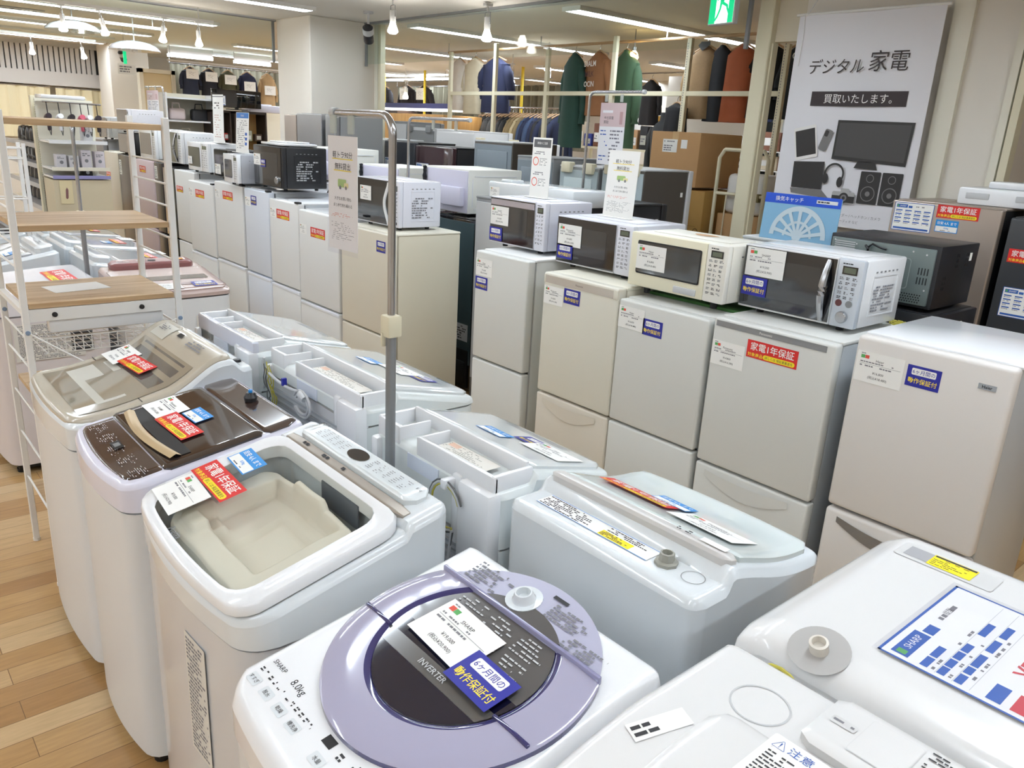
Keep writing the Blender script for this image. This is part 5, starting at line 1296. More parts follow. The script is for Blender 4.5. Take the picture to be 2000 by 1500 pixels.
pole('chrome sign pole in the middle aisle holding a pink notice', -3.82, 3.9, .45, 0, 2.03)
paper('pink topped notice hanging from the middle chrome pole', frame((-3.70, 3.885, 1.59), (1, 0, 0), (0, 0, 1)), .215, .375, 'pink')
pole('thin chrome sign pole with empty clips behind the white oven', -4.62, 3.04, .65, 0, 1.81)
for k in (.28, .52):
    g = G(); g.box(-.012, .012, -.006, .006, 0, .06, glass('clip_clear', (236, 240, 236), .1, .5, cover=.35), .002, 1); g.build('hanging_clip', bpy.data.objects['sign_pole.003']).location = (k, 0, 1.745)
pole('thin sign pole far left in front of the beige door', -9.95, 3.2, -.6, 0, 2.04)
paper('pink topped notice at the far left, over the stacked microwaves', frame((-10.55, 3.15, 1.72), (1, 0, 0), (0, 0, 1)), .5, .3, 'pink') if False else paper('pink topped notice at the far left, over the stacked microwaves', frame((-10.52, 3.19, 1.72), (1, 0, 0), (0, 0, 1)), .42, .28, 'pink')
paper('narrow dark headed sign standing on the leftmost right-group microwave', frame((-3.07, 2.75, 1.447), (1, 0, 0), (0, .03, 1)), .14, .29, 'card_top', clear=False, ease=True)
paper('leaning white truck rental sign standing on the second microwave', frame((-2.60, 2.8, 1.402), (1, 0, 0), (.38, .05, 1)), .185, .30, 'truck2', clear=False, ease=True)
paper('leaning sign with blue heading on the small white microwave', frame((-6.34, 2.56, 1.49), (1, 0, 0), (.42, .06, 1)), .24, .30, 'blue_top', clear=False, ease=True)
paper('tall narrow grey sign on the white microwaves, far row', frame((-7.3, 2.75, 1.53), (1, 0, 0), (0, .03, 1)), .24, .40, 'tall', clear=False, ease=True)

# ------------------------------------------------------------------ steel-backed toaster oven, its black base, the blue fan filter pack
t = thing('toaster_oven', 'black toaster oven seen from its grey steel back, behind the fridges', 'toaster oven', (-1.385, 3.08, 1.205))
g = G(); g.box(-.215, .215, .0, .35, .0, .235, BLP, .004)
for k in range(3):
    for r_ in range(3):
        for c in range(2): g.box(.2145, .2165, .06 + k * .09 + c * .015, .066 + k * .09 + c * .015, .19 - r_ * .02 - (.08 if k == 0 else 0), .202 - r_ * .02 - (.08 if k == 0 else 0), BLM)
g.box(.2145, .2165, .27, .29, .17, .2, PAP)
g.build('housing', t)
STB = mat('zinc_back_plate', (112, 124, 124), .35, metal=.3)
g = G(); g.box(-.205, .2, -.012, .002, .012, .222, STB, .004); M = front(0, 0, -.0125)
for k in range(5): g.rrect(-.19, .175 + k * .008, -.105, .179 + k * .008, .0018, LGR, .0006, M=M)
for k in range(22):
    for r_ in range(4): g.disc(-.03 + k * .0095 + (r_ % 2) * .004, .022 + r_ * .009, .003, BLM, .0006, M=M, n=6)
for r_ in range(2):
    for k in range(4): g.rect(.15 + k * .011, .09 + r_ * .035, .154 + k * .011, .116 + r_ * .035, BLM, .0006, M=M)
g.rrect(-.02, .065, .12, .18, .012, mat('zinc_light', (150, 160, 158), .35, metal=.3), .0006, M=M); g.rrect(-.017, .068, .117, .177, .011, STB, .0008, M=M)
for p in ((-.19, .212), (-.1, .205), (.12, .206), (.17, .2), (.185, .07)): g.disc(p[0], p[1], .0035, LGR, .001, M=M, n=10)
g.build('back_plate', t)
g = G(); g.lathe([(.036, 0), (.034, .006), (.02, .02), (.009, .028), (0, .028)], CHR, M=front(.045, .122, -.013), n=28); g.lathe([(.009, .028), (.009, .034), (0, .034)], BLM, M=front(.045, .122, -.013), n=14); g.build('motor_cap', t)
g = G(); g.tube([(-.05, -.02, .2), (-.03, -.03, .215), (0, -.028, .205), (.02, -.015, .2)], .004, BLM, 6); g.tube([(-.06, -.02, .205), (-.045, -.03, .195), (-.05, -.02, .18)], .005, BLM, 6); g.build('cord', t)
for sx in (-1, 1):
    for fy in (.04, .31):
        g = G(); g.box(sx * .17 - .012, sx * .17 + .012, fy - .012, fy + .012, -.012, 0, RUB); g.build('foot', t)
t = thing('toaster_oven', 'second black toaster oven underneath the steel-backed one', 'toaster oven', (-1.40, 3.06, 1.04))
g = G(); g.box(-.26, .27, 0, .38, .0, .15, BLP, .006); g.box(-.24, .25, .01, .37, .148, .1525, BLM, .002); g.build('housing', t); g = G(); g.box(.269, .273, .2, .24, .04, .11, PAP); g.build('label_plate', t)
backfridge('black fridge carrying the two toaster ovens', -1.66, -1.12, 1.04, 3.03, .45, side=BLM)
t = thing('fan_filter_pack', 'blue headed plastic pack with a round white fan filter, leaning upright', 'retail pack', (-1.93, 3.08, 1.38), 0)
t.rotation_euler = (R(-4), 0, R(3))
g = G(); SKY = mat('pack_sky_blue', (140, 192, 224), .3, coat=.6)
g.box(0, .335, 0, .006, 0, .185, SKY, .001, 1); g.build('backing_card', t, flat=True)
g = G(); M = front(.0, .135, -.0008); g.rect(0, .015, .335, .055, mat('pack_blue', (30, 84, 206), .4), 0, M=M); g.text('換気キャッチ', .11, .035, .02, PAP, .0005, M=M, bold=.006, wmax=.14); g.rect(.23, .028, .32, .042, PAP, .0005, M=M); g.dashes(.235, .03, .31, .04, 1, INK, 3, z=.0008, M=M); g.build('header_card', t, flat=True)
g = G(); FW = mat('filter_white', (214, 228, 234), .4); M = front(.17, .02, -.002)
for r0, r1 in ((.105, .125), (.055, .065)): g.ring(0, 0, r0, r1, FW, 0, M=M, a0=0, a1=PI, n=30)
g.disc(0, 0, .02, FW, .0002, M=M)
for k in range(7):
    a = PI * (k + .5) / 7; g.poly([(.02 * math.cos(a - .3), .02 * math.sin(a - .3)), (.11 * math.cos(a - .07), .11 * math.sin(a - .07)), (.11 * math.cos(a + .07), .11 * math.sin(a + .07)), (.02 * math.cos(a + .3), .02 * math.sin(a + .3))], FW, .0004, M=M)
g.build('filter_ring', t, flat=True)
g = G(); g.rect(-.003, -.003, .338, .188, glass('pack_film', (250, 252, 255), .12, .9), 0, M=front(0, 0, -.006)); g.build('plastic_bag', t, flat=True)
fb = backfridge('fridge behind the cream microwave that carries the blue pack', -2.0, -1.7, 1.38, 3.06, .45, side=LGR)
g = G(); g.box(-.2, .24, .03, .36, 0, .011, mat('green_felt', (70, 116, 62), .9, bump=.4, nscale=300)); o = g.build('green_mat', flat=True); o.location = (-1.93, 2.6, 1.1315); tag(o, 'green felt mat under the cream microwave', 'mat')
g = G(); P = [(.03 * math.cos(a) * (1 + .1 * math.sin(3 * a)), .025 * math.sin(a), .006 + .004 * math.sin(a * 2.3)) for a in [i * .5 for i in range(30)]]; g.tube(P, .003, mat('yellow_green_wire', (190, 180, 70), .5), 6); o = g.build('earth_wire'); o.location = (-1.225, 2.96, 1.1535); tag(o, 'coiled yellow green wire lying on the fridge with the red sticker', 'wire')

# ------------------------------------------------------------------ hanging banner on the right wall
t = thing('banner', 'white hanging cloth banner with Japanese text and pictures of electronics', 'banner', (-2.98, 4.86, 1.3), R(-1.5))
W, H = .90, 1.25
g = G(); n = 18
vs_ = [(W * i / n, -.006 * math.sin(i * .5), H * j / 10 - (.0 if j else 0)) for j in range(11) for i in range(n + 1)]
g.add(vs_, [(j * (n + 1) + i, j * (n + 1) + i + 1, (j + 1) * (n + 1) + i + 1, (j + 1) * (n + 1) + i) for j in range(10) for i in range(n)], mat('banner_cloth', (232, 231, 236), .75)); g.build('cloth', t, 80)
g = G(); g.tube([(-.02, 0, H), (W + .02, 0, H)], .009, WSH, 10); g.build('top_rod', t, 60)
g = G(); g.tube([(.06, -.01, H), (.12, -.005, H + .1), (.22, 0, H + .2)], .003, WSH, 6); g.tube([(.04, -.01, H), (.05, -.012, H - .1), (.045, -.012, H - .3)], .002, WSH, 6); g.build('string', t)
g = G(front(0, 0, -.009))
DK = mat('banner_ink', (58, 50, 52), .7); DK2 = mat('banner_screen', (48, 46, 46), .6); MG = mat('banner_mid_grey', (120, 118, 118), .6)
g.text('デジタル', .30, .945, .085, DK, wmax=.36, italic=.12); g.text('家電', .63, .968, .115, DK, wmax=.24, italic=.05)
g.rect(.17, .715, .78, .80, DK, 0); g.text('買取いたします。', .475, .757, .052, PAP, .0006, wmax=.5)
# tv
g.poly([(.375, .405), (.845, .385), (.855, .63), (.38, .635)], DK2, .0004); g.poly([(.39, .425), (.83, .405), (.838, .615), (.392, .62)], mat('banner_screen2', (74, 72, 72), .6), .0006); g.poly([(.53, .36), (.68, .355), (.66, .40), (.55, .40)], DK2, .0004)
# tablet and phone
M2 = Matrix.Translation((.13, .39, 0)) @ Matrix.Rotation(.22, 4, 'Z'); g.rrect(-.005, -.01, .15, .19, .012, mat('banner_pale', (236, 234, 232), .6), .0006, M=M2); g.rect(.005, .01, .14, .17, DK2, .001, M=M2)
M2 = Matrix.Translation((.27, .46, 0)) @ Matrix.Rotation(-.3, 4, 'Z'); g.rrect(0, 0, .055, .13, .012, MG, .0012, M=M2); g.rrect(.004, .085, .03, .122, .008, DK2, .0016, M=M2)
# laptop
g.poly([(.125, .215), (.34, .215), (.335, .385), (.12, .375)], DK2, .0006); g.poly([(.12, .21), (.34, .215), (.40, .165), (.13, .18)], MG, .0008)
# headphones
for a0 in (0,): g.ring(.41, .315, .055, .067, DK2, .0012, a0=-.4, a1=PI + .5, n=26)
g.disc(.355, .285, .02, DK2, .0014, ry=.032); g.disc(.455, .27, .02, DK2, .0014, ry=.032)
# camera
g.rrect(.42, .145, .57, .215, .012, mat('banner_silver', (176, 176, 176), .5), .0012); g.rect(.42, .15, .57, .19, DK2, .0014); g.disc(.5, .178, .032, DK2, .0018); g.disc(.5, .178, .02, MG, .0022); g.disc(.5, .178, .01, DK2, .0026); g.rrect(.475, .205, .53, .235, .008, mat('banner_silver', (176, 176, 176), .5), .001)
# speakers
for k in (.585, .72): 
    g.rrect(k, .155, k + .125, .345, .006, DK2, .001); g.disc(k + .0625, .215, .045, MG, .0014); g.disc(k + .0625, .215, .04, DK2, .0018); g.disc(k + .0625, .215, .015, MG, .0022); g.disc(k + .0625, .305, .024, MG, .0014); g.disc(k + .0625, .305, .02, DK2, .0018)
g.text('レコーダー / ヘッドホン / カメラ', .6, .075, .02, INL, wmax=.42); g.text('オーディオ など', .55, .04, .018, INL, wmax=.26)
g.build('print', t, flat=True)
# ------------------------------------------------------------------ ivory post rack beyond the doorway
RX = (-8.5, -7.63, -6.74, -5.77, -4.86, -3.87); RT = (2.66, 2.72, 2.62, 2.71, 2.65, 2.56)
t = thing('post_rack', 'long ivory slotted post frame with one cross bar, behind the appliances', 'rack', (RX[0], 6.2, 0))
for i, (x, z) in enumerate(zip(RX, RT)):
    g = G(); x -= RX[0]; g.box(x - .025, x + .025, -.02, .02, 0, z, IVO, .003, 1)
    if i > 3:
        for k in range(60): g.box(x - .012, x - .006, -.0215, -.019, 1.3 + k * .022, 1.312 + k * .022, GRY)
    g.build('post', t)
for i in range(5):
    g = G(); g.box(RX[i] - RX[0] + .025, RX[i + 1] - RX[0] - .025, -.02, .02, 2.16, 2.2, IVO); g.build('cross_bar', t)
g = G(); g.box(-.1, 4.75, .16, .2, 0, .03, IVO); g.build('foot_rail', t)
ROD = wood_grain('wood_rod', (186, 150, 112), (208, 174, 138), axis=0)
t = thing('clothes_rail', 'wooden hanging rail behind the ivory post frame carrying the shirts', 'clothes rail', (-8.9, 6.45, 0))
g = G(); g.tube([(0, 0, 2.69), (5.4, 0, 2.69)], .014, ROD, 10); g.build('rail', t)
for x in (0, 1.75, 3.55, 5.4):
    g = G(); g.tube([(x, 0, 2.69), (x, 0, CEIL)], .006, LGR, 6); g.build('hanger_rod', t)
def garment(label, loc, w_, h, m, rz=0.0, group=None, sleeves=True, name='shirt', cat='shirt', slv=.62, text=None, flare=1.0, hang=True, d=.1, hood=False, collar=None):
    t = thing(name, label, cat, loc, rz, group)
    g = G(); n = 28; prof = [(0.0, .16, .045), (-.02, .22, .055), (-.05, .62, .07), (-.09, .92, .085), (-.14, .98, .10), (-.25, .92, .11), (-.5, .90, .12), (-.75, .95, .13), (-1, 1.0, .13)]
    sd = rnd.random() * 9; vs = []; fs = []
    for j, (fz, fw, fd) in enumerate(prof):
        for i in range(n):
            a = 2 * PI * i / n; c, s_ = math.cos(a), math.sin(a)
            rip = 1 + (.10 * math.sin(a * 6 + sd) + .06 * math.sin(a * 11 + sd * 2)) * max(0, -fz) * 1.0
            x = .5 * w_ * .8 * fw * (flare if fz < -.4 else 1) * math.copysign(abs(c) ** .7, c); y = d * fd / .13 * .9 * s_ * rip
            z = fz * h if fz > -.15 else fz * h
            if fz > -.1: z -= abs(x) * .22
            vs.append((x, y, z))
    for j in range(len(prof) - 1):
        for i in range(n): k = (i + 1) % n; fs.append((j * n + i, j * n + k, (j + 1) * n + k, (j + 1) * n + i))
    fs.append(tuple(range(n)))
    g.add(vs, fs, m)
    if sleeves:
        for s in (-1, 1):
            x0 = s * w_ * .30; P = []; rr_ = []
            for k in range(9):
                q = k / 8; P.append((x0 + s * w_ * (.16 * min(1, q * 1.6) ** .7), .01 * math.sin(q * 5 + sd), -.13 * h - w_ * .03 - q * slv * h)); rr_.append(w_ * ((.06 + .05 * min(1, q * 4)) - .03 * q) * (1 + .04 * math.sin(q * 14 + sd)))
            g.tube(P, rr_, m, 10)
    if hood: g.lathe([(.03, .06), (.075, .05), (.09, 0), (.08, -.05), (.05, -.08)], m, n=14)
    if collar:
        g.add([(-.07, -.05, -.0), (0, -.07, -.05), (.07, -.05, 0), (.05, -.03, .035), (-.05, -.03, .035)], [(0, 1, 2, 3, 4)], collar)
    g.build('cloth', t, 60)
    if text:
        g = G(front(0, 0, -d - .012))
        for k, s_ in enumerate(text): g.text(s_, 0, -.2 * h - .1 * k, .055, PAP if k != 1 else mat('dark_maroon_print', (70, 30, 30), .7), wmax=w_ * .62, bold=.01)
        g.build('printed_lettering', t, flat=True)
    if hang:
        g = G(); g.tube([(-w_ * .3, 0, -.05), (-.03, 0, .0), (0, 0, .01), (.03, 0, 0), (w_ * .3, 0, -.05)], .009, ROD, 6); g.tube([(0, 0, .005), (0, 0, .045), (.014, 0, .06), (.012, 0, .078), (-.006, 0, .082), (-.014, 0, .07)], .0028, CHR, 6); g.build('hanger', t)
    return t
def cloth(n, c): return mat(n, c, .85, noise=.12, nscale=14, bump=.3)
SH = [
 ('white shirt hanging at the left end of the wooden rail', -8.66, .42, .62, (222, 214, 204), 'shirt', None, 0),
 ('cream sweatshirt with faint round print behind the navy shirt', -8.33, .46, .66, (206, 194, 168), 'sweatshirt', None, .08),
 ('navy blue jacket hanging behind the second ivory post', -7.92, .60, .64, (36, 42, 72), 'jacket', None, 0),
 ('deep green shirt left of the brown lettered one', -6.58, .46, .98, (34, 66, 58), 'shirt', None, 0),
 ('brown sweatshirt with white lettering on its back', -6.22, .48, .64, (146, 100, 66), 'sweatshirt', ('DIALM', 'MILK', 'OCIN'), -.06),
 ('moss green shirt right of the brown lettered one', -5.84, .52, .95, (56, 82, 58), 'shirt', None, 0),
 ('leopard patterned jacket with black collar, left of the rust one', -4.86, .46, .64, (136, 110, 78), 'jacket', None, 0),
 ('black jacket squeezed between the leopard and rust ones', -4.68, .34, .66, (26, 28, 34), 'jacket', None, .10),
 ('rust orange sweatshirt hanging beyond the doorway', -4.46, .44, .66, (156, 80, 46), 'sweatshirt', None, -.04),
 ('black sweatshirt immediately right of the rust orange one', -4.18, .42, .62, (16, 16, 18), 'sweatshirt', None, .03),
 ('black long garment with white lettering behind the thick ivory post', -3.85, .42, .62, (14, 14, 16), 'sweatshirt', ('CYC', '', ''), -.02),
]
for i, (lab, x, w_, h, c, nm, tx, dy) in enumerate(SH):
    m = cloth('cloth_%d' % i, c)
    if i == 6:
        nt = m.node_tree
        for nd in nt.nodes:
            if nd.type == 'TEX_NOISE': nd.inputs['Scale'].default_value = 60
    garment(lab, (x, 6.45 + dy * .0, 2.612 if i < 8 else 2.61), w_, h, m, rz=rnd.uniform(-.25, .25), name=nm, cat=nm if nm != 'sweatshirt' else 'sweater', text=tx, slv=.6, collar=(BLM if i == 6 else None))
# small black coat and vest further back
t2 = garment('small black coat hanging on the white far wall, right of the warm bulb', (-7.05, 8.3, 2.49), .36, .55, cloth('cloth_coat', (34, 32, 34)), name='coat', cat='coat')
t = thing('clothes_rail', 'thin chrome rail holding the small black coat in the far room', 'clothes rail', (-7.4, 8.3, 0)); g = G(); g.tube([(0, 0, 2.57), (1.0, 0, 2.57)], .01, CHR, 8); 
g.tube([(.02, 0, 2.57), (.02, 0, CEIL)], .006, LGR, 6); g.tube([(.98, 0, 2.57), (.98, 0, CEIL)], .006, LGR, 6); g.build('rail', t)
garment('black hooded vest on the ivory rack, hanging low in front of the leopard jacket', (-5.0, 6.28, 2.1), .30, .30, cloth('cloth_vest', (24, 24, 28)), name='vest', cat='vest', sleeves=False, hang=True)

# rail of tightly hung jackets, side on
t = thing('clothes_rail', 'chrome rail full of tightly hung dark jackets beyond the glass', 'clothes rail', (-9.6, 7.6, 0))
g = G(); g.tube([(0, 0, 2.09), (1.75, 0, 2.09)], .012, CHR, 8); g.build('rail', t)
for x in (.02, 1.73):
    g = G(); g.tube([(x, 0, 0.0), (x, 0, 2.09)], .014, CHR, 8); g.box(x - .02, x + .02, -.14, .14, 0, .03, CHR); g.build('upright', t)
cols = [('charcoal', (52, 54, 56)), ('charcoal', (52, 54, 56)), ('dark grey checked', (66, 68, 70)), ('charcoal', (52, 54, 56)), ('dark grey checked', (66, 68, 70)), ('charcoal', (52, 54, 56)), ('brown', (88, 72, 60)), ('charcoal', (52, 54, 56)), ('charcoal', (52, 54, 56)), ('khaki', (150, 132, 98)), ('khaki', (150, 132, 98)), ('cream', (206, 192, 156)), ('khaki', (150, 132, 98)), ('blue denim', (70, 88, 122)), ('navy', (42, 50, 78)), ('blue denim', (70, 88, 122)), ('navy', (42, 50, 78)), ('charcoal', (52, 54, 56)), ('navy', (42, 50, 78)), ('charcoal', (52, 54, 56)), ('charcoal', (52, 54, 56)), ('navy', (42, 50, 78))]
_proto = {}
for i, (cn, c) in enumerate(cols):
    x = -9.5 + i * .073
    if cn not in _proto:
        _proto[cn] = garment('%s jacket on the far chrome rail, %s from its left end' % (cn, ('first', 'second', 'third', 'fourth', 'fifth', 'sixth', 'seventh', 'eighth', 'ninth', 'tenth', 'eleventh', 'twelfth', 'thirteenth', 'fourteenth', 'fifteenth', 'sixteenth', 'seventeenth', 'eighteenth', 'nineteenth', 'twentieth', 'last but one', 'last')[i]), (x, 7.6, 2.01), .48, .7, cloth('jacket_' + cn.replace(' ', '_'), c), rz=PI / 2 + rnd.uniform(-.15, .15), group='%s jackets on the far rail' % cn, name='jacket', cat='jacket', d=.04)
    else: o = dup(_proto[cn], (x, 7.6, 2.01), PI / 2 + rnd.uniform(-.15, .15), '%s jacket on the far chrome rail, %s from its left end' % (cn, ('first', 'second', 'third', 'fourth', 'fifth', 'sixth', 'seventh', 'eighth', 'ninth', 'tenth', 'eleventh', 'twelfth', 'thirteenth', 'fourteenth', 'fifteenth', 'sixteenth', 'seventeenth', 'eighteenth', 'nineteenth', 'twentieth', 'last but one', 'last')[i]))
for i, (cn, lab) in enumerate((('brown', 'single brown jacket among the charcoal ones on the far rail'), ('cream', 'cream jacket standing out between khaki ones on the far rail'))):
    _proto[cn]['label'] = lab; del _proto[cn]['group']

# navy gondola with lit underside, tall wood cabinets left of the rack
t = thing('display_shelf', 'navy topped wall shelf with a lit white underside, clothes above it', 'shelf', (-11.7, 7.05, 0))
g = G(); g.box(0, 2.9, 0, .4, 2.03, 2.10, mat('navy_board', (52, 58, 108), .5)); g.build('top_board', t)
g = G(); g.box(.05, 2.7, .03, .3, 2.0, 2.028, mat('shelf_light', (255, 255, 252), .5, emit=5)); g.build('shelf_lamp', t)
g = G(); g.box(0, .62, .02, .4, 0, 1.99, mat('dark_brown_cabinet', (58, 46, 42), .5)); g.build('dark_cabinet', t)
WDC = wood_grain('oak_cabinet', (186, 142, 84), (204, 162, 104), axis=2, scale=2)
g = G(); g.box(.64, 2.3, -.3, .38, 0, 1.94, WDC, .003, 1); g.build('wood_cabinet', t)
for i, (x, lab) in enumerate(((-15.4, 'first'), (-14.5, 'second'), (-13.9, 'third'))):
    garment('dark jacket with a white price sheet, %s left of the white shirt, far wall' % lab, (x, 9.5, 2.56), .6, .62, cloth('cloth_far_dark', (36, 32, 36)), name='jacket', cat='jacket', sleeves=True)
    t = paper('white price sheet on the %s far dark jacket' % lab, frame((x - .12, 9.385, 2.28), (1, 0, 0), (0, 0, 1)), .3, .22, 'plain', clear=False)
t = thing('clothes_rail', 'far rail with three dark jackets, under lit strips', 'clothes rail', (-16.2, 9.5, 0)); g = G(); g.tube([(0, 0, 2.64), (6.0, 0, 2.64)], .012, CHR, 8); g.build('rail', t)
for x in (0.05, 3, 5.95):
    g = G(); g.tube([(x, 0, 2.64), (x, 0, CEIL)], .006, LGR, 6); g.build('hanger_rod', t)
g = G(); g.box(-16.2, -13.8, 10.0, 10.06, 2.7, 2.74, EMI); o = g.build('strip_lamp', flat=True); tag(o, 'bright strip lamp above the far dark jackets', 'ceiling light')
for i, (x, y) in enumerate(((-14.9, 9.2), (-13.45, 9.2), (-10.6, 9.2))):
    t = thing('yellow_pole', 'thin yellow pole in the clothes shop, %s from the left' % ('first', 'second', 'third')[i], 'pole', (x, y, 0)); g = G(); g.tube([(0, 0, 0), (0, 0, CEIL)], .025, mat('pole_yellow', (232, 204, 60), .5), 8); g.build('tube', t); g = G(); g.lathe([(.08, 0), (.08, .01)], LGR, n=16); g.build('base', t)
# hanging trousers as a backdrop of the far shop
g = G(); q = random.Random(2)
TRS = mat('hung_trousers', (128, 124, 108), .9, noise=.5, nscale=5, stretch=(30, 30, 1))
pts = []
n = 260
vs = []
for i in range(n + 1):
    x = -16.3 + 6.2 * i / n; y = 10.4 + .05 * math.sin(i * 1.3) + .03 * math.sin(i * .7)
    vs += [(x, y, 1.5), (x, y + .02, 2.6)]
g.add(vs, [(2 * i, 2 * i + 2, 2 * i + 3, 2 * i + 1) for i in range(n)], TRS); o = g.build('hung_trousers'); tag(o, 'long dense row of hung grey trousers in the far shop', 'clothing', kind='stuff')

# ------------------------------------------------------------------ jackets with signs at the far left
for nm_, x_, y0_, y1_, z_ in (('far', -13.2, 10.4, 0, 2.61), ('near', -14.5, 4.8, 7.5, 2.56)):
    t = thing('clothes_rail', 'ceiling hung rail carrying the hung trousers, %s' % ('far shop' if nm_ == 'far' else 'behind the display jackets'), 'clothes rail', (x_, y0_, 0)); g = G()
    E_ = [(-3.1, 0), (3.1, 0)] if nm_ == 'far' else [(0, 0), (0, 2.7)]
    g.tube([(E_[0][0], E_[0][1], z_), (E_[1][0], E_[1][1], z_)], .012, CHR, 8)
    for e in E_: g.tube([(e[0], e[1], z_), (e[0], e[1], CEIL)], .006, LGR, 6)
    g.build('rail', t)
t = thing('clothes_rail', 'white rail with five display jackets above the bag shelves', 'clothes rail', (-14.0, 4.6, 0)); g = G(); g.tube([(0, 0, 2.57), (0, 2.2, 2.57)], .012, WSH, 8); g.build('rail', t)
for y in (.05, 1.1, 2.15):
    g = G(); g.tube([(0, y, 2.57), (0, y, CEIL)], .006, LGR, 6); g.build('hanger_rod', t)
for i, (y, c, h, nm, zs) in enumerate(((4.95, (34, 40, 58), .44, 'navy', 2.40), (5.26, (26, 26, 34), .44, 'black padded', 2.38), (5.58, (72, 70, 48), .45, 'olive camouflage', 2.36), (5.91, (34, 38, 66), .46, 'dark blue', 2.28), (6.27, (178, 150, 112), .58, 'tan', 2.24))):
    garment('%s display jacket with a white sheet pinned on it, far left' % nm, (-14.0, y, 2.49), .34, h, cloth('display_jacket_%d' % i, c), rz=PI / 2, name='jacket', cat='jacket', d=.09)
    paper('white sheet pinned on the %s display jacket' % nm, frame((-13.885, y - .10, zs - .09), (0, 1, 0), (0, 0, 1)), .2, .15, 'plain', clear=False)
for i, (y0, y1) in enumerate(((4.7, 5.43), (5.8, 6.45))):
    g = G(); g.box(-14.28, -14.22, y0, y1, 2.64, 2.68, EMI); g.box(-14.27, -14.23, y0, y1, 2.68, CEIL, WSH); o = g.build('strip_lamp', flat=True); tag(o, 'bright strip lamp over the display jackets, %s one' % ('left', 'right')[i], 'ceiling light')
g = G(); n = 90; vs = []
for i in range(n + 1):
    y = 4.8 + 2.7 * i / n; x = -14.5 + .03 * math.sin(i * 1.7)
    vs += [(x, y, 1.9), (x, y, 2.55)]
g.add(vs, [(2 * i, 2 * i + 2, 2 * i + 3, 2 * i + 1) for i in range(n)], TRS); o = g.build('hung_trousers'); tag(o, 'row of hung olive trousers right behind the display jackets', 'clothing', kind='stuff')
# shelves with bags, tv and brown showcases below
t = thing('wall_shelf', 'white shelf unit with handbags left of the television', 'shelf', (-10.6, 3.45, 0))
g = G()
for z in (1.3, 1.66, 1.93): g.box(-.35, 0, 0, .6, z, z + .02, WHT)
g.box(-.35, 0, -.02, 0, 0, 2.0, WHT); g.box(-.35, 0, .6, .62, 0, 2.0, WHT); g.box(-.37, -.35, -.02, .62, 0, 2.0, FRI); g.build('frame', t)
def bag(label, x, y, z, w_, h, m, rz=PI / 2):
    t = thing('handbag', label, 'handbag', (x, y, z), rz); g = G(); g.box(-w_ / 2, w_ / 2, -.06, .06, 0, h, m, .03, 3); g.build('bag_body', t)
    g = G(); g.tube([(-w_ * .25, 0, h - .01), (-w_ * .2, 0, h + .06), (w_ * .2, 0, h + .06), (w_ * .25, 0, h - .01)], .007, m, 6); g.build('handle', t)
bag('pale pink handbag on the white shelf unit', -10.75, 3.6, 1.682, .2, .14, mat('pale_pink_bag', (222, 206, 206), .6)); bag('black handbag with chrome trim on the white shelf unit', -10.75, 3.88, 1.682, .2, .14, mat('black_bag', (34, 34, 38), .4))
bag('small cream bag on the upper shelf', -10.75, 3.7, 1.322, .24, .2, mat('cream_bag', (206, 196, 180), .6))
t = thing('television', 'black flat television on the brown showcases', 'television', (-10.5, 4.28, 1.84), PI / 2)
g = G(); g.box(-.32, .32, -.02, .02, .03, .24, BLK, .004); g.build('screen', t); g = G(); g.box(-.12, .12, -.06, .06, 0, .012, BLM); g.box(-.02, .02, -.01, .02, .01, .05, BLM); g.build('stand', t)
sticker('sheet', t, front(-.31, .05, -.0215), .16)
BRW = mat('brown_wood_frame', (50, 38, 32), .5)
for i, (y0, y1) in enumerate(((3.97, 4.22), (4.26, 4.70))):
    t = thing('showcase', 'brown framed glass showcase with small goods, %s one' % ('narrow left', 'wide right')[i], 'showcase', (-10.55, y0, 0))
    w_ = y1 - y0; g = G()
    for (a, b) in ((0, .02), (w_ - .02, w_)): g.box(-.3, 0, a, b, 0, 1.82, BRW)
    g.box(-.3, 0, 0, w_, 1.8, 1.83, BRW); g.box(-.3, 0, 0, w_, .9, .93, BRW); g.box(-.31, -.3, 0, w_, 0, 1.82, WDC); g.build('frame', t)
    for z in (1.2, 1.45): q_ = G(); q_.box(-.29, -.01, .02, w_ - .02, z, z + .01, CGL); q_.build('glass_shelf', t)
    k = 0
    for z in (.932, 1.212, 1.462):
        for j in range(3 if i else 2):
            c = ((186, 60, 56), (226, 224, 216), (60, 66, 60), (190, 196, 180), (90, 70, 60))[(k + i) % 5]; k += 1
            g = G(); g.box(-.05, .05, -.04, .04, 0, .09 + .02 * (k % 3), mat('goods_%d' % ((k + i) % 5), c, .5), .008); g.box(-.03, .03, .041, .043, .02, .07, PAP) ; o = g.build('boxed_item'); o.location = (-10.68, y0 + .08 + j * .14, z); o.rotation_euler = (0, 0, -PI / 2)
            tag(o, 'small %s boxed item on the %s shelf of the %s showcase' % (('red', 'white', 'dark green', 'pale green', 'brown')[(k - 1 + i) % 5], ('bottom', 'middle', 'upper')[int((z - .9) // .25)], ('narrow', 'wide')[i]), 'box')
t = thing('white_tray_box', 'flat white moulded tray on top of the wide showcase', 'storage tray', (-10.6, 4.6, 1.86)); g = G(); g.box(-.25, .05, -.12, .3, -.03, .06, WHL, .01); g.box(-.2, 0, -.2, .2, .06, .075, WHL, .005); g.build('tray_body', t)

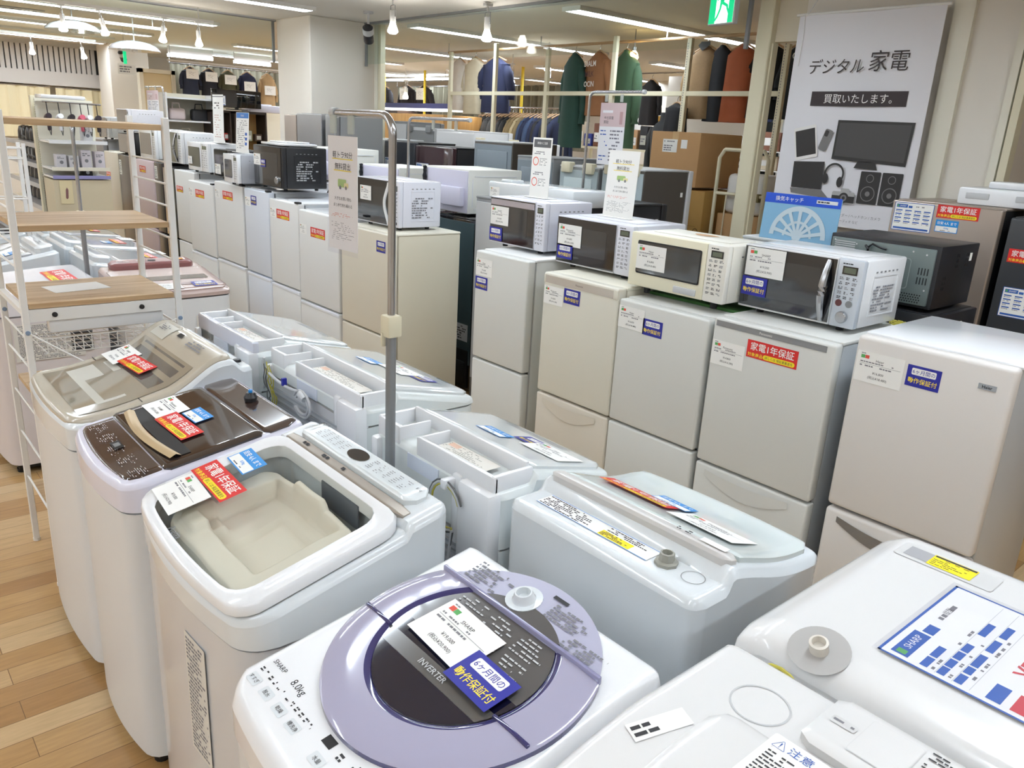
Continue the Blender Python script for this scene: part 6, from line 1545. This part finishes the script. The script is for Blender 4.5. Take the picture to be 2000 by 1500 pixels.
# ------------------------------------------------------------------ cage trolley, cardboard boxes, far table
t = thing('cage_trolley', 'ivory tube cage trolley beside the thick post, loaded with cardboard', 'trolley', (-3.72, 5.25, 0))
def tubep(P): 
    g = G(); g.tube(P, .014, IVO, 8); return g
for x in (0, .42):
    g = G(); g.tube([(x, 0, .15), (x, 0, 1.66), (x + .04 * (1 if x == 0 else -1), 0, 1.72)], .014, IVO, 8); g.build('upright', t)
g = G(); g.tube([(.04, 0, 1.72), (.38, 0, 1.72)], .014, IVO, 8); 
for z in (1.05, 1.4, .6): g.tube([(0, 0, z), (.42, 0, z)], .012, IVO, 8)
for x in (.1, .2, .3): g.tube([(x, .0, .2), (x, .0, 1.4)], .005, IVO, 6)
g.build('front_grid', t)
g = G(); g.box(-.02, .44, -.02, .5, .12, .16, IVO); g.build('deck', t)
g = G(); g.box(.35, .39, -.02, .02, 1.36, 1.42, mat('brass_lock', (120, 108, 70), .5)); g.build('lock_plate', t)
for x in (.02, .4):
    for y in (0.02, .46):
        g = G(); g.lathe([(.045, -.015), (.045, .015)], RUB, M=Matrix.Translation((x, y, .06)) @ Matrix.Rotation(PI / 2, 4, 'X'), n=16); g.tube([(x, y, .06), (x, y, .13)], .008, CHR, 6); g.build('caster', t)
g = G(); g.box(.02, .41, .03, .47, .165, 1.25, CAR, .006); o = g.build('cardboard_box'); o.location = (-3.72, 5.25, 0); tag(o, 'brown cardboard box standing inside the cage trolley', 'box')
g = G(); g.box(.05, .38, .05, .42, 1.255, 1.55, mat('plastic_wrap_white', (216, 214, 210), .3), .04, 3); o = g.build('wrapped_bundle'); o.location = (-3.72, 5.25, 0); tag(o, 'plastic wrapped white bundle on top inside the cage trolley', 'bundle')
def cbox(label, x0, x1, y0, y1, z0, z1, m, marks=0):
    t = thing('cardboard_box', label, 'box', ((x0 + x1) / 2, y0, z0)); hw = (x1 - x0) / 2
    g = G(); g.box(-hw, hw, 0, y1 - y0, 0, z1 - z0, m, .006); g.build('carton', t)
    g = G(); g.box(-.03, .03, -.001, y1 - y0 + .001, z1 - z0 - .0, z1 - z0 + .0015, mat('packing_tape', (206, 172, 124), .3)); g.rect(-.03, z1 - z0 - .07, .03, z1 - z0, mat('packing_tape', (206, 172, 124), .3), .001, M=front(0, 0, 0)); g.build('packing_tape', t, flat=True)
    if marks:
        g = G(front(0, 0, -.0015)); K = mat('carton_print', (110, 82, 40), .8)
        if marks == 1:
            g.ring(-hw + .06, (z1 - z0) * .55, .018, .026, K); g.disc(-hw + .06, (z1 - z0) * .55, .014, K); g.ring(hw - .05, (z1 - z0) * .5, .018, .026, K); g.dashes(-hw + .03, (z1 - z0) * .86, -hw + .12, (z1 - z0) * .93, 1, K, 3)
            for k in range(4): g.rect(.02, (z1 - z0) * (.2 + .12 * k), hw * .8, (z1 - z0) * (.2 + .12 * k) + .002, K)
        else:
            g.rect(-hw * .5, (z1 - z0) * .62, -hw * -.1, (z1 - z0) * .86, PAP); g.dashes(-hw * .45, (z1 - z0) * .64, 0, (z1 - z0) * .84, 5, INL, 3, z=.0005); g.rect(hw * .25, (z1 - z0) * .7, hw * .5, (z1 - z0) * .86, PAP)
        g.build('printing', t, flat=True)
    return t
cbox('large brown cardboard box on top of the tan printed one', -4.36, -3.88, 5.2, 5.75, 1.42, 1.83, CAR, 2)
cbox('tan printed cardboard box with round handle marks', -4.32, -3.78, 5.2, 5.75, .78, 1.40, CAR2, 1)
cbox('plain cardboard box at the bottom of the stack', -4.32, -3.78, 5.2, 5.75, .2, .77, CAR)
t = thing('platform_trolley', 'ivory trolley frame under the stacked cardboard boxes', 'trolley', (-4.36, 5.2, 0)); g = G(); g.box(0, .6, 0, .56, .14, .195, IVO, .004); g.build('deck', t)
g = G(); g.tube([(-.03, .3, .16), (-.03, .3, 1.66), (.02, .3, 1.74), (.55, .3, 1.86), (.62, .3, 1.8), (.64, .3, .16)], .014, IVO, 8) if False else g.tube([(-.04, .6, .16), (-.04, .6, 1.68), (.0, .6, 1.74), (.58, .6, 1.74), (.62, .6, 1.68), (.62, .6, .16)], .014, IVO, 8); g.build('handle_frame', t)
for x in (.05, .55):
    for y in (.05, .5): g = G(); g.lathe([(.05, -.015), (.05, .015)], RUB, M=Matrix.Translation((x, y, .05)) @ Matrix.Rotation(PI / 2, 4, 'X'), n=16); g.tube([(x, y, .06), (x, y, .14)], .01, CHR, 6); g.build('caster', t)
# far table with goods, torso, mirror
t = thing('display_table', 'long ivory display table loaded with small goods in the far room', 'table', (-8.95, 8.55, 0))
g = G(); g.box(0, 2.2, 0, .7, 1.6, 1.63, IVO); g.box(0, 2.2, 0, .7, 1.40, 1.42, IVO); g.build('table_top', t)
for x in (.03, 2.17):
    for y in (.03, .67): g = G(); g.box(x - .02, x + .02, y - .02, y + .02, 0, 1.6, IVO); g.build('leg', t)
q = random.Random(11)
cc = [('white', (232, 230, 226)), ('cream', (220, 206, 180)), ('blue', (50, 66, 150)), ('brown', (120, 76, 56)), ('red and white', (208, 70, 60)), ('dark green', (60, 80, 66)), ('grey', (150, 152, 156)), ('tan', (190, 150, 108)), ('black', (40, 40, 44)), ('pink', (214, 160, 160))]
xs = [-8.85, -8.66, -8.5, -8.33, -8.15, -7.97, -7.8, -7.62, -7.45, -7.25, -7.05, -6.88]
for i, x in enumerate(xs):
    cn, c = cc[i % 10]; h = .12 + .22 * abs(math.sin(i * 1.7)); w_ = .13
    t = thing('packaged_item', '%s packaged item on the far table, %s' % (cn, ('leftmost', 'second from the left', 'third from the left', 'fourth from the left', 'fifth from the left', 'sixth from the left', 'seventh from the left', 'eighth from the left', 'ninth from the left', 'third from the right', 'second from the right', 'rightmost')[i]), 'packaged goods', (x, 8.7, 1.63), q.uniform(-.3, .3))
    g = G(); g.box(-w_ / 2, w_ / 2, 0, .12, 0, h, mat('goods_far_%d' % (i % 10), c, .6), .012); g.build('package', t); g = G(front(0, 0, -.001)); g.rect(-w_ * .35, h * .2, w_ * .35, h * .6, PAP if i % 2 else cloth('x_lbl', (190, 190, 180))); g.dashes(-w_ * .3, h * .3, w_ * .3, h * .5, 2, INL, i, z=.0005); g.build('label', t, flat=True)
t = thing('white_carton', 'large white carton with a red emblem on the far table', 'box', (-8.2, 8.95, 1.63)); g = G(); g.box(-.24, .24, 0, .28, 0, .42, PAP, .01); g.build('carton', t); g = G(front(0, 0, -.001)); g.ring(-.02, .28, .03, .055, TRD); g.rect(-.24, .15, .24, .17, TRD); g.build('printing', t, flat=True)
t = thing('price_board', 'orange price board on a thin stand near the torso form', 'sign', (-7.1, 8.6, 1.63)); g = G(); g.box(-.09, .09, 0, .01, .28, .44, mat('orange_board', (232, 180, 80), .6)); g.text('特価', 0, .36, .04, BRW, M=front(0, 0, -.001)); g.build('board', t, flat=True); g = G(); g.tube([(0, .005, 0), (0, .005, .28)], .005, CHR, 6); g.build('stem', t)
t = thing('torso_form', 'dark grey high necked knit on a torso display form', 'mannequin', (-6.6, 8.1, 1.3))
g = G(); DG = cloth('dark_knit', (58, 62, 66))
prof = [(.0, .15, .10), (.18, .165, .11), (.36, .185, .115), (.5, .20, .11), (.6, .19, .10), (.66, .13, .085), (.69, .075, .07), (.76, .07, .07), (.79, .072, .07)]
vs = []; n = 24
for z, a_, b_ in prof:
    for i in range(n): th = 2 * PI * i / n; vs.append((a_ * math.cos(th), b_ * math.sin(th), z))
g.add(vs, [(j * n + i, j * n + (i + 1) % n, (j + 1) * n + (i + 1) % n, (j + 1) * n + i) for j in range(len(prof) - 1) for i in range(n)] + [tuple(range(n - 1, -1, -1)), tuple((len(prof) - 1) * n + i for i in range(n))], DG)
for s in (-1, 1): g.tube([(s * .17, 0, .6), (s * .22, .01, .5), (s * .225, .0, .3), (s * .215, -.02, .05)], [.05, .055, .048, .04], DG, 10)
g.build('knit_sweater', t, 60); g = G(); g.tube([(0, 0, -1.3), (0, 0, 0)], .015, CHR, 8); g.lathe([(.16, -1.3), (.16, -1.285), (.02, -1.27)], CHR, n=20); g.build('stand', t)
# white partition wall of the far room with a mirror opening and hooks
g = G(); g.box(-7.6, -5.2, 9.3, 9.38, 0, 2.62, WPN); struct(g.build('wall_far_room', flat=True))
t = thing('mirror', 'tall wall mirror beyond the cage trolley', 'mirror', (-5.95, 9.25, 1.0)); g = G(); g.box(-.28, .28, 0, .03, 0, 1.25, LGR, .005); g.box(-.26, .26, -.003, 0, .02, 1.23, mat('mirror_glass', (225, 230, 228), .03, metal=1)); g.build('mirror_plate', t, flat=True)
t = thing('wire_shelf', 'white wire shelf with stacked stationery behind the cage trolley', 'shelf', (-5.9, 7.9, 0))
g = G()
for z in (1.0, 1.25, 1.5, 1.7): g.box(0, 1.4, 0, .4, z, z + .012, WSH)
for x in (0.01, 1.39):
    for y in (0.01, .39): g.tube([(x, y, 0), (x, y, 1.75)], .01, WSH, 6)
g.build('frame', t)
for i in range(16):
    cn, c = cc[(i * 3 + 1) % 10]; lev = (1.012, 1.262, 1.512, 1.712)[i // 4]; h = .1 + .05 * (i % 3)
    g = G(); g.box(-.12, .12, 0, .25, 0, h, mat('goods_far_%d' % ((i * 3 + 1) % 10), c, .6), .012); g.box(-.09, .09, -.002, 0, h * .3, h * .7, PAP); o = g.build('stacked_goods'); o.location = (-5.72 + (i % 4) * .34, 8.0, lev); tag(o, '%s pack on the white wire shelf, %s level, %s place' % (cn, ('lowest', 'second', 'third', 'top')[i // 4], ('first', 'second', 'third', 'fourth')[i % 4]), 'packaged goods')
# right doorway: wire basket, brown coat on rack
t = thing('wire_basket', 'pink white wire basket stack seen past the right door frame', 'basket', (-1.85, 6.0, 0))
g = G()
for z in [.9 + .04 * k for k in range(23)]: g.tube([(0, 0, z), (.6, 0, z)], .0025, mat('pinkish_wire', (206, 190, 184), .5), 4)
for x in [.03 * k for k in range(21)]: g.tube([(x, 0, .9), (x, 0, 1.78)], .0025, mat('pinkish_wire', (206, 190, 184), .5), 4)
g.build('front_grid', t); g = G(); g.box(0, .6, .01, .4, .0, 1.76, mat('basket_contents', (186, 176, 166), .7), .01); g.build('body', t); g = G(); g.box(.03, .2, -.01, 0, 1.55, 1.72, mat('plate_grey', (176, 172, 150), .5)); g.box(.1, .14, -.012, -.01, 1.6, 1.64, INK); g.build('plate', t)
garment('olive brown coat hanging past the right door frame', (-1.85, 6.3, 2.5), .5, .62, cloth('cloth_olive', (96, 72, 36)), name='coat', cat='coat')
garment('dark coat below the olive one past the right door frame', (-1.55, 6.3, 2.1), .45, .4, cloth('cloth_dark_b', (40, 36, 38)), name='coat', cat='coat')
t = thing('post_rack', 'short ivory post rack past the right door frame', 'rack', (-2.2, 6.3, 0)); g = G(); g.tube([(0, 0, 2.58), (1.6, 0, 2.58)], .012, IVO, 8); g.tube([(0, 0, 2.18), (1.6, 0, 2.18)], .018, IVO, 8); g.build('rail', t)
for x in (0, 1.6): g = G(); g.box(x - .02, x + .02, -.02, .02, 0, 2.6, IVO); g.build('post', t)

# ------------------------------------------------------------------ far left island: kettle shelves and hair dryer end panel
t = thing('gondola_shelf', 'ivory gondola shelf with dark kettles at the far left', 'shelf', (-10.0, 1.95, 0))
g = G(); g.box(0, 1.62, 0, .03, 0, 1.82, IVO); g.build('back_panel', t)
for z in (.86, 1.06, 1.24, 1.42, 1.62):
    g = G(); g.box(0, 1.6, -.38, 0, z - .02, z, WHT); g.box(0, 1.6, -.385, -.38, z - .03, z + .01, LGR); g.build('shelf_board', t)
g = G(); g.box(1.6, 1.66, -.4, .05, 0, 1.84, IVO, .003, 1)
for k in range(46): g.box(1.659, 1.662, -.375, -.365, .9 + k * .02, .908 + k * .02, GRY)
g.build('end_upright', t)
kp = None
KD = mat('kettle_dark', (52, 50, 50), .25, coat=.5)
for li, z in enumerate((.86, 1.06, 1.24, 1.42)):
    for k in range(8):
        if kp is None:
            kp = thing('electric_kettle', 'x', 'kettle', (0, 0, 0)); g = G(); g.lathe([(.055, 0), (.062, .01), (.058, .08), (.045, .125), (.02, .135), (0, .14)], KD, n=16); g.build('kettle_body', kp); g = G(); g.tube([(.04, 0, .12), (.085, 0, .11), (.09, 0, .05), (.058, 0, .03)], .008, LGR, 6); g.build('handle', kp); o = kp
        else: o = dup(kp)
        o.location = (-9.85 + k * .19, 1.74, z + .001); o.rotation_euler = (0, 0, rnd.uniform(-1, 1)); o['label'] = '%s dark kettle from the left, %s board of the far left gondola' % (('first', 'second', 'third', 'fourth', 'fifth', 'sixth', 'seventh', 'eighth')[k], ('lowest', 'second lowest', 'second highest', 'highest full')[li]); o['group'] = 'dark kettles on the %s gondola board' % ('lowest', 'second', 'third', 'fourth')[li]
t = thing('steam_iron', 'dark and white steam iron on top of the far left gondola', 'iron', (-8.95, 1.76, 1.621)); g = G(); g.prism([(-.14, -.05), (.1, -.05), (.15, 0), (.1, .05), (-.14, .05)], 0, .03, WHT); g.tube([(-.12, 0, .03), (-.09, 0, .09), (.06, 0, .08), (.1, 0, .03)], .013, BLM, 8); g.build('iron_body', t)
# end display facing us
t = thing('end_display', 'white end display with hair dryers hanging from a rail at the far left', 'shelf', (-8.3, 1.57, 0))
g = G(); g.box(0, .02, 0, .46, 0, 1.82, FRI); g.build('back_panel', t)
for z, m_ in ((1.475, WHT), (1.25, FRI), (1.18, mat('lilac_edge', (150, 148, 196), .5))):
    g = G(); g.box(0, .4, 0, .46, z - .015, z, WHT); g.box(.4, .405, 0, .46, z - .02, z + .01, m_); g.build('shelf_board', t)
g = G(); g.box(.0, .4, 0, .46, .0, 1.15, mat('beige_counter', (212, 200, 172), .6)); g.build('cupboard', t)
g = G(); g.tube([(.3, 0, 1.79), (.3, .46, 1.79)], .008, CHR, 8); g.tube([(.02, .01, 1.79), (.3, .01, 1.79)], .006, CHR, 6); g.tube([(.02, .45, 1.79), (.3, .45, 1.79)], .006, CHR, 6); g.build('hanging_rail', t)
g = G(); g.box(.05, .3, .0, .34, 1.82, 1.85, WHT, .005); g.build('top_box', t)
dd = None
for i, (y, c) in enumerate(((.03, (44, 34, 44)), (.12, (232, 232, 236)), (.21, (40, 34, 38)), (.29, (196, 90, 110)), (.35, (226, 226, 230)), (.42, (44, 36, 44)))):
    t = thing('hair_dryer', '%s hair dryer hanging on the far left display rail, %s' % (('dark', 'white', 'black', 'pink', 'pale', 'plum black')[i], ('leftmost', 'second', 'third', 'fourth', 'fifth', 'rightmost')[i]), 'hair dryer', (-7.99, 1.57 + y, 1.60)); m = mat('dryer_%d' % i, c, .3)
    g = G(); g.lathe([(.022, -.05), (.028, -.04), (.03, .02), (.022, .06)], m, M=Matrix.Translation((0, 0, .06)) @ Matrix.Rotation(1.2, 4, 'Y'), n=12); g.tube([(.0, 0, .05), (-.0, .005, -.04)], .014, m, 8); g.build('dryer_body', t); g = G(); g.tube([(0, .003, -.04), (.01, .01, -.08), (-.0, .02, -.02), (-.005, .005, .1), (0, 0, .19)], .004, BLM, 6); g.build('cord', t)
for i, (y, h, c, z) in enumerate(((.10, .11, (216, 214, 220), 1.25), (.20, .10, (226, 224, 226), 1.25), (.30, .15, (222, 216, 222), 1.25), (.41, .14, (220, 212, 218), 1.25), (.33, .12, (228, 228, 230), 1.476), (.30, .07, (44, 38, 40), 1.181))):
    t = thing('boxed_appliance', '%s boxed appliance on the far left end display, %s' % (('grey', 'white', 'lilac', 'pale pink', 'white round', 'black')[i], ('left of the lower shelf', 'second on the lower shelf', 'third on the lower shelf', 'right on the lower shelf', 'on the upper shelf', 'on the lilac edged counter')[i]), 'box', (-8.05, 1.57 + y, z + .001), PI / 2)
    g = G(); g.box(-.04, .04, -.05, .05, 0, h, mat('box_tone_%d' % i, c, .5), .004); g.build('carton', t); g = G(front(0, 0, -.051)); g.disc(0, h * .4, .015, INL if i < 5 else WHT); g.dashes(-.03, h * .65, .03, h * .85, 2, INL, i); g.build('printing', t, flat=True)
t = thing('wall_sign', 'cream leaflet board with a small plant drawing on the display cupboard', 'poster', (-7.896, 1.65, .95), PI / 2); g = G(); g.box(-.04, .06, -.004, 0, 0, .2, mat('leaflet_cream', (226, 212, 172), .6)); g.poly([(0, .05), (.01, .04), (.02, .05), (.025, .12), (.015, .14), (.005, .12)], mat('leaflet_print', (130, 90, 90), .7), .001, M=front(0, 0, -.0045)); g.build('board', t, flat=True)

# ceiling vent and small hanging board at the far left
t = thing('ceiling_vent', 'square slatted air vent in the ceiling at the top left', 'vent', (-11.4, 2.0, CEIL))
g = G(); g.box(-.32, .32, -.32, .32, -.015, 0, LGR, .003, 1); g.build('frame', t); g = G()
for k in range(7): g.box(-.26, .26, -.24 + k * .075, -.2 + k * .075, -.018, -.0155, BLP)
g.build('slat', t, flat=True)
t = thing('hanging_board', 'small white board with a green stripe hanging before the far pillar', 'sign', (-12.0, 3.4, 2.22), PI / 2)
g = G(); g.box(-.1, .12, -.005, .005, 0, .13, PAP); g.dashes(-.08, .02, .1, .11, 3, INL, 3, M=front(0, 0, -.006)); g.build('board', t, flat=True)
g = G(); g.box(-.02, .02, -.006, .006, .13, .33, EXG); g.build('green_strip', t, flat=True); g = G(); g.tube([(0, 0, .33), (0, 0, CEIL - 2.22)], .003, LGR, 5); g.build('cord', t)
# second small white rack between the far washing machines
t = thing('storage_rack', 'smaller white ladder rack further left between the far washing machines', 'rack', (-5.83, .5, 0))
for x in (-.08, .08):
    for y in (0, .5): g = G(); g.box(x - .01, x + .01, y - .01, y + .01, 0, 1.53, WSH); g.build('post', t)
for z in (1.5, 1.44, 1.2, 1.0):
    for y in (0, .5): g = G(); g.tube([(-.08, y, z), (.08, y, z)], .005, WSH, 6); g.build('rung', t)
    g = G(); g.tube([(.08, 0, z), (.08, .5, z)], .005, WSH, 6); g.tube([(-.08, 0, z), (-.08, .5, z)], .005, WSH, 6); g.build('side_rail', t)
t = thing('moulded_tray', 'white flat moulded lid lying on top of the black oven', 'tray', (-5.66, 2.54, 1.576))
g = G(); g.box(-.16, .22, 0, .26, 0, .018, WHT, .006); g.box(-.10, .18, .04, .22, .018, .03, WHT, .005); g.build('lid', t)
g = G(); g.tube([(0, 0, .0), (.03, .02, .05), (.0, .04, .11), (.03, .03, .18), (-.02, .03, .24)], .006, BLM, 6); g.tube([(.04, 0, 0.0), (.05, .03, .08), (.03, .04, .15), (.05, .03, .22)], .006, WHT, 6); o = g.build('oven_cord'); o.location = (-5.30, 2.80, 1.27); tag(o, 'loose black and white cords hanging behind the black oven', 'cord')
bpy.context.view_layer.update()
